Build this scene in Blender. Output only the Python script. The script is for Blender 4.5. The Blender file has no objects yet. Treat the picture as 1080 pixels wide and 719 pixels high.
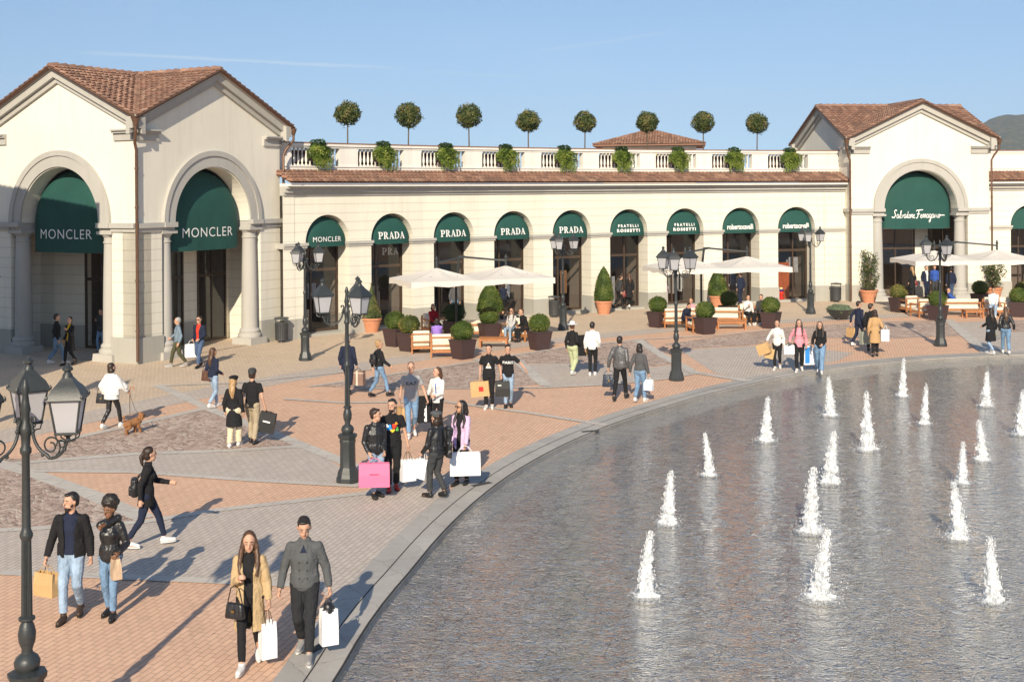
import bpy, bmesh, math, random
import numpy as np
from math import sin, cos, pi, radians, hypot, sqrt, atan2, exp
from mathutils import Vector, Matrix, noise as mnoise
random.seed(7)
RN = random.Random(11)
scene = bpy.context.scene
COL = scene.collection
# ------------------------------------------------------------------ camera model
F = 1267.0; CAMH = 6.05; ROLL = radians(0.4); HY = 203.0
def g(px, py, z=0.0):
    """ground position seen at a photo pixel (for measuring the place)"""
    dx = px-540; dy = HY-py
    x = dx*cos(ROLL)+dy*sin(ROLL); y = -dx*sin(ROLL)+dy*cos(ROLL)
    Z = (CAMH-z)*F/(-y)
    return Vector((x*Z/F, Z, z))
# ------------------------------------------------------------------ mesh builder
class MB:
    def __init__(s):
        s.v=[]; s.f=[]; s.m=[]; s.r=[]; s.M=Matrix.Identity(4); s.rv=0.5
    def add(s, vs, fs, mi=0):
        b=len(s.v); M=s.M
        for p in vs: s.v.append(tuple(M@Vector(p)))
        for f in fs:
            s.f.append(tuple(b+i for i in f)); s.m.append(mi); s.r.append(s.rv)
    def quad(s,a,b,c,d,mi=0): s.add([a,b,c,d],[(0,1,2,3)],mi)
    def poly(s,pts,mi=0): s.add(pts,[tuple(range(len(pts)))],mi)
    def box(s,x0,x1,y0,y1,z0,z1,mi=0,tx=0,ty=0):
        # tx,ty shrink of the top
        v=[(x0,y0,z0),(x1,y0,z0),(x1,y1,z0),(x0,y1,z0),(x0+tx,y0+ty,z1),(x1-tx,y0+ty,z1),(x1-tx,y1-ty,z1),(x0+tx,y1-ty,z1)]
        s.add(v,[(0,3,2,1),(4,5,6,7),(0,1,5,4),(1,2,6,5),(2,3,7,6),(3,0,4,7)],mi)
    def obox(s,c,ax,ay,az,mi=0):
        c=Vector(c);ax=Vector(ax);ay=Vector(ay);az=Vector(az)
        v=[c+i*ax+j*ay+k*az for k in(-1,1) for j in(-1,1) for i in(-1,1)]
        s.add(v,[(0,2,3,1),(4,5,7,6),(0,1,5,4),(1,3,7,5),(3,2,6,7),(2,0,4,6)],mi)
    def lathe(s,prof,n=16,mi=0,c=(0,0,0),ph=0,caps=True,sx=1,sy=1):
        vs=[];fs=[]
        for r,z in prof:
            for i in range(n):
                a=2*pi*i/n+ph; vs.append((c[0]+sx*r*cos(a),c[1]+sy*r*sin(a),c[2]+z))
        for k in range(len(prof)-1):
            for i in range(n):
                j=(i+1)%n; fs.append((k*n+i,k*n+j,(k+1)*n+j,(k+1)*n+i))
        if caps:
            fs.append(tuple(range(n-1,-1,-1))); fs.append(tuple((len(prof)-1)*n+i for i in range(n)))
        s.add(vs,fs,mi)
    def tube(s,pts,rad,n=8,mi=0,side=None,k=1.0,round_=False):
        pts=[Vector(p) for p in pts]
        if not isinstance(rad,(list,tuple)): rad=[rad]*len(pts)
        if round_:
            P=[];R=[]
            d0=(pts[1]-pts[0]).normalized(); d1=(pts[-1]-pts[-2]).normalized()
            for a in (88,60,30): P.append(pts[0]-d0*rad[0]*sin(radians(a))); R.append(rad[0]*cos(radians(a)))
            P+=pts;R+=list(rad)
            for a in (30,60,88): P.append(pts[-1]+d1*rad[-1]*sin(radians(a))); R.append(rad[-1]*cos(radians(a)))
            dirs=[d0]*3
            for i in range(len(pts)):
                a=pts[max(i-1,0)];b=pts[min(i+1,len(pts)-1)];dirs.append((b-a).normalized())
            dirs+=[d1]*3; pts=P;rad=R
        else:
            dirs=[(pts[min(i+1,len(pts)-1)]-pts[max(i-1,0)]).normalized() for i in range(len(pts))]
        sd=Vector(side) if side else None
        if sd is None:
            sd=Vector((1,0,0)) if abs(dirs[0].x)<.8 else Vector((0,1,0))
        vs=[];fs=[]
        for p,r,d in zip(pts,rad,dirs):
            u=(sd-d*sd.dot(d))
            if u.length<1e-4: u=d.orthogonal()
            u.normalize(); sd=u if side is None else sd; w=d.cross(u)
            for i in range(n):
                a=2*pi*i/n; vs.append(p+u*(r*k*cos(a))+w*(r*sin(a)))
        m=len(pts)
        for q in range(m-1):
            for i in range(n):
                j=(i+1)%n; fs.append((q*n+i,q*n+j,(q+1)*n+j,(q+1)*n+i))
        fs.append(tuple(range(n-1,-1,-1))); fs.append(tuple((m-1)*n+i for i in range(n)))
        s.add(vs,fs,mi)
    def ell(s,c,r,n=12,m=8,mi=0,rot=None,nz=0.0,nf=3.0):
        vs=[];fs=[]; c=Vector(c)
        if not hasattr(r,'__len__'): r=(r,r,r)
        def P(a,b):
            v=Vector((r[0]*cos(a)*sin(b),r[1]*sin(a)*sin(b),r[2]*cos(b)))
            if nz: v*=1+nz*mnoise.noise(v*nf+c*3.1)
            if rot: v=rot@v
            return c+v
        vs.append(P(0,0))
        for k in range(1,m):
            for i in range(n): vs.append(P(2*pi*i/n,pi*k/m))
        vs.append(P(0,pi)); L=len(vs)-1
        for i in range(n):
            j=(i+1)%n; fs.append((0,1+i,1+j)); fs.append((L,1+(m-2)*n+j,1+(m-2)*n+i))
            for k in range(m-2): fs.append((1+k*n+i,1+(k+1)*n+i,1+(k+1)*n+j,1+k*n+j))
        s.add(vs,fs,mi)
    def mesh(s,name,mats,smooth=0):
        me=bpy.data.meshes.new(name); me.from_pydata(s.v,[],s.f)
        for m in (mats if isinstance(mats,(list,tuple)) else [mats]): me.materials.append(m)
        me.polygons.foreach_set('material_index',s.m)
        at=me.attributes.new('rnd','FLOAT','FACE'); at.data.foreach_set('value',s.r)
        if smooth:
            me.polygons.foreach_set('use_smooth',[True]*len(s.f))
            if smooth<180: me.set_sharp_from_angle(angle=radians(smooth))
        me.update(); return me
    def build(s,name,mats,parent=None,smooth=0):
        o=bpy.data.objects.new(name,s.mesh(name,mats,smooth)); COL.objects.link(o); o.parent=parent
        return o
def build_split(b,name,m,parent,smooth=0):
    par=list(range(len(b.v)))
    def fd(x):
        while par[x]!=x: par[x]=par[par[x]]; x=par[x]
        return x
    for f in b.f:
        for q in f[1:]: par[fd(q)]=fd(f[0])
    grp={}
    for k,f in enumerate(b.f): grp.setdefault(fd(f[0]),[]).append(k)
    for r_,ks in grp.items():
        n=MB(); mp={}
        for k in ks:
            ids=[]
            for q in b.f[k]:
                if q not in mp: mp[q]=len(n.v); n.v.append(b.v[q])
                ids.append(mp[q])
            n.f.append(tuple(ids)); n.m.append(b.m[k]); n.r.append(b.r[k])
        n.build(name,m,parent,smooth)
def tag(o,label=None,cat=None,group=None,kind=None):
    if label: o['label']=label
    if cat: o['category']=cat
    if group: o['group']=group
    if kind: o['kind']=kind
    return o
def thing(name,label,cat,loc=(0,0,0),rz=0,group=None):
    o=bpy.data.objects.new(name,None); COL.objects.link(o); o.empty_display_size=.3
    o.location=loc; o.rotation_euler=(0,0,rz); tag(o,label,cat,group); return o
def dup(root,loc,rz=None,label=None,scale=None):
    def cp(o,par):
        c=o.copy(); COL.objects.link(c); c.parent=par
        for ch in KIDS.get(o.name) or [x for x in o.children]: cp(ch,c)
        return c
    r=cp(root,None); r.location=loc
    if rz is not None: r.rotation_euler=(0,0,rz)
    if label: r['label']=label
    if scale: r.scale=scale
    return r
KIDS={}
def relabel(r,label): r['label']=label; return r
# ------------------------------------------------------------------ materials
def newmat(name):
    m=bpy.data.materials.new(name); m.use_nodes=True; nt=m.node_tree
    b=nt.nodes['Principled BSDF']; return m,nt,b
def N(nt,t,**k):
    n=nt.nodes.new(t)
    for a,v in k.items():
        if a in n.inputs.keys() if not hasattr(n,a) else False: n.inputs[a].default_value=v
        else: setattr(n,a,v)
    return n
def mathn(nt,op,a,b=None,c=None):
    n=nt.nodes.new('ShaderNodeMath'); n.operation=op
    for i,x in enumerate((a,b,c)):
        if x is None: continue
        if isinstance(x,(int,float)): n.inputs[i].default_value=x
        else: nt.links.new(x,n.inputs[i])
    return n.outputs[0]
def mixc(nt,fac,a,b,bt='MIX'):
    n=nt.nodes.new('ShaderNodeMix'); n.data_type='RGBA'; n.blend_type=bt
    for i,x in ((0,fac),(6,a),(7,b)):
        if isinstance(x,(int,float)): n.inputs[i].default_value=x
        elif isinstance(x,(tuple,list)): n.inputs[i].default_value=(*x[:3],1)
        else: nt.links.new(x,n.inputs[i])
    return n.outputs[2]
def ramp(nt,fac,stops):
    n=nt.nodes.new('ShaderNodeValToRGB'); e=n.color_ramp.elements
    while len(e)<len(stops): e.new(0.5)
    for i,(p,c) in enumerate(stops): e[i].position=p; e[i].color=(*c,1)
    nt.links.new(fac,n.inputs[0]); return n.outputs[0]
def noisen(nt,vec,scale,detail=3,rough=.5,dist=0):
    n=nt.nodes.new('ShaderNodeTexNoise'); n.inputs['Scale'].default_value=scale; n.inputs['Detail'].default_value=detail
    n.inputs['Roughness'].default_value=rough; n.inputs['Distortion'].default_value=dist
    if vec is not None: nt.links.new(vec,n.inputs['Vector'])
    return n.outputs[0]
def bumpn(nt,h,strength,dist,b,normal=None):
    n=nt.nodes.new('ShaderNodeBump'); n.inputs['Strength'].default_value=strength; n.inputs['Distance'].default_value=dist
    nt.links.new(h,n.inputs['Height'])
    if normal: nt.links.new(normal,n.inputs['Normal'])
    if b is not None: nt.links.new(n.outputs[0],b.inputs['Normal'])
    return n.outputs[0]
def objco(nt):
    return nt.nodes.new('ShaderNodeTexCoord').outputs['Object']
def worldpos(nt):
    return nt.nodes.new('ShaderNodeNewGeometry').outputs['Position']
def mapping(nt,vec,rot=(0,0,0),scale=(1,1,1),loc=(0,0,0)):
    n=nt.nodes.new('ShaderNodeMapping'); n.inputs['Rotation'].default_value=rot; n.inputs['Scale'].default_value=scale; n.inputs['Location'].default_value=loc
    nt.links.new(vec,n.inputs['Vector']); return n.outputs[0]
MC={}
def mat(name,col,rough=.7,var=.12,scale=6,bump=.0,bs=40,metal=0,spec=.5,sub=0,dist=.02):
    if name in MC: return MC[name]
    m,nt,b=newmat(name); oc=objco(nt)
    n=noisen(nt,oc,scale,4,.6)
    c0=tuple(max(0,x*(1-var)) for x in col); c1=tuple(min(1,x*(1+var)) for x in col)
    nt.links.new(ramp(nt,n,[(.3,c0),(.7,c1)]),b.inputs['Base Color'])
    b.inputs['Roughness'].default_value=rough; b.inputs['Metallic'].default_value=metal
    b.inputs['Specular IOR Level'].default_value=spec
    if bump: bumpn(nt,noisen(nt,oc,bs,4,.6),bump,dist,b)
    MC[name]=m; return m
def cloth(name,col,rough=.9,var=.10):   # soft folds in the bump
    if name in MC: return MC[name]
    m,nt,b=newmat(name); oc=objco(nt)
    mp=mapping(nt,oc,scale=(1,1,.45))
    n=noisen(nt,mp,9,3,.55,.6)
    f=noisen(nt,oc,60,2)
    c0=tuple(x*(1-var) for x in col); c1=tuple(min(1,x*(1+var)) for x in col)
    nt.links.new(ramp(nt,f,[(.3,c0),(.7,c1)]),b.inputs['Base Color'])
    b.inputs['Roughness'].default_value=rough; b.inputs['Specular IOR Level'].default_value=.25
    bumpn(nt,n,.8,.05,b); MC[name]=m; return m
def leather(name,col): 
    if name in MC: return MC[name]
    m=cloth(name,col,.38,.1); m.node_tree.nodes['Principled BSDF'].inputs['Specular IOR Level'].default_value=.6; return m
def denim(name,col):
    if name in MC: return MC[name]
    m,nt,b=newmat(name); oc=objco(nt)
    n=noisen(nt,mapping(nt,oc,scale=(1,1,.4)),7,4,.6)
    nt.links.new(ramp(nt,n,[(.32,tuple(x*.7 for x in col)),(.68,tuple(min(1,x*1.35) for x in col))]),b.inputs['Base Color'])
    b.inputs['Roughness'].default_value=.9
    bumpn(nt,noisen(nt,mapping(nt,oc,scale=(1,1,.7)),11,3,.5,.8),.8,.04,b); MC[name]=m; return m
def leafmat(name,stops,trans=.25):
    if name in MC: return MC[name]
    m,nt,b=newmat(name); a=N(nt,'ShaderNodeAttribute',attribute_name='rnd')
    c=ramp(nt,a.outputs['Fac'],stops); nt.links.new(c,b.inputs['Base Color'])
    b.inputs['Roughness'].default_value=.55; b.inputs['Specular IOR Level'].default_value=.3
    tr=nt.nodes.new('ShaderNodeBsdfTranslucent'); nt.links.new(c,tr.inputs['Color'])
    mx=nt.nodes.new('ShaderNodeMixShader'); mx.inputs[0].default_value=trans
    nt.links.new(b.outputs[0],mx.inputs[1]); nt.links.new(tr.outputs[0],mx.inputs[2])
    nt.links.new(mx.outputs[0],nt.nodes['Material Output'].inputs[0]); MC[name]=m; return m
def wallmat(name,col,groove=0.0,z0=0.0,vj=0):
    """stucco; groove = course height of the rusticated joints"""
    m,nt,b=newmat(name); p=worldpos(nt)
    big=noisen(nt,p,.35,5,.6); fine=noisen(nt,p,14,4,.7)
    c=ramp(nt,big,[(.3,tuple(x*.93 for x in col)),(.7,tuple(min(1,x*1.04) for x in col))])
    sx=nt.nodes.new('ShaderNodeSeparateXYZ'); nt.links.new(p,sx.inputs[0])
    stain=noisen(nt,mapping(nt,p,scale=(3,3,.25)),1.2,5,.65)
    st=mathn(nt,'MULTIPLY',mathn(nt,'SUBTRACT',stain,.47),.8)
    st=mathn(nt,'MAXIMUM',st,0)
    c=mixc(nt,st,c,tuple(x*.6 for x in col))
    h=mathn(nt,'MULTIPLY',fine,.15)
    if groove:
        fr=mathn(nt,'FRACT',mathn(nt,'DIVIDE',mathn(nt,'SUBTRACT',sx.outputs[2],z0),groove))
        ln=mathn(nt,'LESS_THAN',mathn(nt,'ABSOLUTE',mathn(nt,'SUBTRACT',fr,.5)),.045)
        c=mixc(nt,mathn(nt,'MULTIPLY',ln,.38),c,tuple(x*.55 for x in col))
        h=mathn(nt,'SUBTRACT',h,ln)
    nt.links.new(c,b.inputs['Base Color']); b.inputs['Roughness'].default_value=.9; b.inputs['Specular IOR Level'].default_value=.2
    bumpn(nt,h,.5,.012,b); return m
CREAM=(.78,.70,.545)
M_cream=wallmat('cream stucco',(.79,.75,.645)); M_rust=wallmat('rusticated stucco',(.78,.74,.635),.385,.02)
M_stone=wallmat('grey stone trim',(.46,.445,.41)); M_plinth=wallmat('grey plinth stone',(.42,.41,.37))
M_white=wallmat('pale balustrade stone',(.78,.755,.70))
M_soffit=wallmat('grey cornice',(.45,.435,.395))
M_copper=mat('brown copper pipe',(.16,.09,.06),.45,.2,8,metal=.4)
M_lampiron=mat('dark grey painted iron',(.035,.04,.042),.42,.15,20,bump=.15,bs=60)
M_bag_kraft=mat('kraft paper',(.52,.33,.15),.75,.08,10,bump=.2,bs=9)
M_white_paper=mat('white paper',(.82,.82,.84),.6,.02,8,bump=.2,bs=7)
M_wood=mat('oiled teak',(.42,.17,.06),.5,.25,14,bump=.1,bs=50)
M_cushion=mat('cream cushion fabric',(.80,.73,.60),.9,.04,8,bump=.4,bs=6)
M_rattan=mat('brown planter',(.055,.03,.03),.6,.2,30,bump=.3,bs=80)
M_terra=mat('terracotta',(.55,.24,.13),.8,.12,8,bump=.15,bs=30)
M_canvas=mat('ecru canvas',(.70,.65,.585),.85,.03,5,bump=.15,bs=5)
M_black=mat('black plastic',(.02,.02,.022),.5,.1,10)
M_frame=mat('dark bronze frame',(.065,.042,.028),.4,.15,10)
M_dfloor=mat('shop floor',(.30,.24,.18),.4,.1,3)
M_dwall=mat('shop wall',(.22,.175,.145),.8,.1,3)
M_soil=mat('soil',(.06,.04,.03),.9,.2,10)
M_bark=mat('bark',(.12,.09,.06),.9,.2,20)
M_binm=mat('galvanised dark bin',(.10,.105,.11),.45,.15,12,metal=.5)
def tilemat():
    m,nt,b=newmat('terracotta roof tiles'); a=N(nt,'ShaderNodeAttribute',attribute_name='rnd')
    c=ramp(nt,a.outputs['Fac'],[(0,(.19,.105,.075)),(.25,(.24,.13,.09)),(.55,(.29,.155,.105)),(.8,(.33,.185,.125)),(1,(.40,.25,.175))])
    p=worldpos(nt); n=noisen(nt,p,1.3,5,.6)
    c=mixc(nt,mathn(nt,'MULTIPLY',mathn(nt,'MAXIMUM',mathn(nt,'SUBTRACT',n,.45),0),1.6),c,(.13,.10,.08))
    nt.links.new(c,b.inputs['Base Color']); b.inputs['Roughness'].default_value=.9
    bumpn(nt,noisen(nt,p,30,4,.7),.3,.01,b); return m
M_tile=tilemat()
def awnmat():
    m,nt,b=newmat('green awning canvas'); p=worldpos(nt)
    n=noisen(nt,p,1.1,4,.6); c=ramp(nt,n,[(.3,(.014,.066,.055)),(.7,(.019,.083,.069))])
    nt.links.new(c,b.inputs['Base Color']); b.inputs['Roughness'].default_value=.75; b.inputs['Specular IOR Level'].default_value=.3
    bumpn(nt,noisen(nt,mapping(nt,p,scale=(1,1,.4)),2.2,3,.5),.35,.05,b); return m
M_awn=awnmat()
M_sign=mat('white sign lettering',(.85,.85,.83),.6,.01)
def glassmat(name,tint,rough=.02,frost=0):
    m=bpy.data.materials.new(name); m.use_nodes=True; nt=m.node_tree; nt.nodes.clear()
    o=nt.nodes.new('ShaderNodeOutputMaterial'); t=nt.nodes.new('ShaderNodeBsdfTransparent'); t.inputs[0].default_value=(*tint,1)
    gl=nt.nodes.new('ShaderNodeBsdfGlossy'); gl.inputs['Roughness'].default_value=rough; gl.inputs[0].default_value=(.9,.93,.95,1)
    fr=nt.nodes.new('ShaderNodeLayerWeight'); fr.inputs['Blend'].default_value=.5
    fw=mathn(nt,'ADD',.06,mathn(nt,'MULTIPLY',.92,mathn(nt,'POWER',fr.outputs['Facing'],5)))
    mx=nt.nodes.new('ShaderNodeMixShader'); nt.links.new(fw,mx.inputs[0]); nt.links.new(t.outputs[0],mx.inputs[1]); nt.links.new(gl.outputs[0],mx.inputs[2])
    out=mx.outputs[0]
    if frost:
        d=nt.nodes.new('ShaderNodeBsdfDiffuse'); d.inputs[0].default_value=(.8,.8,.83,1)
        tl=nt.nodes.new('ShaderNodeBsdfTranslucent'); tl.inputs[0].default_value=(.8,.8,.83,1)
        m1=nt.nodes.new('ShaderNodeMixShader'); m1.inputs[0].default_value=.5; nt.links.new(d.outputs[0],m1.inputs[1]); nt.links.new(tl.outputs[0],m1.inputs[2])
        m2=nt.nodes.new('ShaderNodeMixShader'); m2.inputs[0].default_value=frost; nt.links.new(out,m2.inputs[1]); nt.links.new(m1.outputs[0],m2.inputs[2]); out=m2.outputs[0]
    nt.links.new(out,o.inputs[0]); return m
M_glass=glassmat('shop glass',(.80,.80,.80)); M_frost=glassmat('frosted lantern glass',(.85,.85,.88),.1,.9)
# ---- paving
def brickmat(name,c1,c2,mort,bw,bh,ang,ms=.012,off=.5,large=.25,bump=.6):
    m,nt,b=newmat(name); p=worldpos(nt)
    wob=nt.nodes.new('ShaderNodeVectorMath'); wob.operation='SCALE'
    nz=nt.nodes.new('ShaderNodeTexNoise'); nz.inputs['Scale'].default_value=4; nt.links.new(p,nz.inputs['Vector'])
    nt.links.new(nz.outputs['Color'],wob.inputs[0]); wob.inputs['Scale'].default_value=bh*.25
    ad=nt.nodes.new('ShaderNodeVectorMath'); ad.operation='ADD'; nt.links.new(p,ad.inputs[0]); nt.links.new(wob.outputs[0],ad.inputs[1])
    v=mapping(nt,ad.outputs[0],rot=(0,0,radians(ang)))
    br=nt.nodes.new('ShaderNodeTexBrick'); nt.links.new(v,br.inputs['Vector'])
    br.inputs['Scale'].default_value=1; br.inputs['Brick Width'].default_value=bw; br.inputs['Row Height'].default_value=bh
    br.inputs['Mortar Size'].default_value=ms; br.inputs['Mortar Smooth'].default_value=.15; br.offset=off
    br.inputs['Color1'].default_value=(*c1,1); br.inputs['Color2'].default_value=(*c2,1); br.inputs['Mortar'].default_value=(*mort,1)
    n=noisen(nt,p,.45,6,.65); c=mixc(nt,large,br.outputs['Color'],ramp(nt,n,[(.3,(.45,.42,.40)),(.7,(1,1,1))]),'MULTIPLY')
    n2=noisen(nt,p,6,4,.7); c=mixc(nt,.25,c,ramp(nt,n2,[(.3,(.6,.58,.56)),(.7,(1,1,1))]),'MULTIPLY')
    sp=nt.nodes.new('ShaderNodeTexVoronoi'); sp.inputs['Scale'].default_value=1.9; nt.links.new(p,sp.inputs['Vector'])
    c=mixc(nt,mathn(nt,'MULTIPLY',mathn(nt,'LESS_THAN',sp.outputs['Distance'],.045),.45),c,(.12,.10,.09))
    sm=noisen(nt,mapping(nt,p,scale=(1,.6,1),loc=(3,9,0)),1.6,6,.75); c=mixc(nt,mathn(nt,'MULTIPLY',mathn(nt,'MAXIMUM',mathn(nt,'SUBTRACT',sm,.56),0),2.6),c,tuple(x*.45 for x in c1))
    nt.links.new(c,b.inputs['Base Color']); b.inputs['Roughness'].default_value=.8; b.inputs['Specular IOR Level'].default_value=.3
    h=mathn(nt,'ADD',mathn(nt,'MULTIPLY',br.outputs['Fac'],-1),mathn(nt,'MULTIPLY',noisen(nt,p,25,3),.25))
    bumpn(nt,h,bump,.012,b); return m
M_pink=brickmat('salmon brick paving',(.86,.56,.385),(.78,.50,.345),(.52,.33,.235),.26,.10,-75,.008,large=.16,bump=.4)
M_greyb=brickmat('grey brick paving',(.66,.575,.50),(.59,.515,.45),(.38,.32,.28),.26,.10,-75,.008,large=.16,bump=.4)
M_buff=brickmat('buff stone paving',(.78,.62,.46),(.70,.555,.41),(.50,.39,.29),.16,.11,20,.008,large=.2,bump=.4)
M_slab=brickmat('pale stone band',(.66,.61,.545),(.60,.555,.50),(.42,.38,.34),.9,.6,15,.01,bump=.2)
M_cope=brickmat('coping slabs',(.54,.51,.47),(.46,.44,.41),(.31,.29,.27),1.4,.9,60,.006,large=.35,bump=.2)
def cobmat():
    m,nt,b=newmat('porphyry cobbles'); p=worldpos(nt)
    # fans: cells pushed along overlapping arcs
    sx=nt.nodes.new('ShaderNodeSeparateXYZ'); nt.links.new(p,sx.inputs[0])
    wv=mathn(nt,'MULTIPLY',mathn(nt,'ABSOLUTE',mathn(nt,'SINE',mathn(nt,'MULTIPLY',sx.outputs[0],2.6))),.45)
    cx=nt.nodes.new('ShaderNodeCombineXYZ'); nt.links.new(sx.outputs[0],cx.inputs[0]); nt.links.new(mathn(nt,'ADD',sx.outputs[1],wv),cx.inputs[1])
    v=nt.nodes.new('ShaderNodeTexVoronoi'); v.feature='F1'; v.inputs['Scale'].default_value=8.5; v.inputs['Randomness'].default_value=.55; nt.links.new(cx.outputs[0],v.inputs['Vector'])
    e=nt.nodes.new('ShaderNodeTexVoronoi'); e.feature='DISTANCE_TO_EDGE'; e.inputs['Scale'].default_value=8.5; e.inputs['Randomness'].default_value=.55; nt.links.new(cx.outputs[0],e.inputs['Vector'])
    sc=nt.nodes.new('ShaderNodeSeparateColor'); nt.links.new(v.outputs['Color'],sc.inputs[0])
    c=ramp(nt,sc.outputs[0],[(0,(.28,.185,.145)),(.4,(.42,.29,.23)),(.75,(.52,.38,.305)),(1,(.62,.50,.41))])
    jt=mathn(nt,'LESS_THAN',e.outputs['Distance'],.055)
    n3=noisen(nt,p,1.2,4,.6)
    jc=ramp(nt,n3,[(.35,(.38,.31,.255)),(.65,(.72,.62,.52))])
    c=mixc(nt,mathn(nt,'MULTIPLY',jt,.8),c,jc)
    nt.links.new(c,b.inputs['Base Color']); b.inputs['Roughness'].default_value=.7
    h=mathn(nt,'MINIMUM',mathn(nt,'MULTIPLY',e.outputs['Distance'],4),.8)
    bumpn(nt,h,.6,.02,b); return m
M_cob=cobmat()
SUNAZ=radians(7); SUNEL=radians(27.5); SUNS=5.0; SKYS=.11; EXPO=0.26; HAZE=True
# ------------------------------------------------------------------ ground, paving, pool
PC=Vector((28.5,15.4,0))
_pts=[(350,719),(395,650),(440,600),(490,540),(540,500),(620,458),(700,430),(780,408),(870,390),(980,378),(1080,374)]
_pa=[]
for q in _pts:
    w=g(*q)-PC; _pa.append((atan2(w.y,-w.x),w.length))
_pa.sort()
def rpool(a):
    # a: angle measured from -X towards +Y
    if a<=_pa[0][0]:
        t=min(1,(_pa[0][0]-a)/.6); return _pa[0][1]*(1-t)+30.5*t
    if a>=_pa[-1][0]:
        t=min(1,(a-_pa[-1][0])/.6); return _pa[-1][1]*(1-t)+30.5*t
    # gaussian smoothed interpolation
    s=w=0
    for x,r in _pa:
        k=exp(-((a-x)/.11)**2)+1e-9; s+=k*r; w+=k
    # plus linear interpolation for stability
    for (x0,r0),(x1,r1) in zip(_pa,_pa[1:]):
        if x0<=a<=x1: lin=r0+(r1-r0)*(a-x0)/(x1-x0)
    return .5*s/w+.5*lin
def pp(a,dr,z=0): 
    r=rpool(a)+dr; return (PC.x-cos(a)*r,PC.y+sin(a)*r,z)
NA=256; AN=[-pi+2*pi*i/NA for i in range(NA+1)]
def ring(name,d0,d1,z,m,kind='structure',a0=-pi,a1=pi,n=256):
    b=MB(); A=[a0+(a1-a0)*i/n for i in range(n+1)]
    for x,y in zip(A,A[1:]): b.quad(pp(x,d0,z),pp(x,d1,z),pp(y,d1,z),pp(y,d0,z))
    o=b.build(name,m); o['kind']=kind; return o
b=MB(); b.quad((-1900,-850,-.4),(2500,-850,-.4),(2500,3250,-.4),(-1900,3250,-.4))
o=b.build('ground',mat('distant ground',(.16,.17,.09),.95,.2,.01)); o['kind']='structure'
# plaza ring outside the pool
b=MB()
for x,y in zip(AN,AN[1:]):
    for d0,d1 in ((.78,6),(6,20),(20,60),(60,110)):
        b.quad(pp(x,d0),pp(x,d1),pp(y,d1),pp(y,d0))
o=b.build('plaza_pavement',M_pink); o['kind']='structure'
b=MB()
for x,y in zip(AN,AN[1:]):
    b.quad(pp(x,0,0.01),pp(x,.78,0.01),pp(y,.78,0.01),pp(y,0,0.01))
    b.quad(pp(x,0,-.3),pp(x,0,.01),pp(y,0,.01),pp(y,0,-.3))
o=b.build('pool_coping',M_cope); o['kind']='structure'
# thin open joint between the two rows of coping slabs and beside the water
gapm=mat('dark joint',(.03,.03,.03),.9)
ring('coping_joint',.375,.395,.014,gapm); ring('drain_slot',.0,.035,.014,gapm)
# pool floor and water
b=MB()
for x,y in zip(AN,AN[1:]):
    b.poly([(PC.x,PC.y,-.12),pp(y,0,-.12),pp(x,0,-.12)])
def floormat():
    m,nt,bb=newmat('wet slate slabs'); p=worldpos(nt)
    v=mapping(nt,p,rot=(0,0,radians(15)))
    br=nt.nodes.new('ShaderNodeTexBrick'); nt.links.new(v,br.inputs['Vector']); br.inputs['Scale'].default_value=1
    br.inputs['Brick Width'].default_value=1.5; br.inputs['Row Height'].default_value=.75; br.inputs['Mortar Size'].default_value=.01
    br.inputs['Color1'].default_value=(.83,.82,.79,1); br.inputs['Color2'].default_value=(.77,.76,.73,1); br.inputs['Mortar'].default_value=(.46,.43,.39,1)
    n=noisen(nt,p,2.5,6,.7); c=mixc(nt,.6,br.outputs['Color'],ramp(nt,n,[(.3,(.45,.45,.47)),(.7,(1,.96,.9))]),'MULTIPLY')
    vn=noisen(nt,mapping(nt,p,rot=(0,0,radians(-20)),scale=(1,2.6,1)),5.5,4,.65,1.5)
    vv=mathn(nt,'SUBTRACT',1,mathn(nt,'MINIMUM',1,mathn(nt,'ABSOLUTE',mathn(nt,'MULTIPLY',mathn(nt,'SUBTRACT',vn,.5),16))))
    c=mixc(nt,mathn(nt,'MULTIPLY',vv,.45),c,(.75,.66,.5))  # golden streaks of sunlight caustics painted into the slab colour
    dk=noisen(nt,mapping(nt,p,scale=(1,1.8,1)),1.6,5,.7); c=mixc(nt,mathn(nt,'MULTIPLY',mathn(nt,'MAXIMUM',mathn(nt,'SUBTRACT',dk,.48),0),1.5),c,(.20,.20,.205))
    nt.links.new(c,bb.inputs['Base Color']); bb.inputs['Roughness'].default_value=.5
    wv_=noisen(nt,mapping(nt,p,rot=(0,0,radians(-12)),scale=(1,1.3,1)),3.4,3,.55,2.2)
    rd=mathn(nt,'SUBTRACT',1,mathn(nt,'ABSOLUTE',mathn(nt,'MULTIPLY',mathn(nt,'SUBTRACT',wv_,.5),5)))
    hh=mathn(nt,'ADD',mathn(nt,'MULTIPLY',rd,.5),mathn(nt,'MULTIPLY',noisen(nt,p,9,2,.5,.8),.2))
    bumpn(nt,hh,1.0,.09,bb); return m
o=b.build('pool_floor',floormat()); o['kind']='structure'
JETS=[(705,552,497),(681,628,562),(748,501,458),(808,465,420),(876,438,399),(915,474,416),(876,509,456),(855,560,494),(865,630,560),(952,418,379),(975,447,406),(1040,428,393),(1036,485,444),(1015,509,468),(1011,567,511),(1047,634,569),(1077,458,413)]
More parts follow.
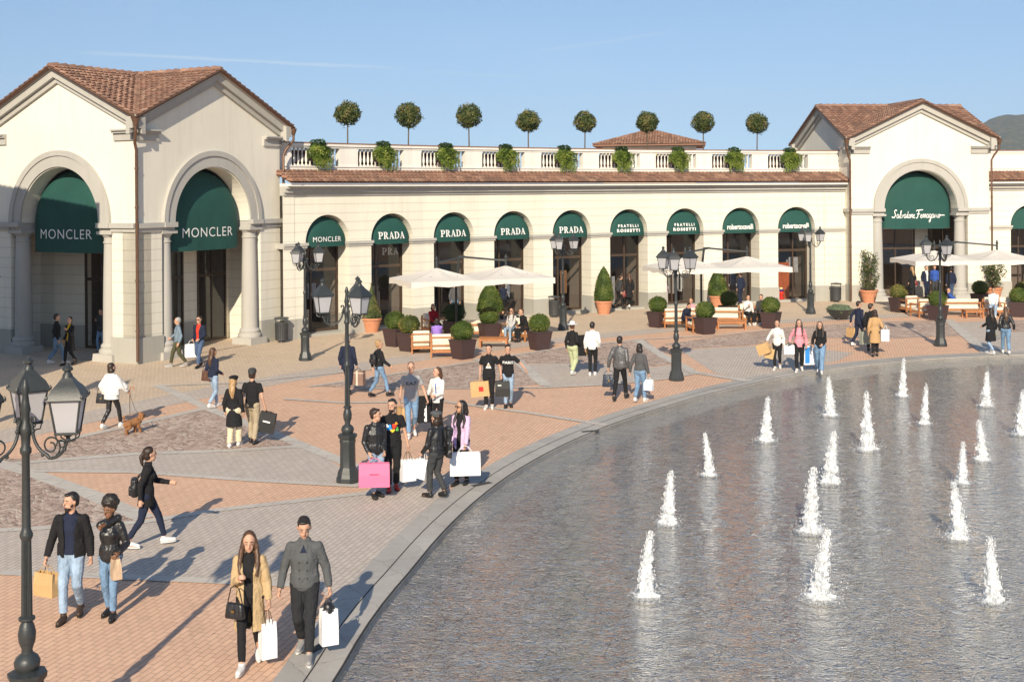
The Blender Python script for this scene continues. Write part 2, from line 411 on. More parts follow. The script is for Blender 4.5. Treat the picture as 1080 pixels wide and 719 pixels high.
def watermat():
    m=bpy.data.materials.new('shallow fountain water'); m.use_nodes=True; nt=m.node_tree; nt.nodes.clear()
    out=nt.nodes.new('ShaderNodeOutputMaterial'); p=worldpos(nt)
    v=mapping(nt,p,rot=(0,0,radians(-25)),scale=(1,1.9,1))
    h1=noisen(nt,v,3.0,2,.5,1.8)
    h2=noisen(nt,mapping(nt,p,rot=(0,0,radians(20)),scale=(1,1.5,1)),11,3,.6,1.0)
    h3=noisen(nt,p,.9,2,.5)
    rg=mathn(nt,'SUBTRACT',1,mathn(nt,'ABSOLUTE',mathn(nt,'MULTIPLY',mathn(nt,'SUBTRACT',h1,.5),4)))
    h=mathn(nt,'ADD',mathn(nt,'MULTIPLY',rg,.42),mathn(nt,'ADD',mathn(nt,'MULTIPLY',h2,.15),mathn(nt,'MULTIPLY',h3,.5)))
    # rings spreading from the jets
    tot=None
    for px,py,ty in JETS:
        c=g(px,py)
        dn=nt.nodes.new('ShaderNodeVectorMath'); dn.operation='DISTANCE'; nt.links.new(p,dn.inputs[0]); dn.inputs[1].default_value=(c.x,c.y,0)
        d=dn.outputs['Value']
        w=mathn(nt,'MULTIPLY',mathn(nt,'SINE',mathn(nt,'MULTIPLY',d,24)),mathn(nt,'POWER',2.718,mathn(nt,'MULTIPLY',d,-1.25)))
        tot=w if tot is None else mathn(nt,'ADD',tot,w)
    h=mathn(nt,'ADD',h,mathn(nt,'MULTIPLY',tot,.35))
    # calmer towards the near-left rim where the film of water thins out
    bn=nt.nodes.new('ShaderNodeBump'); bn.inputs['Strength'].default_value=WAVE; bn.inputs['Distance'].default_value=.038; nt.links.new(h,bn.inputs['Height'])
    t=nt.nodes.new('ShaderNodeBsdfTransparent'); t.inputs[0].default_value=(.90,.88,.85,1)
    gl=nt.nodes.new('ShaderNodeBsdfGlossy'); gl.inputs['Roughness'].default_value=.02; nt.links.new(bn.outputs[0],gl.inputs['Normal'])
    fr=nt.nodes.new('ShaderNodeLayerWeight'); fr.inputs['Blend'].default_value=.5; nt.links.new(bn.outputs[0],fr.inputs['Normal'])
    fw=mathn(nt,'ADD',.04,mathn(nt,'MULTIPLY',.96,mathn(nt,'POWER',fr.outputs['Facing'],2.5)))
    mx=nt.nodes.new('ShaderNodeMixShader'); nt.links.new(fw,mx.inputs[0]); nt.links.new(t.outputs[0],mx.inputs[1]); nt.links.new(gl.outputs[0],mx.inputs[2])
    nt.links.new(mx.outputs[0],out.inputs[0]); return m
WAVE=1.0
b=MB()
for x,y in zip(AN,AN[1:]):
    b.poly([(PC.x,PC.y,-.015),pp(y,0,-.015),pp(x,0,-.015)])
o=b.build('pool_water',watermat()); o['kind']='structure'
# paving fields, measured in the photograph, each a sheet 4 mm above the one below
from mathutils.geometry import tessellate_polygon
def field(name,px,m,z,extra=None):
    P=[g(*q) for q in px]; P=[Vector((p.x,p.y,z)) for p in P]
    b=MB(); b.add([tuple(p) for p in P],[tuple(t) for t in tessellate_polygon([P])])
    # make faces point up
    o=b.build(name,m); bm=bmesh.new(); bm.from_mesh(o.data)
    for f in bm.faces:
        if f.normal.z<0: f.normal_flip()
    bm.to_mesh(o.data); bm.free(); o['kind']='structure'; return o
def strip(name,px,w,z,m=None):
    P=[g(*q) for q in px]; Q=[]
    for i in range(len(P)-1):       # subdivide
        n=max(1,int((P[i+1]-P[i]).length/1.0))
        for k in range(n): Q.append(P[i].lerp(P[i+1],k/n))
    Q.append(P[-1]); b=MB(); L=[];R=[]
    for i,p in enumerate(Q):
        d=(Q[min(i+1,len(Q)-1)]-Q[max(i-1,0)]).normalized(); n=Vector((-d.y,d.x,0))*w/2
        L.append((p.x+n.x,p.y+n.y,z)); R.append((p.x-n.x,p.y-n.y,z))
    for i in range(len(Q)-1): b.quad(R[i],R[i+1],L[i+1],L[i])
    o=b.build(name,m or M_slab); o['kind']='structure'; return o
# buff ring by the buildings: polar round the ring centre
RC=Vector((33,9.6,0)); RW=58.2
def rp(a,r,z=0): a=radians(a); return (RC.x-r*cos(a),RC.y+r*sin(a),z)
def arcring(name,a0,a1,r0,r1,z,m,n=80):
    b=MB(); A=[a0+(a1-a0)*i/n for i in range(n+1)]
    for x,y in zip(A,A[1:]): b.quad(rp(x,r0,z),rp(x,r1,z),rp(y,r1,z),rp(y,r0,z))
    o=b.build(name,m); o['kind']='structure'; return o
arcring('buff_pavement',-20,120,51.0,80,.004,M_buff,140)
arcring('grey_brick_band',20,100,49.6,51.0,.004,M_greyb,90)
field('grey_brick_field',[(-420,560),(0,560),(148,551),(230,538),(388,520),(420,513),(455,498),(482,503),(440,560),(392,612),(372,640),(355,640),(330,612),(300,617),(248,614),(135,609),(0,604),(-420,604)],M_greyb,.004)
field('grey_brick_triangle',[(2,489),(140,478),(270,474),(326,471),(372,501),(384,512),(330,511),(270,506),(140,497),(37,495)],M_greyb,.004)
field('cobble_field',[(-60,480),(20,484),(78,463),(150,447),(220,431),(262,447),(305,463),(326,471),(250,476),(130,480),(20,489)],M_cob,.008)
field('cobble_field',[(-420,470),(-60,480),(0,492),(33,502),(153,546),(148,551),(0,560),(-420,560)],M_cob,.008)
field('cobble_field',[(326,407),(400,397),(500,383),(540,377),(568,405),(540,408),(440,409),(380,409)],M_cob,.008)
field('cobble_field',[(540,374),(600,366),(680,358),(712,383),(690,386),(640,383),(590,383),(548,383)],M_cob,.008)
field('cobble_field',[(700,363),(760,355),(830,347),(920,341),(1000,339),(1016,354),(940,357),(860,356),(790,364),(720,368)],M_cob,.008)
field('cobble_field',[(1045,338),(1150,336),(1150,350),(1060,350)],M_cob,.008)
field('grey_brick_field',[(548,384),(590,383),(640,384),(690,387),(712,384),(732,393),(700,399),(640,405),(575,408)],M_greyb,.004)
field('grey_brick_field',[(716,369),(790,365),(850,367),(900,372),(885,380),(830,392),(790,401),(755,394)],M_greyb,.004)
field('grey_brick_field',[(1006,340),(1045,339),(1150,345),(1150,371),(1080,371),(1042,373),(1030,362)],M_greyb,.004)
for i,(px,w) in enumerate([([(-60,476),(-10,486),(37,500),(95,521),(153,547)],.42),([(166,406),(220,431),(262,447),(305,464),(350,482),(385,497),(402,510)],.36),
    ([(-20,492),(37,487),(140,479),(250,475),(328,470)],.30),([(-10,560),(148,551),(230,538),(388,520),(455,497)],.25),([(0,604),(135,609),(248,614),(318,617)],.25),
    ([(60,468),(78,462),(150,446),(220,430)],.30),([(37,497),(140,498),(270,507),(378,513)],.22),([(500,380),(540,376),(576,407)],.40),([(672,358),(700,376),(732,393),(790,402)],.40),
    ([(1000,337),(1020,355),(1042,373)],.45),([(326,408),(400,397),(500,382),(540,375),(600,366),(680,358),(760,354),(830,346),(920,340),(1000,338)],.22),
    ([(300,421),(360,425),(470,424),(560,436),(640,449)],.22),([(380,410),(440,410),(575,409),(640,406),(700,400),(740,393)],.2),([(170,407),(250,404),(330,396),(400,389)],.2)]):
    strip('stone_band',px,w,.012+.0006*i)

for k,(px,py) in enumerate([(623,455),(508,511),(334,684)]):
    p=g(px,py); root=thing('drain_grate',['small dark drain grate in the coping below the walking couple','small dark drain grate in the coping right of the lilac blazer','small dark drain grate in the coping near the man in grey wool'][k],'drain',(p.x,p.y,.012),radians(20+20*k),'drain grates round the pool')
    b=MB(); b.box(-.24,.24,-.07,.07,0,.006)
    for i in range(9): b.box(-.21+i*.05,-.185+i*.05,-.055,.055,.006,.010)
    b.build('grate',mat('dark cast iron',(.06,.055,.05),.6,.2,20),root)
for o in list(scene.objects):
    if o.get('kind')=='structure':
        bm=bmesh.new(); bm.from_mesh(o.data)
        for f in bm.faces:
            if f.normal.z<-.9: f.normal_flip()
        bm.to_mesh(o.data); bm.free()
# ------------------------------------------------------------------ architecture helpers
def tile_run(b,p0,p1,wv,nv,row=.30,lift=.05,rad=.07,nseg=4,cut=None):
    """one column of half-round roof tiles from p0 (top) to p1 (bottom)"""
    p0=Vector(p0);p1=Vector(p1);wv=Vector(wv);nv=Vector(nv); L=(p1-p0).length
    if L<.05: return
    d=(p1-p0)/L; n=max(1,int(round(L/row)))
    for k in range(n):
        b.rv=RN.random()
        a=p0+d*(L*k/n); e=p0+d*(L*(k+1)/n)
        vs=[]
        for q,h in ((a,0),(e,lift)):
            for i in range(nseg+1):
                t=pi*i/nseg; vs.append(q+wv*(-cos(t)*.5)+nv*(sin(t)*rad+h))
        fs=[(i,nseg+1+i,nseg+2+i,i+1) for i in range(nseg)]
        # tile mouth
        c=len(vs); vs.append(e+nv*(lift-.02)); fs+= [(nseg+1+i,c,nseg+2+i) for i in range(nseg)]
        b.add(vs,fs)
    b.rv=.5
def facet(b,o,du,nin,L,ztop,us,zb,th=.6,mi=0,cap=True):
    """wall sheet with openings: us = break points, zb(u) = bottom of the wall"""
    o=Vector(o);du=Vector(du);nin=Vector(nin); Z=Vector((0,0,1))
    eps=1e-4; pr=None
    for u0,u1 in zip(us,us[1:]):
        if u1-u0<1e-6: continue
        z00=zb(u0+eps);z10=zb(u1-eps); A=o+du*u0;B=o+du*u1
        b.quad(A+Z*z00,B+Z*z10,B+Z*ztop(u1),A+Z*ztop(u0),mi)
        b.quad(A+Z*z00+nin*th,A+Z*ztop(u0)+nin*th,B+Z*ztop(u1)+nin*th,B+Z*z10+nin*th,mi)
        if z00>.01 or z10>.01: b.quad(A+Z*z00,A+Z*z00+nin*th,B+Z*z10+nin*th,B+Z*z10,mi)
        if pr is not None and abs(pr-z00)>.01:
            b.quad(A+Z*pr,A+Z*z00,A+Z*z00+nin*th,A+Z*pr+nin*th,mi)
        pr=z10
def awning_mesh(r,h,d,val,p=2.6,n=24,m=14,yb=0):
    """dome awning: springs at z=0, closes at z=h, hangs to z=-val; y<0 is outwards"""
    b=MB()
    def Y(x,z):
        q=sqrt(max(0,1-(max(0,z)/h)**2)); w=max(1e-4,r*q)
        return -d*q**1.0*max(0,1-min(1,abs(x/w))**p)**(1/p)
    def row(z):
        w=r*sqrt(max(0,1-(max(0,z)/h)**2))
        return [(w*-cos(pi*i/n),z) for i in range(n+1)]
    R=[row(-val),row(0)]+[row(h*sin(pi/2*k/m)) for k in range(1,m+1)]
    vs=[];fs=[]
    for rw in R:
        for x,z in rw: vs.append((x,yb+Y(x,z)*(1.0+.0*z),z))
    for k in range(len(R)-1):
        for i in range(n): fs.append((k*(n+1)+i,k*(n+1)+i+1,(k+1)*(n+1)+i+1,(k+1)*(n+1)+i))
    b.add(vs,fs); return b,Y
_fc={}
def text_poly(s,h,w=None,bold=0,space=1.0,res=4):
    cu=bpy.data.curves.new('t','FONT'); cu.body=s; cu.size=1; cu.offset=bold; cu.space_character=space; cu.resolution_u=res; cu.align_x='LEFT'
    o=bpy.data.objects.new('t',cu); COL.objects.link(o); bpy.context.view_layer.update()
    me=bpy.data.meshes.new_from_object(o.evaluated_get(bpy.context.evaluated_depsgraph_get()))
    bpy.data.objects.remove(o); bpy.data.curves.remove(cu)
    V=[v.co.copy() for v in me.vertices]; Fs=[tuple(p.vertices) for p in me.polygons]; bpy.data.meshes.remove(me)
    x0=min(v.x for v in V);x1=max(v.x for v in V);y0=min(v.y for v in V);y1=max(v.y for v in V)
    sx=(w/(x1-x0)) if w else h/(y1-y0); sy=h/(y1-y0)
    return [((v.x-(x0+x1)/2)*sx,(v.y-(y0+y1)/2)*sy) for v in V],Fs
def strokes(paths,h,w):
    """paths: [(points,[width])] in a free unit box, fitted to w x h, centred"""
    V=[];Fs=[];pl=[]
    for pi_,(P,W) in enumerate(paths):
        P=[Vector((p[0],p[1])) for p in P]
        if not isinstance(W,(list,tuple)): W=[W]*len(P)
        b=len(V)
        for i,p in enumerate(P):
            d=(P[min(i+1,len(P)-1)]-P[max(i-1,0)]).normalized(); n=Vector((-d.y,d.x))*W[i]/2
            V.append((p+n));V.append((p-n)); pl+= [pi_,pi_]
        for i in range(len(P)-1): Fs.append((b+2*i,b+2*i+1,b+2*i+3,b+2*i+2))
    x0=min(v.x for v in V);x1=max(v.x for v in V);y0=min(v.y for v in V);y1=max(v.y for v in V)
    return [((v.x-(x0+x1)/2)*w/(x1-x0),(v.y-(y0+y1)/2)*h/(y1-y0),.0012*(k%7)) for v,k in zip(V,pl)],Fs
def arc(cx,cy,rx,ry,a0,a1,n=8): return [(cx+rx*cos(radians(a0+(a1-a0)*i/n)),cy+ry*sin(radians(a0+(a1-a0)*i/n))) for i in range(n+1)]
def glyphs_slab(word):
    out=[];x=0
    G={'P':([([(.2,0),(.2,1)],.2),([(0,.05),(.42,.05)],.1),([(0,.95),(.3,.95)],.1),([(.25,.95)]+arc(.42,.70,.24,.25,90,-90)+[(.25,.45)],[.09]+[.1,.12,.16,.21,.23,.21,.16,.12,.1]+[.09])],.78),
       'R':([([(.2,0),(.2,1)],.2),([(0,.05),(.40,.05)],.1),([(0,.95),(.3,.95)],.1),([(.25,.95)]+arc(.40,.72,.22,.23,90,-90)+[(.25,.49)],[.09]+[.1,.12,.16,.2,.22,.2,.16,.12,.1]+[.09]),([(.38,.48),(.60,.22),(.78,.02)],[.1,.2,.17]),([(.62,.05),(.88,.05)],.1)],.90),
       'A':([([(.42,.98),(.12,.05)],[.12,.07]),([(.40,1),(.72,.02)],[.14,.24]),([(.22,.33),(.6,.33)],.09),([(0,.05),(.26,.05)],.1),([(.54,.05),(.90,.05)],.1)],.86),
       'D':([([(.2,0),(.2,1)],.2),([(0,.05),(.3,.05)],.1),([(0,.95),(.3,.95)],.1),([(.25,.95)]+arc(.40,.5,.36,.45,90,-90,10)+[(.25,.05)],[.09]+[.1,.11,.15,.2,.23,.24,.23,.2,.15,.11,.1]+[.09])],.90)}
    for ch in word:
        P,w=G[ch]
        for pts,wd in P: out.append(([(px+x,py) for px,py in pts],wd))
        x+=w+.10
    return out
def glyphs_script():
    out=[];x=0;t=.11
    G={'S':([(.75,.92),(.5,1.0),(.3,.85),(.42,.62),(.55,.4),(.38,.12),(.05,.1),(-.1,.22)],.72),'F':([(.05,.82),(.2,.93),(.6,.97),(1.35,1.0)],1.0),'f':([(.6,.97),(.45,.5),(.3,.1),(.0,.0)],0),
       'a':([(.4,.42),(.2,.48),(.05,.25),(.15,.03),(.35,.12),(.45,.45),(.42,.1),(.6,.06)],.52),'l':([(0,.06),(.3,.6),(.38,.95),(.24,.85),(.16,.2),(.3,.02),(.42,.1)],.38),
       'v':([(0,.35),(.1,.45),(.18,.05),(.4,.42),(.5,.38)],.46),'t':([(0,.06),(.2,.45),(.28,.85),(.2,.2),(.3,.03),(.42,.1)],.38),'o':([(.3,.45),(.08,.35),(.08,.08),(.28,.05),(.38,.28),(.28,.45),(.5,.38)],.46),
       'r':([(0,.06),(.12,.42),(.22,.5),(.3,.42),(.26,.15),(.4,.06)],.38),'e':([(0,.15),(.25,.3),(.3,.45),(.15,.42),(.08,.15),(.22,.02),(.42,.12)],.40),
       'g':([(.4,.42),(.2,.48),(.05,.25),(.15,.06),(.35,.14),(.44,.42),(.36,-.3),(.15,-.5),(.05,-.35),(.5,.08)],.50),'m':([(0,.06),(.12,.45),(.16,.08),(.32,.45),(.36,.08),(.52,.45),(.56,.1),(.72,.08)],.70),'_':([(0,0),(0,0.01)],.22)}
    for ch in 'Salvatore_Fferragamo':
        P,w=G[ch]
        if ch=='F': out.append(([(px+x,py) for px,py in P],t)); continue
        if ch=='f': out.append(([(px+x,py) for px,py in P],t*1.2)); out.append(([(x+.18,.50),(x+.75,.53)],t)); x+=.75; continue
        if ch!='_': out.append(([(px+x+.12*py,py) for px,py in P],t*(1.3 if ch=='S' else 1)))
        x+=w
    out.append(([(x-.05,.3),(x+.5,.36),(x+.9,.33)],t))
    return out
def put_text(name,VF,Y,zc,parent,m,yo=-.02,yb=0):
    V,Fs=VF; bm=bmesh.new(); lay=bm.verts.layers.float.new('o'); vs=[bm.verts.new((v[0],0,v[1]+zc)) for v in V]; off=[(v[2] if len(v)>2 else 0) for v in V]
    for v,o_ in zip(vs,off): v[lay]=o_
    for f in Fs:
        try: bm.faces.new([vs[i] for i in f])
        except Exception: pass
    for _ in range(2):
        E=[e for e in bm.edges if abs(e.verts[0].co.x-e.verts[1].co.x)>.12 or abs(e.verts[0].co.z-e.verts[1].co.z)>.12]
        if E: bmesh.ops.subdivide_edges(bm,edges=E,cuts=1,use_grid_fill=False)
    for v in bm.verts: v.co.y=Y(v.co.x,v.co.z)+yo-v[lay]+yb
    bmesh.ops.triangulate(bm,faces=bm.faces)
    me=bpy.data.meshes.new(name); bm.to_mesh(me); bm.free(); me.materials.append(m)
    o=bpy.data.objects.new(name,me); COL.objects.link(o); o.parent=parent; return o
# ------------------------------------------------------------------ corner pavilion
L_=7.9
def rect_prof(b,P,Q,nout,z0,z1,pr,mi=0,ext=0):
    """moulding box on a wall from P to Q, standing proud by pr"""
    P=Vector(P);Q=Vector(Q);n=Vector(nout);d=(Q-P).normalized(); P=P-d*ext;Q=Q+d*ext
    c=(P+Q)/2+n*(pr/2-.05); b.obox((c.x,c.y,(z0+z1)/2),d*((Q-P).length/2),n*(pr/2+.05),(0,0,(z1-z0)/2),mi)
def pavilion(label,corner,ang,signs,arches=(True,True),downpipe=True,roofonly=False):
    root=thing('corner_pavilion',label,'building',corner,ang,None)
    L=L_; uc=L/2; zs=5.0; r=2.09; ZE=8.62; SL=.465
    def ztop(u): return ZE+SL*(uc-abs(u-uc))
    sides=[((0,0,0),(1,0,0),(0,1,0),arches[0]),((0,0,0),(0,1,0),(1,0,0),arches[1]),((L,0,0),(0,1,0),(-1,0,0),False),((0,L,0),(1,0,0),(0,-1,0),False)]
    up=MB();lo=MB();pl=MB();tr=MB();ar=MB()
    for si,(o,du,ni,ha) in enumerate(sides):
        o=Vector(o);du=Vector(du);ni=Vector(ni);no=-ni
        e=0.0
        if ha:
            us=[0,uc-2.72]+[uc-r]+[uc-r*cos(pi*i/28) for i in range(1,28)]+[uc+r,uc+2.72,L]
            def zb(u):
                x=abs(u-uc)
                return 5.0 if x>=r-1e-5 else zs+sqrt(max(0,r*r-x*x))
            facet(up,o,du,ni,L,ztop,sorted(set(us+[uc])),zb,.7)
            for a,c in ((0.0,uc-2.72),(uc+2.72,L)):
                q=[0,c-a]; facet(lo,o+du*a,du,ni,c-a,lambda u:4.99,q,lambda u:0,.7)
                for uu,sg in ((a,1),(c,-1)):
                    lo.quad(o+du*uu,o+du*uu+ni*.7,o+du*uu+ni*.7+Vector((0,0,4.99)),o+du*uu+Vector((0,0,4.99)))
                A=o+du*a;B=o+du*c
                pl.obox((A+B)/2+ni*.34+Vector((0,0,.46)),du*((c-a)/2+.03),ni*.39,(0,0,.46))
                for u0,u1 in ((a,c),):
                    rect_prof(tr,A+du*0,B,no,4.72,4.86,.07); rect_prof(tr,A,B,no,4.86,5.04,.15,ext=.0)
            # impost block over the columns, inner return
            for sg in (-1,1):
                c=uc+sg*2.40
                P=o+du*(c-.32);Q=o+du*(c+.32)
                rect_prof(tr,P,Q,no,4.86,5.04,.19)
                tr.obox(o+du*c+ni*.35+Vector((0,0,4.86)),du*.31,ni*.38,(0,0,.125))
                # column
                cc=o+du*(c-sg*.02)+ni*.30
                cb=MB(); cb.box(-.5,.5,-.5,.5,0,.28,tx=.02,ty=.02)
                cb.lathe([(.46,.28),(.48,.36),(.45,.45),(.40,.47),(.42,.55),(.38,.62),(.33,.66),(.325,1.2),(.315,2.2),(.295,3.3),(.27,4.28),(.30,4.30),(.30,4.35),(.27,4.37),(.27,4.5),(.31,4.55),(.36,4.62)],28)
                cb.box(-.38,.38,-.38,.38,4.62,4.735)
                co=cb.build('column',M_stone,root,35); co.location=cc
            # archivolt: stepped band round the arch
            Z=Vector((0,0,1)); nseg=40
            for r0,r1,pr in ((2.09,2.50,.07),(2.50,2.70,.12)):
                for i in range(nseg):
                    a0=pi*i/nseg;a1=pi*(i+1)/nseg
                    def P(rr,a,y): return o+du*(uc-rr*cos(a))+Z*(zs+.04+rr*sin(a))+no*y
                    ar.quad(P(r0,a0,pr),P(r0,a1,pr),P(r1,a1,pr),P(r1,a0,pr))
                    ar.quad(P(r1,a0,pr),P(r1,a1,pr),P(r1,a1,-.02),P(r1,a0,-.02))
                    ar.quad(P(r0,a0,-.02),P(r0,a1,-.02),P(r0,a1,pr),P(r0,a0,pr))
            ar.build('archivolt',M_stone,root,0); ar=MB()
        else:
            facet(up,o,du,ni,L,ztop,[0,uc,L],lambda u:5.0,.5)
            facet(lo,o,du,ni,L,lambda u:4.99,[0,L],lambda u:0,.5)
            A=o;B=o+du*L
            pl.obox((A+B)/2+ni*.2+Vector((0,0,.46)),du*(L/2-.02),ni*.236,(0,0,.459))
            rect_prof(tr,A,B,no,4.86,5.04,.148)
        # stub cornices at the gable feet and raking cornice
        for a,c in ((-.08,1.05),(L-1.05,L+.08)):
            A=o+du*a;B=o+du*c
            rect_prof(tr,A,B,no,8.02,8.28,.08); rect_prof(tr,A,B,no,8.28,8.36,.18); rect_prof(tr,A,B,no,8.36,8.42,.26)
        for sg in (-1,1):
            for z0,z1,pr in ((-.50,-.30,.12),(-.30,-.02,.27),(-.02,.10,.34)):
                pr+=.001*si
                e0=.42; E=o+du*(uc+sg*(uc+e0)); T=o+du*uc
                ze=ZE-SL*e0; zt=ZE+SL*uc
                vs=[]
                for X,z in ((E,ze),(T,zt)):
                    for y in (-.06,pr):
                        for dz in (z0+.30,z1+.30): vs.append(X+no*y+Vector((0,0,z+dz)))
                tr.add(vs,[(0,1,3,2),(4,6,7,5),(0,4,5,1),(2,3,7,6),(0,2,6,4),(1,5,7,3)],1)
    # corner caps of the raking cornice
    tag(up.build('upper_wall',M_cream,root),'smooth cream gabled wall')
    tag(lo.build('lower_wall',M_rust,root),'cream wall with horizontal joints')
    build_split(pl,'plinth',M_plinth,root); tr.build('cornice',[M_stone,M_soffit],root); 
    # roof: two gables crossing
    rf=MB(); ov=.46; ZR=ZE+.42+SL*uc; w=.175
    def zr(t): return ZR-SL*t
    nsl=sqrt(1+SL*SL)
    n=int(round((L+2*ov)/w)); w=(L+2*ov)/n
    for ax in (0,1):
        for k in range(n):
            s=-ov+(k+.5)*w; q=abs(s-uc)
            for sg in (-1,1):
                t=min(q,uc+ov)
                if t<.12: continue
                def P(s_,t_): 
                    z=zr(t_)
                    return (s_,uc+sg*t_,z) if ax==0 else (uc+sg*t_,s_,z)
                d=Vector((0,sg,SL)) if ax==0 else Vector((sg,0,SL))
                tile_run(rf,P(s,0),P(s,t),(w,0,0) if ax==0 else (0,w,0),Vector((d.x,d.y,1)).normalized() if True else d)
    # underlay
    for ax in (0,1):
        for e in (-ov,L+ov):
            for sg in (-1,1):
                t=uc+ov
                a=(uc,uc,ZR); 
                if ax==0: rf.poly([(uc,uc,ZR-.01),(e,uc,ZR-.01),(e,uc+sg*t,zr(t)-.01)])
                else: rf.poly([(uc,uc,ZR-.01),(uc,e,ZR-.01),(uc+sg*t,e,zr(t)-.01)])
                lo_=zr(t)-.06
                if ax==0: rf.poly([(uc,uc,ZR-.1),(e,uc,ZR-.1),(e,uc+sg*t,zr(t)-.1)])
                else: rf.poly([(uc,uc,ZR-.1),(uc,e,ZR-.1),(uc+sg*t,e,zr(t)-.1)])
    roof=rf.build('tiled_roof',M_tile,root,50)
    rg=MB()
    for ax in (0,1):
        k=-ov
        while k<L+ov-.1:
            rg.rv=RN.random(); a=(k,uc,ZR-.02+.0) if ax==0 else (uc,k,ZR-.02); c=(k+.42,uc,ZR+.03) if ax==0 else (uc,k+.42,ZR+.03)
            rg.tube([a,c],[.11,.125],8); k+=.40
    rg.build('ridge_tiles',M_tile,roof,60)
    vl=MB()
    for sx_ in (-1,1):
        for sy_ in (-1,1):
            q=uc+ov; vl.tube([(uc+sx_*.3,uc+sy_*.3,zr(.3)+.035),(uc+sx_*q,uc+sy_*q,zr(q)+.035)],.035,6)
    vl.build('valley_flashing',M_plinth,roof)
    # dark verge edge with gutter
    vg=MB()
    for (o,du,ni,ha) in sides:
        o=Vector(o);du=Vector(du);no=-Vector(ni)
        for sg in (-1,1):
            E=o+du*(uc+sg*(uc+ov))+no*(ov-.02)+Vector((0,0,zr(uc+ov)-.03)); T=o+du*uc+no*(ov-.02)+Vector((0,0,ZR-.03))
            vg.tube([E,T],.045,6)
            E2=E-no*.17-Vector((0,0,.03));T2=T-no*.17-Vector((0,0,.03)); vg.tube([E2,T2],.05,4)
    vg.build('verge',M_copper,root)
    if downpipe:
        for nm,(cx,cy) in (('a',(0,0)),('b',(L,0))):
            dp=MB(); sx=-1 if cx==0 else 1
            hx=cx+sx*(ov-.05); hy=-ov+.05
            zc=zr(uc+ov)-.08
            dp.lathe([(.06,-.28),(.13,-.08),(.15,0)],10,c=(hx,hy,zc+.02))
            wx=cx+sx*.10; wy=-.12
            dp.tube([(hx,hy,zc-.2),(hx,hy,zc-.45),(wx-sx*-.12,wy-.05,zc-.85),(wx,wy,zc-1.1),(wx,wy,.1)],.055,8)
            for z in (1.2,3.0,5.6,7.0): dp.lathe([(.075,-.03),(.075,.03)],8,c=(wx,wy,z))
            dp.build('downpipe',M_copper,root,60)
    # porch core with the shop front
    c0=2.35; core=MB(); H=4.86
    if any(arches):
        # ceiling & floor
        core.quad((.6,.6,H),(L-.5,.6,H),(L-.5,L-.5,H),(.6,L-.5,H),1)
        core.quad((0,0,.02),(L,0,.02),(L,L,.02),(0,L,.02),2)
        def wallseg(P,Q,z0=0,z1=H):
            P=Vector(P);Q=Vector(Q)
            core.quad((P.x,P.y,z0),(Q.x,Q.y,z0),(Q.x,Q.y,z1),(P.x,P.y,z1),0)
        # B side (y=c0) : pillar near the corner, glass beyond
        wallseg((4.72,c0),(5.5,c0)); wallseg((5.5,c0),(5.5,c0+.3)); wallseg((4.72,c0+.3),(4.72,c0)); wallseg((7.2,c0),(7.9,c0-.0))
        # A side (x=c0): rusticated from t=4.0 on
        wallseg((c0,5.25),(c0-.35,6.6)); wallseg((c0-.35,6.6),(c0-.35,L-.4)); wallseg((c0+.3,5.25),(c0,5.25))
        # inside of the shop
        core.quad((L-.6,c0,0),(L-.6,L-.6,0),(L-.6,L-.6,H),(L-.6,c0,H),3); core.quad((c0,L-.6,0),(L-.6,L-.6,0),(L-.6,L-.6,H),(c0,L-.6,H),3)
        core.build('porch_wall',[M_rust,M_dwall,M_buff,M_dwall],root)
        pk=MB(); pk.obox((c0-.35-.0,(6.62+L-.4)/2,.46),(.03,0,0),(0,(L-.4-6.62)/2,0),(0,0,.46)); pk.obox((c0-.20,5.92,.459),(.03,0,0),(-.175,.675,0),(0,0,.459)); pk.obox((5.11,c0-.0,.46),(.41,0,0),(0,.03,0),(0,0,.46)); build_split(pk,'porch_plinth',M_plinth,root)
        for nm,P,Q in (('x',(c0,c0),(4.72,c0)),('x',(5.5,c0),(7.2,c0)),('y',(c0,c0),(c0,5.25))):
            shopfront(root,P,Q,H)
    for si,tx in enumerate(signs):
        if not tx: continue
        aw,Y=awning_mesh(2.0,2.0,.72,1.12,p=5)
        P=(uc,1.0,5.02) if si==0 else (1.0,uc,5.02)
        ao=aw.build('awning',M_awn,root,60); ao.location=P; ao.rotation_euler=(0,0,0 if si==0 else -pi/2)
        tag(ao,'deep green dome awning of the tall arch')
        if si==1: ao.rotation_euler=(0,0,-pi/2)
        VF=text_poly('MONCLER',.36,2.75,bold=-.006,space=1.12) if tx=='M' else strokes(glyphs_script(),.75,3.05)
        put_text('lettering',VF,Y,-.42 if tx=='M' else -.42,ao,M_sign)
        rl=MB(); rl.tube([(-1.95,0,-1.1),(-1.92,-.55,-1.1),(-1.6,-.66,-1.1),(0,-.69,-1.1),(1.6,-.66,-1.1),(1.92,-.55,-1.1),(1.95,0,-1.1)],.02,6); rl.build('awning_rail',M_frame,ao)
    return root
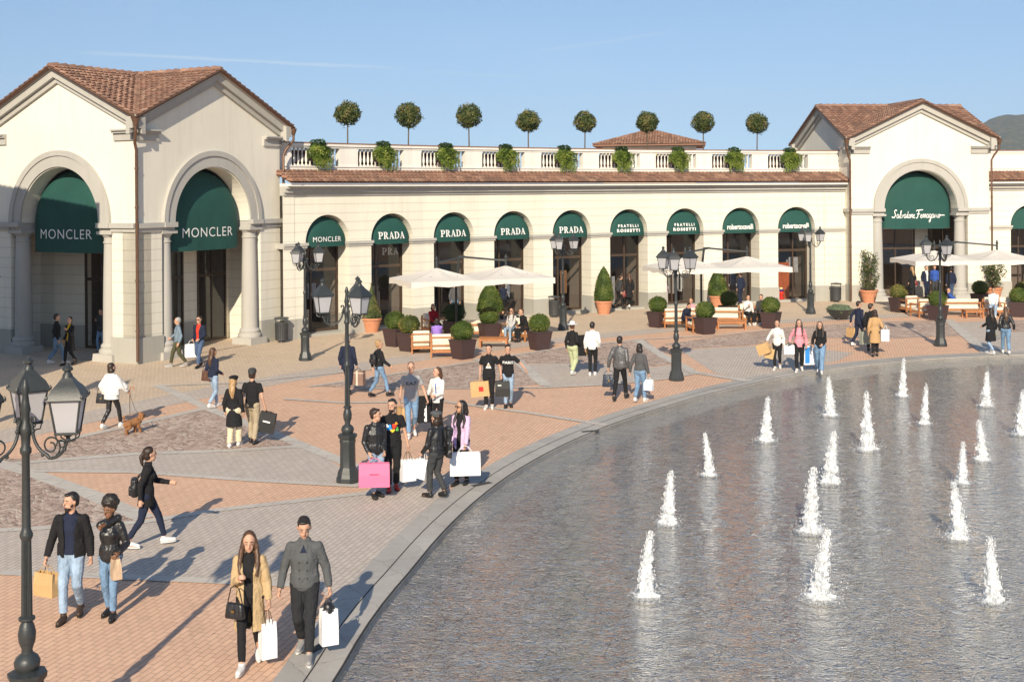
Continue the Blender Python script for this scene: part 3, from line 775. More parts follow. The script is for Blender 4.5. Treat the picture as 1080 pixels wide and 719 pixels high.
def shopfront(root,P,Q,H,door=True):
    P=Vector((P[0],P[1],0));Q=Vector((Q[0],Q[1],0)); W=(Q-P).length; d=(Q-P)/W; n=Vector((-d.y,d.x,0))
    fr=MB(); gl=MB(); nb=max(1,int(round(W/1.05))); zt=2.75
    def bar(a,b_,z0,z1,t=.04): fr.obox(P+d*((a+b_)/2)+Vector((0,0,(z0+z1)/2)),d*((b_-a)/2),n*t,(0,0,(z1-z0)/2))
    for i in range(nb+1):
        u=W*i/nb; u=min(max(u,.04),W-.04); bar(u-.035,u+.035,0,H)
    bar(.07,W-.07,0.003,.12,.038); bar(.07,W-.07,zt-.06,zt+.06,.038); bar(.07,W-.07,H-.08,H-.003,.038)
    o=fr.build('shopfront_frame',M_frame,root)
    gl.quad(P+Vector((0,0,.1)),Q+Vector((0,0,.1)),Q+Vector((0,0,H)),P+Vector((0,0,H))); gl.build('glass_pane',M_glass,o)
    return o
# ------------------------------------------------------------------ the three pavilions
c=g(145,384); PAV1=pavilion('large cream corner pavilion at the left with two green awnings and crossed tiled gables',(c.x,c.y,0),atan2(.876,.48),('M','M'))
c2=g(898.5,318.3); A2=radians(7); PAV2=pavilion('cream gabled pavilion at the right with one wide green awning between two columns',(c2.x,c2.y,0),A2,('F',None),(True,False))
# neighbour that throws the diagonal shade on the left pavilion
def neighbour():
    d=Vector((sin(SUNAZ),cos(SUNAZ),0)); br=Vector((-16.6,35.2,0)); w=Vector((-d.y,d.x,0)) 
    root=thing('street_building','plain cream building off to the left of the plaza','building',br,0)
    b=MB(); W=14;D=9;H=10.0
    def P(u,v,z): return tuple(w*u-d*v+Vector((0,0,z)))
    for a,bb in (((0,0),(0,D)),((0,D),(W,D)),((W,D),(W,0)),((W,0),(0,0))): b.quad(P(*a,0),P(*bb,0),P(*bb,H),P(*a,H))
    for v in (0,D): b.poly([P(0,v,H),P(W,v,H),P(W/2,v,H+W/2*.36)])
    b.build('wall',M_cream,root); b=MB(); o_=.5
    for sg in (0,1):
        for k in range(int((D+1)/.25)):
            v=-.5+k*.25
            u1=-o_ if sg==0 else W+o_
            tile_run(b,P(W/2,v,H+W/2*.36+.1),P(u1,v,H-o_*.36+.1),tuple(d*.25),(0,0,1))
        b.quad(P(W/2,-.5,H+W/2*.36+.08),P(u1,-.5,H-o_*.36+.08),P(u1,D+.5,H-o_*.36+.08),P(W/2,D+.5,H+W/2*.36+.08))
    b.build('tiled_roof',M_tile,root,50)
neighbour()
# ------------------------------------------------------------------ curved arcade
ARC=thing('arcade_building','long curved cream arcade with green dome awnings and a balustraded roof terrace','building',(0,0,0))
A0=45.44; DA=3.37; NB=9
def bayM(a,r=RW):
    a=radians(a); M=Matrix(((sin(a),-cos(a),0,RC.x-r*cos(a)),(cos(a),sin(a),0,RC.y+r*sin(a)),(0,0,1,0),(0,0,0,1))); return M
HWd=RW*math.tan(radians(DA/2)); ZC=6.2
wallb=MB();pln=MB();cor=MB();til=MB();par=MB();ped=MB();inn=MB();vou=MB()
def bay(a,hw,arch,root,B,solid=False):
    wallb,pln,cor,til,par,inn,vou=B
    M=bayM(a)
    for b in B: b.M=M
    r=1.14;zs=4.02;th=.85
    o=(-hw,0,0)
    if arch:
        us=[0,hw-r]+[hw-r*cos(pi*i/20) for i in range(1,20)]+[hw+r,2*hw]
        def zb(u):
            x=abs(u-hw); return 0 if x>=r-1e-5 else zs+sqrt(max(0,r*r-x*x))
        facet(wallb,o,(1,0,0),(0,1,0),2*hw,lambda u:6.2,us,zb,th)
    else: facet(wallb,o,(1,0,0),(0,1,0),2*hw,lambda u:6.2,[0,2*hw],lambda u:0,th)
    segs=[(-hw,-r),(r,hw)] if arch else [(-hw,hw)]
    for x0,x1 in segs:
        e0=.03 if (arch and x0==r) else 0; e1=.03 if (arch and x1==-r) else 0
        pln.box(x0-e0,x1+e1,-.05,th-.02,0,.86)
        # impost moulding, returning into the reveal
        f0=.05 if (arch and x0==r) else 0; f1=.05 if (arch and x1==-r) else 0
        im=MB(); im.M=M; im.box(x0-f0,x1+f1,-.05,th-.03,3.78,3.88); im.box(x0-f0*1.8,x1+f1*1.8,-.10,th-.035,3.879,4.0); im.build('impost',M_stone,root)
    # top cornice (stepped) and gutter
    k=lambda y:1+(y/ RW)*-1
    for z0,z1,pr,mi in ((5.98,6.10,.08,0),(6.10,6.26,.20,0),(6.26,6.36,.34,0),(6.36,6.47,.52,1)):
        cor.box(-hw*(1-pr/RW),hw*(1-pr/RW),-pr,.2,z0,z1,mi)
    # tile strip
    w=2*hw/round(2*hw/.215); n=int(round(2*hw/.215))
    y0=.82; sl=(.50)/(y0+.6)
    for i in range(n):
        x=-hw+(i+.5)*w
        tile_run(til,(x,y0,6.50+.50),(x,-.6,6.50),(w,0,0),(0,-sl,1),row=.36,rad=.10,lift=.075)
    til.quad((-hw,y0,6.99),(-hw,-.6,6.485),(hw,-.6,6.485),(hw,y0,6.99))
    # parapet base and rails
    kk=1+.9/RW; h2=hw*kk
    par.box(-h2,h2,.80,1.15,6.9,7.2); par.box(-h2,h2,.76,1.19,7.2,7.25)
    par.box(-h2,h2,.80,1.15,8.02,8.10); par.box(-h2,h2,.74,1.21,8.10,8.21)
    til.rv=.35; til.box(-h2,h2,.72,1.23,8.21,8.26); til.rv=.5
    bw=.62
    if arch and not solid:
        par.box(-h2,-h2+bw-.13,.82,1.13,7.25,8.02); par.box(h2-bw+.13,h2,.82,1.13,7.25,8.02)
    else: par.box(-h2,h2,.82,1.13,7.25,8.02)
    # terrace slab, shop floor, shop back wall, ceiling
    K=1+4.6/RW; inn.quad((-h2,1.1,6.92),(h2,1.1,6.92),(hw*1.16,9,6.92),(-hw*1.16,9,6.92),0)
    if arch:
        inn.quad((-hw,.8,.10),(hw,.8,.10),(hw*K,4.6,.10),(-hw*K,4.6,.10),1)
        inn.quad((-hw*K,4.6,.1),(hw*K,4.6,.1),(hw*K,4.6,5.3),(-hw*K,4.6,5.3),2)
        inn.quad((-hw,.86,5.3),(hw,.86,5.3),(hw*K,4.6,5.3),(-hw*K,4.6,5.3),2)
        inn.box(-r-.02,r+.02,.3,1.0,0.0,.12,3)
        for sx in (-1,1):
            inn.quad((sx*hw,.86,.1),(sx*hw*K,4.6,.1),(sx*hw*K,4.6,5.3),(sx*hw,.86,5.3),2)
    for b in B: b.M=Matrix.Identity(4)
def arcade_root_part(a):   # frame for a bay-local part
    M=bayM(a); return M
DISP=[mat('display cream',(.62,.56,.46),.6,.2,4),mat('display walnut',(.28,.15,.08),.4,.3,5),mat('display grey',(.38,.38,.40),.5,.25,6),mat('display poster',(.50,.42,.40),.5,.6,7),mat('display blue grey',(.20,.25,.33),.5,.4,7)]
M_deckred=mat('brown red boards',(.12,.06,.045),.8,.2,3)
SIG=['m','P','P','P','P','R','R','C','C']
BAL=None
def bay_parts(a,sig,root,h2,front=True):
    global BAL
    M=bayM(a); r=1.14
    if sig:
        aw,Y=awning_mesh(1.12,1.09,.45,.20,p=4,n=18,m=9)
        ao=aw.build('awning',M_awn,root,60); ao.matrix_local=M@Matrix.Translation((0,.52,4.0)); tag(ao,'small green dome awning in its arch')
        if sig=='m': put_text('lettering',text_poly('MONCLER',.21,1.45,bold=.0,space=1.1),Y,.12,ao,M_sign,-.04)
        if sig=='P': put_text('lettering',strokes(glyphs_slab('PRADA'),.33,1.42),Y,.18,ao,M_sign,-.035)
        if sig=='R':
            put_text('lettering',text_poly('FRATELLI',.15,1.22,bold=.05,space=1.7),Y,.31,ao,M_sign,-.045)
            put_text('lettering',text_poly('ROSSETTI',.17,1.38,bold=.07,space=1.45),Y,.07,ao,M_sign,-.045)
        if sig=='C': put_text('lettering',text_poly('robertocavalli',.29,1.60,bold=.028,space=.98),Y,.14,ao,M_sign,-.045)
    # shop window
    fr=MB();gl=MB()
    H=4.0
    xs=[-r+.02,-.25 if RN.random()<.5 else .3,r-.02]
    for x in xs: fr.box(x-.04,x+.04,.92,1.0,.12,H+ (1.1 if abs(x)<1 else 0))
    fr.box(-r+.06,r-.06,.925,.995,.12,.24); fr.box(-r+.06,r-.06,.925,.995,2.72,2.84); fr.box(-r+.06,r-.06,.925,.995,4.0,4.08)
    o=fr.build('shop_window',M_frame,root); o.matrix_local=M
    gl.quad((-r,.96,.2),(r,.96,.2),(r,.96,5.1),(-r,.96,5.1)); gl.build('glass_pane',M_glass,o)
    for q in range(RN.randint(2,3)):
        dp=MB(); x0=RN.uniform(-.95,.5); y0=RN.uniform(1.3,3.6); w0=RN.uniform(.3,.7); z0=RN.choice((.14,.9,1.5)); h0=RN.uniform(.6,1.5)
        dp.box(x0,x0+w0,y0,y0+.08,z0,z0+h0); d_=dp.build('display_panel',DISP[RN.randint(0,4)],root); d_.matrix_local=M
    hd=MB(); hx=xs[1]+.12; hd.tube([(hx,.90,.95),(hx,.86,1.0),(hx,.86,1.6),(hx,.90,1.65)],.014,6); hd.build('door_handle',mat('steel handle',(.5,.48,.45),.3,metal=1),o)
    # balusters
    if BAL is None:
        bm_=MB(); bm_.box(-.05,.05,-.05,.05,0,.07); bm_.lathe([(.042,.07),(.026,.11),(.056,.22),(.060,.30),(.044,.42),(.026,.55),(.034,.62),(.045,.66)],8); bm_.box(-.05,.05,-.05,.05,.66,.77)
        BAL=bm_.mesh('baluster',M_white,40)
    bk=MB(); bk.box(-(h2-.62),h2-.62,1.6,1.64,6.95,7.95); bo_=bk.build('planting_box',M_deckred,root); bo_.matrix_local=M  # plain dark board added as a backing behind the balusters
    bn=bpy.data.objects.new('balustrade',None); COL.objects.link(bn); bn.parent=root; bn.matrix_local=M@Matrix.Translation((0,.98,7.25)); bn.empty_display_size=.1
    for i in range(11):
        x=-(h2-.62)+ (2*(h2-.62))*(i+.5)/11
        o=bpy.data.objects.new('baluster',BAL); COL.objects.link(o); o.parent=bn; o.location=(x,0,0)
def split_bay(B,root):
    if B[2].v: B[2].build('cornice',[M_stone,M_white],root); B[2].__init__()
    for k,nm in ((1,'plinth'),):
        if B[k].v: build_split(B[k],nm,M_plinth,root)
        B[k].__init__()
Bs=[MB() for _ in range(7)]
h2=HWd*(1+.9/RW)
for i in range(NB):
    a=A0+DA*i; bay(a,HWd,True,ARC,Bs); split_bay(Bs,ARC); bay_parts(a,SIG[i],ARC,h2)
for a0,a1 in ((43.18,A0-DA/2),(A0+DA*(NB-.5),75.85)):
    bay((a0+a1)/2,RW*math.tan(radians((a1-a0)/2)),False,ARC,Bs); split_bay(Bs,ARC)
M_roofdeck=mat('terrace deck',(.30,.27,.24),.9,.15,2)
def finish(B,root):
    wb,pl,co,ti,pa,inn,vo=B
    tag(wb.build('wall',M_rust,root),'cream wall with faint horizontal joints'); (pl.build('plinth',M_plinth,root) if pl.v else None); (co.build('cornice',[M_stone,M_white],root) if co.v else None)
    ti.build('tiled_eave',M_tile,root,50); pa.build('parapet',M_white,root); inn.build('interior',[M_roofdeck,M_dfloor,M_dwall,M_plinth],root)
    # joints fanning over each arch: thin incised lines shown as narrow dark fillets
finish(Bs,ARC)
# wing beyond the right pavilion
WING=thing('wing_building','cream arcade wing beyond the right pavilion, cut by the picture edge','building',(0,0,0))
Bw=[MB() for _ in range(7)]
e2=Vector((c2.x+cos(A2)*L_,c2.y+sin(A2)*L_,0))
aw0=math.degrees(atan2(e2.y-RC.y,RC.x-e2.x))
st=aw0-.2+DA*.98
wl=[(aw0-.3,st-DA/2)]
for a0,a1 in wl: bay((a0+a1)/2,RW*math.tan(radians((a1-a0)/2)),False,WING,Bw); split_bay(Bw,WING)
for i in range(3):
    a=st+DA*i; bay(a,HWd,True,WING,Bw,True); split_bay(Bw,WING)
    if i<2: bay_parts(a,['C','P'][0] if False else 'C' if i==9 else None,WING,h2)
for i in range(2):
    aw_,Y=awning_mesh(1.12,1.09,.45,.20,p=4,n=18,m=9); ao=aw_.build('awning',M_awn,WING,60); ao.matrix_local=bayM(st+DA*i)@Matrix.Translation((0,.52,4.0))
finish(Bw,WING)
# downpipes where the arcade meets the pavilions
# distant hipped pavilion behind the terrace
def hip_pav():
    cx=g(686,180,6); Y=96.; X=(686-540)/F*Y
    root=thing('hipped_pavilion','small pavilion with a low hipped tile roof far behind the roof terrace','building',(X,Y,0),radians(-8))
    b=MB(); w=3.55; b.box(-w,w,-w,w,0,9.5); b.build('wall',M_cream,root)
    b=MB(); b.box(-w-.12,w+.12,-w-.12,w+.12,9.5,9.66); b.build('cornice',M_stone,root)
    b=MB()
    yel=mat('ochre arch panel',(.72,.52,.16),.8,.08)
    for s in range(4):
        b.M=Matrix.Rotation(pi/2*s,4,'Z')
        for x in (-2.2,0,2.2):
            P=[(x-.75,-w-.02,8.2)]+[(x-.75*cos(pi*i/10),-w-.02,8.6+.75*sin(pi*i/10)) for i in range(11)]+[(x+.75,-w-.02,8.2)]
            b.poly(P[::-1])
    b.build('arch_panel',yel,root)
    b=MB(); e=w+.75; zt=10.98; ze=9.68; n=40
    for s in range(4):
        b.M=Matrix.Rotation(pi/2*s,4,'Z')
        b.poly([(-e,-e,ze-.02),(e,-e,ze-.02),(0,0,zt-.02)]); 
        for k in range(n):
            x=-e+(k+.5)*2*e/n; t=abs(x)/e
            tile_run(b,(x,-e*t,ze+(zt-ze)*(1-t)),(x,-e,ze),(2*e/n,0,0),(0,-.3,1))
    b.M=Matrix.Identity(4); b.box(-e,e,-e,e,ze-.12,ze-.03)
    b.build('hipped_roof',M_tile,root,50)
hip_pav()
# hills
def hills():
    b=MB(); n=90; D0=1500
    vs=[];fs=[]
    import random as _r
    rows=14
    for j in range(rows):
        for i in range(n):
            x=200+1500*i/(n-1); y=1900+1100*j/(rows-1)
            az=x/y
            e=152*min(1,max(0,(az-.27)/.14))**.8*sin(pi*min(1,(j+0.5)/(rows-1)))**.8
            e+=12*mnoise.noise(Vector((x*.006,y*.006,0)))+5*mnoise.noise(Vector((x*.03,y*.03,2)))
            e=e*(.6+.4*min(1,max(0,(az-.30)/.1))); vs.append((x,y,max(-5,e)))
    for j in range(rows-1):
        for i in range(n-1): fs.append((j*n+i,j*n+i+1,(j+1)*n+i+1,(j+1)*n+i))
    b.add(vs,fs)
    m,nt,bb=newmat('wooded hillside'); p=worldpos(nt); nz=noisen(nt,p,.06,6,.75)
    nt.links.new(ramp(nt,nz,[(.38,(.02,.035,.015)),(.52,(.07,.08,.035)),(.62,(.16,.12,.06))]),bb.inputs['Base Color']); bb.inputs['Roughness'].default_value=.95
    bumpn(nt,noisen(nt,p,.12,5,.7),1,6,bb)
    o=b.build('hills',m,None,180); o['kind']='structure'
hills()
# ------------------------------------------------------------------ plants
def leaf(b,p,nrm,s,asp=.55):
    n=Vector(nrm); 
    if n.length<1e-4: n=Vector((0,0,1))
    n.normalize(); u=n.orthogonal().normalized(); u=Matrix.Rotation(RN.random()*6.28,3,n)@u; w=n.cross(u)
    s*=RN.uniform(.7,1.3); a=u*s; c=w*s*asp
    b.rv=min(1,max(0,b.base+RN.uniform(-.28,.28)))
    b.add([p-a,p-c+n*s*.12,p+a,p+c+n*s*.12],[(0,1,2,3)])
def leafshell(b,fn,n,s,asp=.55,tilt=.7,clump=3.0):
    for _ in range(n):
        p,nr=fn(); p=Vector(p); nr=Vector(nr)
        b.base=.5+.9*mnoise.noise(p*clump+Vector((7,3,b.sd)))
        q=Vector((RN.gauss(0,1),RN.gauss(0,1),RN.gauss(0,1)))*tilt
        leaf(b,p,nr.normalized()+q,s,asp)
def sph(r,c=(0,0,0),sq=1.0,jit=.06,nz=.08):
    def f():
        v=Vector((RN.gauss(0,1),RN.gauss(0,1),RN.gauss(0,1))).normalized()
        k=r*(1+nz*mnoise.noise(v*2.3+Vector(c)))-RN.random()*jit
        return Vector(c)+Vector((v.x*k,v.y*k,v.z*k*sq)),v
    return f
M_box=leafmat('boxwood leaves',[(0,(.035,.06,.012)),(.4,(.085,.13,.022)),(.75,(.15,.19,.035)),(1,(.26,.27,.075))])
M_box2=leafmat('yellowing boxwood leaves',[(0,(.04,.06,.012)),(.4,(.12,.14,.03)),(.75,(.24,.22,.06)),(1,(.36,.28,.09))])
M_dk=leafmat('dark leaves',[(0,(.015,.035,.010)),(.5,(.03,.07,.016)),(1,(.07,.12,.03))])
M_tree=leafmat('olive brown leaves',[(0,(.045,.065,.02)),(.4,(.095,.125,.035)),(.75,(.16,.165,.05)),(1,(.25,.20,.08))])
M_cam=leafmat('glossy shrub leaves',[(0,(.025,.05,.012)),(.45,(.06,.10,.025)),(.8,(.12,.15,.05)),(1,(.40,.30,.22))])
M_hang=leafmat('trailing plant leaves',[(0,(.06,.10,.015)),(.4,(.14,.21,.03)),(.8,(.25,.32,.05)),(1,(.36,.38,.10))],.35)
M_sed=leafmat('grey green succulent',[(0,(.10,.14,.08)),(.6,(.22,.28,.17)),(1,(.36,.42,.28))])
def core(name,mat_,fn): 
    b=MB(); fn(b); return b
def ballfoliage(r,n,s,seed,m,sq=1.0,c=(0,0,0),name='foliage',parent=None,extra=None):
    b=MB(); b.sd=seed; b.base=.5
    b.rv=.25; b.ell(c,(r*.9,r*.9,r*.9*sq),14,10,0,nz=.1,nf=3/r)
    leafshell(b,sph(r,c,sq,r*.16),n,s,clump=1.6/r*.6)
    return b.build(name,m,parent)
# roof terrace: clipped ball trees in a row
g_tree='ball trees on the roof terrace'
xs=[(367,120,13.2),(431.5,122,13),(495,122.5,12.8),(557.5,128,12),(617.5,128.5,10.8),(683,129,11),(742,129,11.3),(799,130.5,11.3)]
where=['leftmost on the roof terrace','second from the left on the roof terrace','third from the left on the roof terrace','fourth from the left on the roof terrace','just left of the far hipped roof','standing in front of the far hipped tile roof','just right of the far hipped tile roof','rightmost, nearest the right pavilion']
for i,(px,cy,rp_) in enumerate(xs):
    # intersection of the sight line with the ring of radius 61.5
    u=(px-540)/F; a=u*u+1; bb=-2*(u*RC.x+RC.y); cc=RC.x**2+RC.y**2-61.6**2
    t=(-bb+sqrt(bb*bb-4*a*cc))/2/a; X=u*t;Y=t
    zc=CAMH+(HY+ROLL*(540-px)-cy)*Y/F; r=rp_*Y/F*1.10
    root=thing('ball_tree','clipped ball tree on a thin trunk, '+where[i],'tree',(X,Y,6.93),RN.random()*6,g_tree)
    zc-=6.93
    b=MB(); b.sd=i*3.3; b.base=.5; b.rv=.3; b.ell((0,0,zc),(r*.66,)*3,12,8,0,nz=.35,nf=3)
    leafshell(b,sph(r*.98,(0,0,zc),RN.uniform(.86,1.0),r*.22,.18),1900,.055,clump=3); leafshell(b,sph(r*1.04,(RN.uniform(-.05,.05),0,zc),.96,r*.1,.3),160,.05); b.build('crown',M_tree,root)
    b=MB(); b.tube([(0,0,.3),(.02,0,zc*.5),(-.01,.01,zc)],[.045,.035,.03],7); 
    for k in range(7):
        q=RN.random()*6.28; b.tube([(0,0,zc-r*.6),(r*.5*cos(q),r*.5*sin(q),zc+RN.uniform(-.2,.3)*r)],[.02,.008],5)
    b.build('trunk',M_bark,root)
    b=MB(); b.lathe([(.18,0),(.27,.4),(.28,.45),(.24,.45),(.24,.38)],14); b.build('pot',M_terra,root,40)
# trailing plants on the balustrade
proto=None
for i in range(NB):
    M=bayM(A0+DA*i,RW+.62); p=M.translation; rz=atan2(M[1][0],M[0][0])
    lab='bushy yellow-green trailing plant hung on the balustrade '+['above the first small arch','above the second arch from the left','above the third arch from the left','above the fourth arch from the left','above the fifth arch from the left','below the far hipped tile roof','just right of the far hipped tile roof','second from the right pavilion','nearest the right pavilion'][i]
    root=thing('trailing_plant',lab,'plant',(p.x,p.y,7.2),rz,'trailing plants on the balustrade')
    b=MB(); b.sd=i*2.1; b.base=.5; b.rv=.3; b.ell((0,-.02,.62),(.46,.26,.42),12,8,0,nz=.2)
    def fh():
        x=RN.gauss(0,.36); x=max(-.66,min(.66,x)); z=.78-RN.random()**1.3*(1.0-abs(x)*.9)+.12*cos(x*3)
        if z<.35: x*=.75
        return Vector((x,-.10-.24*cos(x*2.2)*RN.uniform(.6,1),z)),Vector((x,-1,.5))
    leafshell(b,sph(.46,(0,-.02,.62),.8,.2,.4),380,.07,.4); leafshell(b,fh,900,.065,.28)
    for k in range(30):   # long hanging shoots
        x=RN.uniform(-.5,.5); z0=.35; L=RN.uniform(.15,.62)
        for q in range(9): 
            t=q/9; b.base=RN.random(); leaf(b,Vector((x+RN.gauss(0,.015),-.30,z0-L*t)),Vector((0,-1,.2)),.05,.35)
    b.build('trailing_leaves',M_hang,root)
    b=MB(); b.sd=i; b.base=.4; leafshell(b,sph(.36,(0,.05,1.0),.55,.1,.25),420,.065,.4); b.build('dark_top_growth',M_dk,root)
    b=MB(); b.box(-.45,.45,-.05,.12,.25,.52); b.build('trough',M_rattan,root); root.scale=(1.0,1.05,1.0)
# ------------------------------------------------------------------ pots and planters at ground level
def planter(px,py,label,m=M_box,r=.42,seed=0,top=None):
    p=g(px,py); root=thing('box_ball_planter',label,'planter',(p.x,p.y,0),radians(RN.uniform(20,60)),'square brown planters with clipped box balls')
    b=MB(); w0=.27;w1=.36;h=.66
    v=[(-w0,-w0,0),(w0,-w0,0),(w0,w0,0),(-w0,w0,0),(-w1,-w1,h),(w1,-w1,h),(w1,w1,h),(-w1,w1,h)]
    b.add(v,[(0,3,2,1),(0,1,5,4),(1,2,6,5),(2,3,7,6),(3,0,4,7)]); b.box(-w1-.015,w1+.015,-w1-.015,w1+.015,h,h+.04)
    pl=b.build('planter_box',M_rattan,root)
    for s in range(4):   # woven vertical boards
        pass
    b=MB(); b.box(-w1+.03,w1-.03,-w1+.03,w1-.03,h+.02,h+.05); b.build('soil',M_soil,root)
    ballfoliage(r,1900,.030,seed,m,.9,(0,0,h+r*.80),'box_ball',root)
    return root
G1=[(417,365,'box ball planter at the left end of the left seating group',M_box),(432,370,'planter with a yellowing box ball beside the backs of two armchairs',M_box2),(488,378,'box ball planter in front of the left seating group, right of the two armchairs',M_box),
    (479.5,356,'planter with the darkest box ball behind the left seating group',M_dk),(516,359,'box ball planter with lighter patches in front of the wide beehive topiary',M_box),(569,368.5,'box ball planter at the right end of the left seating group',M_box)]
G2=[(694,345,'box ball planter at the left end of the middle seating group',M_box),(744,352,'box ball planter in front of the middle seating group',M_box),(769,338,'box ball planter behind the middle seating group before a terracotta pot',M_box),(813,346,'box ball planter at the right end of the middle seating group',M_box)]
G3=[(948,329,'planter with a pale yellow-green box ball at the left end of the right seating group',M_box2),(989,338,'box ball planter partly behind the rightmost street lamp post',M_box),(1034,324,'box ball planter beside the seated man in white',M_box),(1074,334,'box ball planter at the right picture edge, in front',M_box),(1079,326,'box ball planter at the right picture edge, hidden behind another',M_box2)]
for i,(x,y,l,m) in enumerate(G1+G2+G3): planter(x,y,l,m,seed=i*1.7,r=.43 if i!=3 else .48)
def terrapot(b,r,h):
    b.lathe([(r*.66,0),(r*.98,h*.86),(r*1.08,h*.87),(r*1.08,h),(r*.95,h),(r*.93,h*.9),(0,h*.9)],24,caps=False)
def conepot(px,py,label,rb,h,pot_r,pot_h,shape,seed):
    p=g(px,py); root=thing('topiary_in_pot',label,'topiary',(p.x,p.y,0),0,'clipped topiaries in terracotta pots')
    b=MB(); terrapot(b,pot_r,pot_h); b.build('terracotta_pot',M_terra,root,40)
    b=MB(); b.sd=seed; b.base=.5; z0=pot_h-.05
    def prof(t): return rb*((1-t)**shape if shape>=1 else (1-t**2.2)**.8)*min(1,(t+.10)/.16)
    b.rv=.25; b.lathe([(max(.01,prof(t/12)*.9),z0+h*t/12) for t in range(13)],16)
    def f():
        while True:
            t=RN.random()
            if RN.random()<prof(t)/rb+.05: break
        a=RN.random()*6.283; r=prof(t)*(1+.06*mnoise.noise(Vector((cos(a)*2,sin(a)*2,t*5+seed))))-RN.random()*.05
        return Vector((r*cos(a),r*sin(a),z0+h*t)),Vector((cos(a),sin(a),.4))
    leafshell(b,f,3600,.034,clump=2.2); b.build('clipped_foliage',M_box if seed!=1 else M_tree,root)
conepot(392,350,'narrow cone topiary in a terracotta pot near the left pavilion',.50,1.55,.42,.62,1.15,1)
conepot(517,343,'broad beehive topiary behind the left parasols',.62,1.40,.45,.62,.6,2)
conepot(637,331,'bell shaped topiary in a terracotta pot left of the sixth arch',.50,1.75,.42,.66,.95,3)
conepot(757,325,'cone topiary in a stepped terracotta pot behind the middle parasols',.52,1.45,.42,.66,.9,4)
def shrubpot(px,py,label,h,seed,w=.62):
    p=g(px,py); root=thing('shrub_in_pot',label,'potted shrub',(p.x,p.y,0),0,'loose shrubs in terracotta pots')
    b=MB(); terrapot(b,.46,.68); b.build('terracotta_pot',M_terra,root,40)
    b=MB(); b.sd=seed; b.base=.5; st=MB(); tips=[]
    for k in range(46):
        a=RN.random()*6.283; t=RN.random(); z=.75+t*(h-.75); rr=w*sqrt(max(.05,1-abs((t-.42)/.62)**2))*RN.uniform(.35,1.0)
        q=Vector((rr*cos(a),rr*sin(a),z+RN.uniform(-.05,.12))); m_=Vector((q.x*.35,q.y*.35,.55+(z-.6)*.55))
        st.tube([(0,0,.55),m_,q],[.016,.011,.004],5); tips.append((m_,q))
    for m_,q in tips:
        for _ in range(34):
            t=RN.random()**.6; p_=m_.lerp(q,t)+Vector((RN.gauss(0,.075),RN.gauss(0,.075),RN.gauss(0,.07)))
            b.base=.35+.6*RN.random()**1.5; leaf(b,p_,Vector((RN.gauss(0,1),RN.gauss(0,1),.8+RN.gauss(0,.6))),.062,.45)
    b.build('foliage',M_cam,root); st.build('stems',M_bark,root)
shrubpot(916.5,319,'tall loose shrub in a terracotta pot left of the wide arch of the right pavilion',2.85,1)
shrubpot(1048,316,'loose shrub in a terracotta pot right of the wide arch, behind the right parasols',2.35,2,.8)
p=g(886,337); root=thing('bowl_planter','low dark bowl of grey-green succulents beside the navy-suited walker','planter',(p.x,p.y,0))
b=MB(); b.lathe([(.25,.06),(.45,.2),(.60,.42),(.66,.50),(.62,.50),(.55,.42),(0,.42)],24,caps=False); b.build('bowl',M_lampiron,root,50)
b=MB(); 
for a in (0,2.1,4.2): b.box(.3*cos(a)-.04,.3*cos(a)+.04,.3*sin(a)-.04,.3*sin(a)+.04,0,.12)
b.build('foot',M_lampiron,root)
b=MB(); b.sd=3; b.base=.5; b.rv=.3; b.ell((0,0,.45),(.55,.55,.22),14,8,nz=.2); leafshell(b,sph(.58,(0,0,.46),.45,.08,.2),1500,.045,.4); b.build('succulents',M_sed,root)
# ------------------------------------------------------------------ street lamps
def lantern_parts(root,ang,R=.50,z=3.57):
    C=(R*cos(ang),R*sin(ang),z)
    L=bpy.data.objects.new('lantern',None); COL.objects.link(L); L.parent=root; L.location=C; L.rotation_euler=(0,0,ang+radians(20)); L.empty_display_size=.1
    b=MB(); a0=.105;a1=.152;h=.34
    for sx,sy in ((-1,-1),(1,-1),(1,1),(-1,1)): b.tube([(sx*a0,sy*a0,0),(sx*a1,sy*a1,h)],.011,6)
    b.box(-a0-.012,a0+.012,-a0-.012,a0+.012,-.02,.006); b.box(-a1-.022,a1+.022,-a1-.022,a1+.022,h-.004,h+.022)
    b.lathe([(.012,-.12),(.03,-.10),(.02,-.06),(.045,-.045),(.045,-.02)],8)
    for sx,sy in ((-1,-1),(1,-1),(1,1),(-1,1)):
        b.tube([(sx*.02,sy*.02,-.10),(sx*.09,sy*.09,-.08),(sx*a0,sy*a0,-.01)],.008,5)
    b.build('lantern_frame',M_lampiron,L,40)
    b=MB(); w0=a0-.004;w1=a1-.004
    v=[(-w0,-w0,.006),(w0,-w0,.006),(w0,w0,.006),(-w0,w0,.006),(-w1,-w1,h-.004),(w1,-w1,h-.004),(w1,w1,h-.004),(-w1,w1,h-.004)]
    b.add(v,[(0,3,2,1),(0,1,5,4),(1,2,6,5),(2,3,7,6),(3,0,4,7)]); b.build('lantern_glass',M_frost,L)
    b=MB(); q=pi/4; s2=sqrt(2)
    b.lathe([((a1+.035)*s2,h+.01),((a1+.03)*s2,h+.026),((a1-.012)*s2,h+.115),((a1-.065)*s2,h+.175),(.07*s2,h+.20),(.07,h+.23)],4,ph=q)
    b.lathe([(.062,h+.20),(.05,h+.26),(.03,h+.29),(.055,h+.305),(.055,h+.33),(.03,h+.345),(.012,h+.375)],10)
    for sx,sy in ((-1,-1),(1,-1),(1,1),(-1,1)): b.lathe([(.014,0),(.018,.02),(.004,.045)],6,c=(sx*(a1+.025),sy*(a1+.025),h+.02))
    b.build('lantern_roof',M_lampiron,L,35)
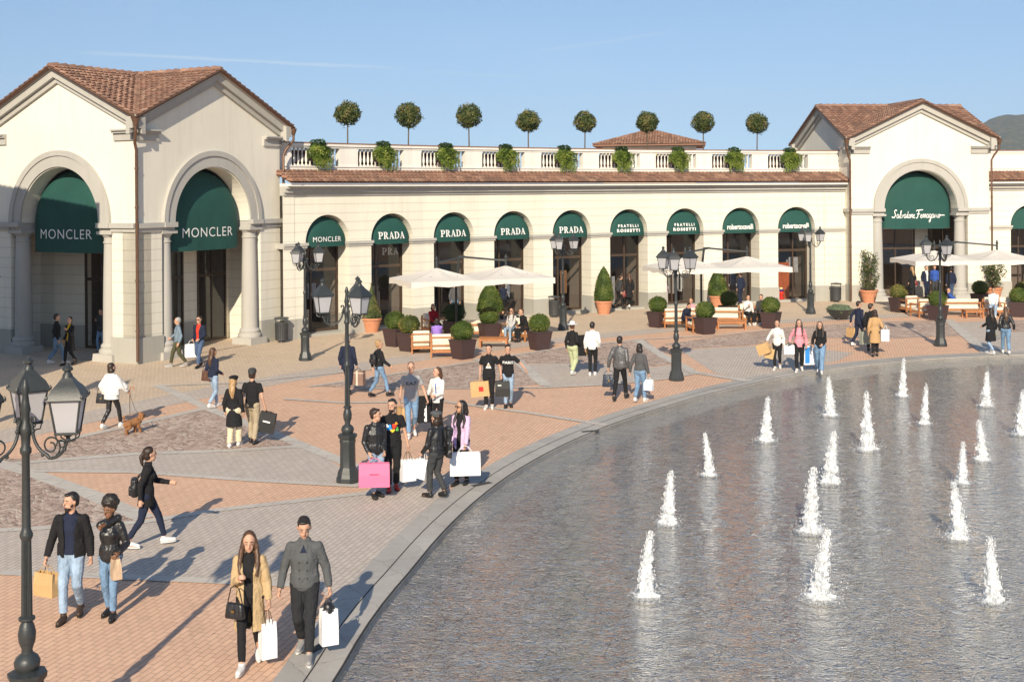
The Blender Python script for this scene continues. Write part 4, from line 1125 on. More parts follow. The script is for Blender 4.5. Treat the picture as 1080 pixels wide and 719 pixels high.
def arm_mesh(R=.50):
    b=MB()
    P=[]; # main U-shaped arm in the xz plane
    for i in range(21):
        t=i/20; a=radians(175+t*170); P.append((.285+.205*cos(a),0,3.50+.24*sin(a)+ (0.02 if t>.5 else .10*(1-t))))
    P=[(.06,0,3.66),(.075,0,3.70),(.11,0,3.70),(.115,0,3.66)][::-1]+[(.085,0,3.60)]+P+[(R,0,3.47)]
    b.tube(P,.018,7)
    # scroll
    S=[]
    for i in range(26):
        t=i/25; a=radians(-60+t*520); r=.115*(1-t*.72); S.append((.30+r*cos(a),0,3.41+r*sin(a)))
    b.tube(S,.010,6)
    S=[]
    for i in range(16):
        t=i/15; a=radians(200-t*400); r=.055*(1-t*.6); S.append((.42+r*cos(a),0,3.43+r*sin(a)))
    b.tube(S,.008,5)
    b.ell((.46,0,3.38),.022,6,5); b.ell((.20,0,3.31),.02,6,5); b.ell((.09,0,3.56),.026,6,5)
    return b
def lamp(px,py,label,rot,XY=None):
    p=Vector((*XY,0)) if XY else g(px,py)
    root=thing('street_lamp',label,'street lamp',(p.x,p.y,0),rot,'ornate lanterned street lamps round the plaza')
    b=MB(); o8=pi/8
    b.lathe([(.245,0),(.245,.10),(.225,.13),(.215,.22),(.175,.30),(.165,.34),(.16,.80),(.175,.86),(.165,.90),(.20,.95),(.205,1.0),(.12,1.03)],8,ph=o8)
    b.build('pedestal',M_lampiron,root,30)
    b=MB()
    b.lathe([(.10,1.02),(.13,1.07),(.135,1.12),(.11,1.17),(.06,1.21),(.055,1.25),(.085,1.33),(.092,1.42),(.075,1.50),(.055,1.54),(.085,1.56),(.085,1.585),(.058,1.60)],18)
    # fluted shaft
    n=20; prof=[(1.60,.058),(2.42,.050)]; vs=[];fs=[]
    for z,r in prof:
        for i in range(n*2):
            a=pi*i/n; rr=r*(1 if i%2 else .86); vs.append((rr*cos(a),rr*sin(a),z))
    for i in range(2*n): fs.append((i,(i+1)%(2*n),2*n+(i+1)%(2*n),2*n+i))
    b.add(vs,fs)
    b.lathe([(.05,2.40),(.068,2.44),(.068,2.47),(.05,2.51),(.046,2.55),(.040,3.30),(.06,3.33),(.06,3.37),(.045,3.40),(.05,3.50),(.068,3.54),(.068,3.60),(.045,3.64),(.042,3.74),(.055,3.78),(.04,3.86),(.03,3.95),(.045,4.0),(.03,4.05),(.012,4.10)],14)
    b.build('post',M_lampiron,root,40)
    am=None
    for k in range(3):
        if am is None:
            o=arm_mesh().build('scroll_arm',M_lampiron,root,60); am=o.data
        else:
            o=bpy.data.objects.new('scroll_arm',am); COL.objects.link(o); o.parent=root
        o.rotation_euler=(0,0,2*pi*k/3)
        lantern_parts(root,2*pi*k/3)
    return root
lamp(29,811,'nearest street lamp at the left picture edge with its base below the frame',radians(-12),XY=(-5.18,12.75))
lamp(367,508,'dark street lamp beside the two men with the pink bag',radians(-50))
lamp(713.5,401,'street lamp in front of the middle parasols, its shadow lying on the paving',radians(15))
lamp(992,365,'street lamp on the pool side of the right parasols',radians(40))
lamp(322,380,'slim street lamp between the left pavilion and the first small arch',radians(5))
lamp(594,348,'street lamp in front of the fifth small arch beside the grey bin',radians(10))
lamp(855,331,'street lamp in front of the last small arch by the right downpipe',radians(5))
lamp(0,0,'street lamp mostly outside the left picture edge, one lantern showing before the left pavilion',radians(0),XY=(-14.02,31.2))
# ------------------------------------------------------------------ bins
def bin_(px,py,label,rz=0):
    p=g(px,py); root=thing('litter_bin',label,'bin',(p.x,p.y,0),rz,'round grey litter bins')
    b=MB(); b.lathe([(.20,.08),(.235,.10),(.25,.78),(.262,.80),(.262,.83),(.22,.83)],20); b.build('drum',M_binm,root,40)
    b=MB()
    for k in range(20):
        a=2*pi*k/20; b.tube([(.245*cos(a),.245*sin(a),.12),(.262*cos(a),.262*sin(a),.78)],.010,4)
    b.build('slats',M_binm,root)
    b=MB(); b.tube([(-.24,0,.83),(-.24,0,1.0),(0,0,1.04),(.24,0,1.0),(.24,0,.83)],.018,6); b.lathe([(.30,.96),(.31,.98),(.27,1.02),(.05,1.05)],20); b.build('lid',M_binm,root,40)
    b=MB(); b.lathe([(.12,0),(.14,.02),(.10,.10)],12); b.build('foot',M_binm,root,40)
bin_(297,361,'grey slatted bin against the wall right of the left pavilion')
bin_(584.5,334.5,'grey bin left of the street lamp before the fifth small arch')
bin_(882,318.5,'grey bin against the blank wall beside the bowl of succulents')
# ------------------------------------------------------------------ terrace furniture
def seat(px,py,label,face,w=.78,kind='armchair',group='teak armchairs with cream cushions'):
    p=g(px,py); root=thing(kind,label,'armchair' if kind=='armchair' else 'sofa',(p.x,p.y,0),radians(-face),group)
    h=w/2; d=.40
    for sx in (-1,1):
        for sy in (-1,1):
            b=MB(); x=sx*(h-.03); y=sy*(d-.03)
            b.obox((x,y,.31 if sy>0 else .37),(.028,0,0),(0,.032,0),(0,0,.31 if sy>0 else .37)); b.build('leg',M_wood,root)
        b=MB(); b.obox((sx*(h-.03),.0,.63),(.04,0,0),(0,d+.03,0),(0,0,.018)); b.build('armrest',M_wood,root)
    b=MB(); b.obox((0,d-.03,.24),(h-.065,0,0),(0,.02,0),(0,0,.05)); b.obox((0,-d+.03,.24),(h-.065,0,0),(0,.02,0),(0,0,.05))
    for sx in (-1,1): b.obox((sx*(h-.03),0,.24),(.018,0,0),(0,d-.07,0),(0,0,.05))
    for i in range(6): b.obox((0,-d+.1+i*(2*d-.2)/5,.275),(h-.06,0,0),(0,.03,0),(0,0,.01))
    b.build('seat_frame',M_wood,root)
    b=MB(); b.obox((0,-d-.0,.76),(h-.02,0,0),(0,.022,0),(0,0,.022)); b.obox((0,-d+.01,.47),(h-.065,0,0),(0,.015,0),(0,0,.02))
    b.build('backrest',M_wood,root)
    nseat=max(1,int(round(w/.75)))
    for i in range(nseat):
        x0=-h+.07+i*(w-.14)/nseat; x1=x0+(w-.14)/nseat-.01
        for nm,c,s_ in (('seat_cushion',((x0+x1)/2,.04,.36),((x1-x0)/2,.34,.075)),('back_cushion',((x0+x1)/2,-.26,.62),((x1-x0)/2,.10,.25))):
            b=MB(); b.obox(c,(s_[0],0,0),(0,s_[1],0),(0,-.04 if nm[0]=='b' else 0,s_[2])); o=b.build(nm,M_cushion,root)
            bv=o.modifiers.new('b','BEVEL'); bv.width=.045; bv.segments=3
            for pl_ in o.data.polygons: pl_.use_smooth=True
    return root
def daybed(px,py,label,face,w=.8,l=1.5):
    p=g(px,py); root=thing('daybed',label,'daybed',(p.x,p.y,0),radians(-face),'teak daybeds with cream cushions')
    for sx in (-1,1):
        for sy in (-1,1):
            b=MB(); b.obox((sx*(l/2-.05),sy*(w/2-.05),.15),(.035,0,0),(0,.035,0),(0,0,.15)); b.build('leg',M_wood,root)
    b=MB(); b.obox((0,0,.28),(l/2,0,0),(0,w/2,0),(0,0,.035)); b.build('bed_frame',M_wood,root)
    b=MB(); b.obox((0,-w/2+.02,.62),(l/2,0,0),(0,.02,0),(0,0,.03)); b.obox((l/2-.03,0,.55),(.025,0,0),(0,w/2,0),(0,0,.02)); b.obox((l/2-.03,w/2-.03,.42),(.025,0,0),(0,.025,0),(0,0,.12)); b.obox((l/2-.03,-w/2+.03,.42),(.025,0,0),(0,.025,0),(0,0,.2)); b.obox((-l/2+.03,-w/2+.02,.45),(.025,0,0),(0,.018,0),(0,0,.16)); b.build('side_rail',M_wood,root)
    for nm,c,ax,ay,az in (('seat_cushion',(-.02,.02,.38),(l/2-.07,0,0),(0,w/2-.05,0),(0,0,.065)),('back_cushion',(-.02,-w/2+.14,.60),(l/2-.08,0,0),(0,.07,0),(0,-.06,.2))):
        b=MB(); b.obox(c,ax,ay,az); o=b.build(nm,M_cushion,root); bv=o.modifiers.new('b','BEVEL'); bv.width=.04; bv.segments=3
        for pl_ in o.data.polygons: pl_.use_smooth=True
    return root
def lowtable(px,py,label,face,l=1.15,w=.6):
    p=g(px,py); root=thing('coffee_table',label,'table',(p.x,p.y,0),radians(-face),'low teak coffee tables')
    b=MB()
    for i in range(6): b.obox((0,-w/2+.05+i*(w-.1)/5,.37),(l/2,0,0),(0,.045,0),(0,0,.015))
    b.build('table_top',M_wood,root)
    for sx in (-1,1):
        for sy in (-1,1):
            b=MB(); b.obox((sx*(l/2-.06),sy*(w/2-.05),.177),(.035,0,0),(0,.035,0),(0,0,.177)); b.build('leg',M_wood,root)
    b=MB()
    for sy in (-1,1): b.obox((0,sy*(w/2-.05),.30),(l/2-.10,0,0),(0,.015,0),(0,0,.04))
    b.build('apron',M_wood,root)
seat(444,372,'left of two armchairs turned away, beside the yellowing box ball',-8)
seat(466,376,'right of two armchairs turned away, touching the planter in the left group',-4,.85)
seat(457,352,'armchair behind the left group holding the visitor in dark red',150)
seat(540,358,'armchair with the woman in light jeans and sunglasses',200)
seat(556,359,'armchair with the man in black leaning forward',235)
daybed(509,357,'cream cushioned daybed in the middle of the left group',10)
lowtable(521,366,'low teak table in front of the daybed of the left group',5)
seat(715,345,'long sofa turned away in the middle group, right of its left planter',-12,1.55,'sofa','teak sofas with cream cushions')
seat(735,350,'armchair turned away between the long sofa and the planter in the middle group',-14,.72)
daybed(763,342,'cream cushioned daybed in the middle of the middle group',8)
lowtable(771,347,'low teak table in front of the middle group daybed',2,1.3)
seat(789,341,'armchair in the middle group holding the visitor in white',175)
seat(803,341,'armchair beside the right planter of the middle group',205)
seat(958,330,'left of two armchairs turned away in the right group',-14,.72)
seat(972,334,'right of two armchairs turned away in the right group',-14,.78)
daybed(1013,332,'cream cushioned daybed in the right group with a reclining visitor',4,.8,1.7)
lowtable(1026,335,'low teak table in the right group',0,.9)
seat(1048,333,'armchair holding the man in a white shirt',175)
seat(1062,333,'armchair at the right picture edge beside the seated man in white',195)
# ------------------------------------------------------------------ parasols
def parasol(X,Y,label,face,gap=2.95,w=1.50,zedge=2.66,sc=1.0):
    root=thing('double_parasol',label,'parasol',(X,Y,0),radians(-face),'double cantilever parasols with ecru canopies')
    b=MB(); b.obox((0,1.9,.06),(.5,0,0),(0,.5,0),(0,0,.06)); b.build('base_plate',M_frame,root)
    b=MB(); b.tube([(0,1.9,.1),(0,1.9,2.2),(0,1.5,3.43)],.055,8); b.build('mast',M_lampiron,root,60)
    b=MB(); b.tube([(-gap/2,0,3.30),(0,.9,3.44),(gap/2,0,3.30)],.04,8); b.tube([(0,1.52,3.41),(0,.85,3.45)],.05,8); 
    for sx in (-1,1): b.tube([(sx*gap/2,0,3.43),(sx*gap/2,0,3.05)],.05,8); b.lathe([(.02,3.38),(.09,3.42),(.03,3.50),(.05,3.56)],8,c=(sx*gap/2,0,0))
    b.build('boom',M_lampiron,root,60)
    for sx in (-1,1):
        b=MB(); n=8; cx=sx*gap/2; e=w; zt=zedge+.44; K=8
        # canopy: eight gores of a square, sagging slightly, double sided with a valance
        pts=[]
        for i in range(32):
            a=2*pi*i/32; m_=max(abs(cos(a)),abs(sin(a))); pts.append((cos(a)/m_*e,sin(a)/m_*e,i))
        R=[]
        for k in range(K+1):
            t=k/K; row=[]
            for x,y,i in pts:
                fold=abs(((i/4)%1)-.5)*2 # 1 on ribs
                z=zt-(zt-zedge)*(t**.92)-(1-fold)*.05*sin(pi*min(1,t*1.05)); row.append((cx+x*t,y*t,z))
            R.append(row)
        R.append([(cx+x*1.005,y*1.005,zedge-.20-.03*cos(i*pi/2)) for x,y,i in pts])
        R.append([(cx+x*.99,y*.99,zedge-.20-.03*cos(i*pi/2)) for x,y,i in pts])
        R.append([(cx+x*.985,y*.985,zedge-.03) for x,y,i in pts])
        for k in range(K,-1,-1):
            R.append([(p_[0] if k else cx,p_[1],p_[2]-.015) for p_ in R[k]])
        vs=[p_ for r_ in R for p_ in r_]; fs=[]
        for k in range(len(R)-1):
            for i in range(32): fs.append((k*32+i,k*32+(i+1)%32,(k+1)*32+(i+1)%32,(k+1)*32+i))
        b.add(vs,fs); cp=b.build('canopy',M_canvas,root,28)
        b=MB()
        for i in range(8):
            a=2*pi*i/8+ (pi/4 if False else 0); m_=max(abs(cos(a)),abs(sin(a))); b.tube([(cx,0,zt-.06),(cx+cos(a)/m_*e*.97,sin(a)/m_*e*.97,zedge-.05)],.014,5)
        b.build('ribs',M_lampiron,cp)
        for q in (-1,1):
            b=MB(); b.tube([(cx+q*.55,-.9,2.82),(cx+q*.55,-.9,2.6)],.012,5); b.lathe([(.05,2.60),(.10,2.52),(.11,2.46),(.09,2.46)],10,c=(cx+q*.55,-.9,0)); b.build('heater_lamp',M_black,root,40)
def grp(px,py,zz=2.45): # canopy centre from its projected edge
    Z=(CAMH-zz)*F/(py-(HY-ROLL*(px-540))); return (px-540)*Z/F,Z
x,y=grp(497,298); parasol(x,48.0,'left double parasol over the seating group beside the beehive topiary',-28+6)
x=(755-540)/F*54.0; parasol(x,54.0,'middle double parasol over the long sofa, before the seventh and eighth arches',-12)
x=(1018-540)/F*58.5; parasol(x,58.5,'right double parasol before the wide arch, cut by the picture edge',-4,gap=3.15,w=1.58)
# ------------------------------------------------------------------ people
PEND=[]   # (object, callback) remeshed together at the end
def remesh(b,name,m,parent,vox,smooth=2,cut=None,wr=0.0,xf=None):
    me=bpy.data.meshes.new(name); me.from_pydata(b.v,[],b.f); o=bpy.data.objects.new(name,me); COL.objects.link(o); o.parent=parent
    me.materials.append(m)
    r=o.modifiers.new('r','REMESH'); r.mode='VOXEL'; r.voxel_size=vox; r.use_smooth_shade=True
    if smooth: s=o.modifiers.new('s','SMOOTH'); s.factor=.5; s.iterations=smooth
    if wr:
        t=bpy.data.textures.get('folds') or bpy.data.textures.new('folds','CLOUDS'); t.noise_scale=.085; t.noise_depth=1
        d=o.modifiers.new('d','DISPLACE'); d.texture=t; d.strength=wr; d.mid_level=.5; d.texture_coords='LOCAL'
    PEND.append((o,cut)); return o
PRN=[]
def wrap_prints():
    from mathutils.bvhtree import BVHTree
    for k,(o,root) in enumerate(PRN):
        T=[c for c in root.children if c.name.split('.')[0] in('top','jacket','shirt')]
        if not T: continue
        tr=[BVHTree.FromPolygons([v.co.copy() for v in t.data.vertices],[tuple(p.vertices) for p in t.data.polygons]) for t in T]
        bm=bmesh.new(); bm.from_mesh(o.data)
        for _ in range(3):
            E=[e for e in bm.edges if e.calc_length()>.022]
            if E: bmesh.ops.subdivide_edges(bm,edges=E,cuts=1)
        for v in bm.verts:
            best=None
            for q in tr:
                h=q.ray_cast(Vector((v.co.x,1.0,v.co.z)),Vector((0,-1,0)))
                if h[0] is not None and (best is None or h[0].y>best): best=h[0].y
            if best is not None: v.co.y=best+.004+.0006*(k%7)
        bmesh.ops.triangulate(bm,faces=bm.faces); bm.to_mesh(o.data); bm.free()
    PRN.clear()
def flush():
    bpy.context.view_layer.update(); dg=bpy.context.evaluated_depsgraph_get()
    new=[]
    for o,cut in PEND:
        me=bpy.data.meshes.new_from_object(o.evaluated_get(dg)); new.append(me)
    for (o,cut),me in zip(PEND,new):
        old=o.data; mats=list(old.materials); o.modifiers.clear(); o.data=me; me.name=old.name
        if not len(me.materials):
            for m in mats: me.materials.append(m)
        bpy.data.meshes.remove(old)
        if cut:
            bm=bmesh.new(); bm.from_mesh(me); dead=[f for f in bm.faces if cut(f.calc_center_median())]
            bmesh.ops.delete(bm,geom=dead,context='FACES'); bm.to_mesh(me); bm.free()
        me.polygons.foreach_set('use_smooth',[True]*len(me.polygons)); me.update()
    PEND.clear()
def V3(*a): return Vector(a)
def ik(a,t,l1,l2,bend):
    a=Vector(a);t=Vector(t);d=t-a;L=min(d.length,(l1+l2)*.998)
    if d.length>L: t=a+d.normalized()*L; d=t-a
    x=(l1*l1-l2*l2+L*L)/(2*L); h=sqrt(max(0,l1*l1-x*x)); u=d.normalized(); bd=Vector(bend); bd=(bd-u*bd.dot(u))
    bd=bd.normalized() if bd.length>1e-4 else u.orthogonal()
    return a+u*x+bd*h,t
SKIN={'light':(.56,.33,.23),'tan':(.48,.27,.17),'brown':(.22,.11,.065)}
def skin(k):
    n='skin '+k
    if n in MC: return MC[n]
    m=mat(n,SKIN[k],.55,.06,20,spec=.35); 
    b=m.node_tree.nodes['Principled BSDF']; b.inputs['Subsurface Weight'].default_value=.12; b.inputs['Subsurface Radius'].default_value=(.02,.008,.004); return m
HAIR={'black':(.020,.016,.014),'dark':(.030,.017,.011),'brown':(.085,.042,.022),'blonde':(.36,.22,.10),'grey':(.34,.33,.32)}
def hairm(k):
    n='hair '+k
    if n in MC: return MC[n]
    m,nt,b=newmat(n); oc=objco(nt); nz=noisen(nt,mapping(nt,oc,scale=(60,60,6)),1.0,3)
    c=HAIR[k]; nt.links.new(ramp(nt,nz,[(.35,tuple(x*.6 for x in c)),(.65,tuple(x*1.5 for x in c))]),b.inputs['Base Color'])
    b.inputs['Roughness'].default_value=.45; bumpn(nt,nz,.6,.01,b); MC[n]=m; return m
CL={'black':(.016,.016,.018),'charcoal':(.05,.052,.056),'navy':(.018,.024,.05),'white':(.72,.71,.69),'grey':(.33,.33,.34),'tan':(.50,.36,.20),'cream':(.66,.56,.40),'khaki':(.40,.33,.23),
    'jeans':(.16,.27,.42),'ljeans':(.27,.37,.50),'anthr':(.026,.027,.031),'djeans':(.06,.10,.19),'olive':(.075,.075,.04),'pink':(.78,.30,.36),'lilac':(.66,.47,.66),'purple':(.33,.20,.62),'red':(.60,.045,.025),'wool':(.095,.10,.105),'mint':(.46,.50,.30),
    'camel':(.50,.31,.15),'dgrey':(.09,.09,.095),'yellow':(.80,.48,.03),'dred':(.35,.01,.02),'blue':(.04,.10,.40),'lgrey':(.5,.5,.51),'denimj':(.16,.22,.28)}
def fab(spec):
    kind,_,c=spec.partition(':')
    if not c: kind,c='c',kind
    if kind=='j': return denim('denim '+c,CL[c])
    if kind=='l': return leather('leather '+c,CL[c])
    return cloth('cloth '+c,CL[c])
SHOE={'white':(.75,.74,.72),'black':(.015,.014,.014),'brown':(.05,.03,.02),'grey':(.30,.29,.28),'red':(.45,.02,.02)}
HANDS={}
def person(key,label,px,py,h,H=1.75,fem=False,sk='light',hair=('short','dark'),top=('tee','black'),under=None,legs=('trousers','jeans'),shoes='black',
           R=None,L=None,stride=.0,lead=1,yaw=0,pitch=0,lean=0,vox=.016,XY=None,seated=None,face=True,extra=None,group=None,wr=.012,twist=0,base=0.0,wide=1.0):
    P=Vector((*XY,0)) if XY else g(px,py)
    root=thing('person',label,'person',(P.x,P.y,base),radians(-h),group); s=H/1.75
    sh=.152 if fem else .172; hipw=.085; cw=.92 if fem else 1.0; cw*=wide
    Tl=Matrix.Translation((0,0,.95))@Matrix.Rotation(radians(-lean),4,'X')@Matrix.Rotation(radians(-twist),4,'Z')@Matrix.Translation((0,0,-.95))
    off=Vector((0,0,0)); hz=.93
    if seated is not None: hz=seated+.10; off=Vector((0,0,hz-.93))
    up=lambda v: off+Tl@Vector(v)
    S_={-1:up((-sh,0,1.385)),1:up((sh,0,1.385))}
    # arm targets
    tg={}
    for sd,a in ((1,R),(-1,L)):
        if a is None: a=(.235,.02+.0,.87)
        v=Vector((sd*a[0],a[1],a[2]))+off
        tg[sd]=v
    elb={};wri={}
    for sd in (-1,1):
        e,w=ik(S_[sd],tg[sd],.29,.255,(sd*.35,-1,-.15)); elb[sd]=e;wri[sd]=w
    # legs
    hip={sd:off+Vector((sd*hipw,0,.92)) for sd in (-1,1)}
    ank={};kne={};toe={}
    for sd in (-1,1):
        if seated is not None: 
            f=Vector((sd*.10,.42 if seated>.3 else .55,.09))
            up_=(sd*.1,1,.9)
        else:
            f=Vector((sd*.075,(stride if sd==lead else -stride)*.5,.09 if (sd==lead or stride<.25) else .14)); up_=(sd*.06,1,0)
        if seated is None:
            d=f-hip[sd]
            if d.length>.845: f=hip[sd]+d.normalized()*.845
        k,a=ik(hip[sd],f,.43,.42,up_); kne[sd]=k;ank[sd]=a
        back=(seated is None and stride>=.25 and sd!=lead)
        toe[sd]=a+Vector((sd*.02,.15,-.085 if back else -.055))
    hd=up((0,.02,1.628)); nk=up((0,0,1.43)); 
    Rh=Matrix.Rotation(radians(-yaw),3,'Z')@Matrix.Rotation(radians(-pitch-lean*.5),3,'X')
    HP=lambda v: hd+Rh@(Vector(v)*1.09)
    sc=lambda b: b
    def new(): 
        b=MB(); b.M=Matrix.Scale(s,4); return b
    side=Tl.to_3x3()@Vector((1,0,0))
    def torso(b,inf,k=1.0,bot=.93,slim=False,flare=0,cuts=None):
        wst=.088 if fem else .100
        lv=[(.96,.108,1.48 if fem else 1.38),(1.10,wst,1.38),(1.25,.108,1.38),(1.36,.105,1.55)]
        b.tube([up((0,0,.93)),up((0,-.005,1.02))],[(.110 if fem else .106)+inf]*2,14,side=side,k=1.45*cw,round_=True)
        b.tube([up((0,0,1.0)),up((0,0,1.12)),up((0,.008,1.26)),up((0,.0,1.345))],[.105+inf,wst+inf,.108+inf,.088+inf],14,side=side,k=1.38*cw,round_=True)
        b.tube([up((-sh+.015,0,1.372)),up((-.05,-.005,1.405)),up((.05,-.005,1.405)),up((sh-.015,0,1.372))],[.046+inf*.7,.054+inf*.6,.054+inf*.6,.046+inf*.7],12,round_=True)
        b.tube([up((0,-.01,1.38)),up((0,0,1.46))],[.075+inf*.6,.052+inf*.5],12,side=side,k=1.35,round_=True)
        if fem:
            for q in (-1,1): b.ell(up((q*.068,.072,1.265)),.055+inf*.6,10,8)
    # body --------------------------------------------------------
    b=new(); torso(b,-.012)
    for sd in (-1,1):
        ak=.85 if top[0]!='tee' else 1
        b.tube([S_[sd],elb[sd],wri[sd]],[.042*cw*ak,.036*cw*ak,.025],10,round_=True)
        lk=.78 if legs[0]!='shorts' else 1
        b.tube([hip[sd],kne[sd]],[.082*lk,.052*lk],12,round_=True); b.tube([kne[sd],kne[sd].lerp(ank[sd],.35),ank[sd]],[.050*lk,.050*lk,.030],12,round_=True)
        b.tube([ank[sd]+Vector((0,-.03,-.03)),toe[sd]],[.034,.026],10,side=(1,0,0),k=1.25,round_=True)
    b.tube([nk,HP((0,-.02,-.06))],[.054 if not fem else .046,.052 if not fem else .044],12,round_=True)
    b.ell(HP((0,-.008,.02)),(.082,.103,.106),16,12,rot=Rh); b.ell(HP((0,.030,-.055)),(.059,.061,.066),14,10,rot=Rh)
    b.ell(HP((0,.060,-.095)),(.026,.022,.020),10,8,rot=Rh)
    b.tube([HP((0,.082,.02)),HP((0,.108,-.022))],[.009,.014],8,round_=True)
    for sd in (-1,1): b.ell(HP((sd*.078,-.005,.0)),(.011,.021,.031),8,6,rot=Rh)
    # hands: palm, four unequal bent fingers, thumb from the side of the palm
    grips={}
    for sd in (-1,1):
        f=(wri[sd]-elb[sd]).normalized()
        if sd in CURL.get(key,{}): pass
        inn=Vector((-sd,0,0)); inn=(inn-f*inn.dot(f)).normalized(); ac=f.cross(inn)*sd  # towards thumb
        if ac.y<0: ac=-ac
        w=wri[sd]; b.tube([w,w+f*.045,w+f*.085],[.022,.026,.023],10,side=ac,k=1.45,round_=True)
        grip=(R if sd==1 else L) is not None
        for i,(o_,ln) in enumerate(((.030,.070),(.011,.078),(-.009,.072),(-.027,.056))):
            p0=w+f*.085+ac*o_; c1=.8 if grip else .35; c2=1.9 if grip else .7
            d1=(f*cos(c1)+inn*sin(c1)); d2=(f*cos(c2)+inn*sin(c2))
            p1=p0+d1*ln*.5; p2=p1+d2*ln*.5; b.tube([p0-f*.01,p1,p2],[.0095,.0088,.0075],7,round_=True)
        t0=w+f*.025+ac*.030; t1=t0+(f*.55+ac*.7+inn*.4).normalized()*.035; t2=t1+(f*.8+inn*.6).normalized()*.028
        b.tube([t0,t1,t2],[.013,.011,.009],7,round_=True)
        grips[sd]=w+f*.10+inn*.028
    remesh(b,'body',skin(sk),root,min(vox,.012)*s if vox<=.016 else vox*s,2 if vox>.010 else 3)
    # trousers ----------------------------------------------------
    kind,fc=legs[0],legs[1]
    fm=fab(fc)
    if kind=='skirt': pass
    if kind!='none':
        b=new(); inf={'trousers':.016,'wide':.030,'slim':.008,'shorts':.03}[kind]
        b.tube([off+V3(0,-.005,.90),off+V3(0,-.005,1.0)],[.108+inf*.6,.104+inf*.4],14,side=(1,0,0),k=1.42*cw,round_=True)
        if fem: b.tube([off+V3(0,-.02,.93),off+V3(0,-.01,.98)],[.112+inf*.5,.104],14,side=(1,0,0),k=1.35,round_=True)
        for sd in (-1,1):
            en=ank[sd]+Vector((0,-.005,.045 if kind!='wide' else .02))
            if kind=='shorts': en=kne[sd]+Vector((0,0,.03))
            b.tube([hip[sd]+V3(0,0,.02),hip[sd].lerp(kne[sd],.5),kne[sd]],[.090+inf,.074+inf,.054+inf*1.1],12,round_=False)
            b.ell(kne[sd],.055+inf*1.1,12,8)
            if kind!='shorts': b.tube([kne[sd],kne[sd].lerp(en,.4),en],[.054+inf*1.1,.050+inf,.040+inf*1.2],12)
            b.ell(hip[sd]+V3(0,-.01,0),.092+inf,12,8)
        remesh(b,'trousers',fm,root,vox*s,2,wr=wr*1.3)
    # shoes -------------------------------------------------------
    sm=mat('shoe '+shoes,SHOE[shoes],.5,.06,15)
    sole=mat('pale sole',(.65,.64,.62),.7,.05) if shoes in('white','grey') else mat('dark sole',(.02,.02,.02),.7)
    for sd in (-1,1):
        b=new(); a=ank[sd]; t=toe[sd]; dz=t.z-a.z
        b.tube([a+V3(0,-.035,-.035),a+V3(0,.04,-.035),t+V3(0,.02,.012)],[.044,.044,.032],12,side=(1,0,0),k=1.12,round_=True)
        b.tube([a+V3(0,-.012,-.02),a+V3(0,-.012,.03 if shoes!='brown' else .07)],[.044,.042],12,round_=False)
        o=remesh(b,'shoe',sm,root,max(.009,vox*.8)*s,2)
        b=new(); q0=a+V3(0,-.07,-.078); q1=t+V3(0,.055,-.02); 
        hgt=.012
        m_=(q0+q1)/2; d=(q1-q0); 
        pts=[]
        for i in range(16):
            an=2*pi*i/16; yy=cos(an); xx=sin(an)*(.046 if yy>-.2 else .040); pts.append((xx,yy))
        vs=[]
        for zz in (-hgt,hgt):
            for xx,yy in pts: vs.append(m_+Vector((xx+sd*.01*yy,0,zz))+d*(yy*.5))
        n=16; b.add(vs,[(i,(i+1)%n,n+(i+1)%n,n+i) for i in range(n)]+[tuple(range(n-1,-1,-1)),tuple(range(n,2*n))])
        b.build('sole',sole,o)
    # tops --------------------------------------------------------
    def sleeves(b,inf,short=False,cuff=.02):
        for sd in (-1,1):
            if short:
                m_=S_[sd].lerp(elb[sd],.62); b.ell(S_[sd],.048+inf,12,8); b.tube([S_[sd],m_],[.048+inf,.050+inf*1.5],12)
            else:
                w=wri[sd].lerp(elb[sd],.04); b.ell(S_[sd],.046+inf,12,8); b.ell(elb[sd],.040+inf,12,8)
                b.tube([S_[sd],elb[sd]],[.047+inf,.040+inf],12); b.tube([elb[sd],w],[.040+inf,.028+inf*.9],12)
    def skirtpart(b,z0,z1,r0,r1,k=1.42,y=0.0):
        b.tube([up((0,y,z0)),up((0,y,z1))],[r0,r1],18,side=side,k=k)
    kind=top[0]; tm=fab(top[1]); cutf=None
    if under:
        b=new(); torso(b,.006); 
        b.tube([up((0,0,.92)),up((0,0,.99))],[.122,.115],14,side=side,k=1.42*cw)
        remesh(b,'shirt',fab(under),root,vox*s,2,wr=wr*.6)
    b=new()
    hem={'tee':.86,'sweater':.88,'shirt':.84,'jacket':.90,'blazer':.76,'coat':.52,'trench':.50,'cape':.80,'longshirt':.74,'bomber':.88}[kind]
    inf={'tee':.014,'sweater':.022,'shirt':.018,'jacket':.024,'blazer':.022,'coat':.026,'trench':.028,'cape':.045,'longshirt':.018,'bomber':.030}[kind]
    torso(b,inf)
    rr=.108+inf
    skirtpart(b,1.05,hem,rr,rr*(1.0 if hem>.8 else (1.14 if hem>.7 else 1.34)),k=1.42*cw if hem>.7 else 1.28*cw)
    sleeves(b,inf*.62+.004,short=(kind=='tee'))
    if kind=='cape':
        for sd in (-1,1): b.tube([S_[sd],S_[sd].lerp(wri[sd],.8)],[.08,.10],12,side=(0,1,0),k=1.1)
        b.tube([up((0,0,1.38)),up((0,0,.92))],[.13,.17],16,side=side,k=1.6)
    if kind in('jacket','blazer','coat','trench','bomber','longshirt') and not hair[0].startswith('long'):
        b.tube([up((0,-.01,1.44)),up((0,-.005,1.49))],[.070,.066],14,side=side,k=1.2)
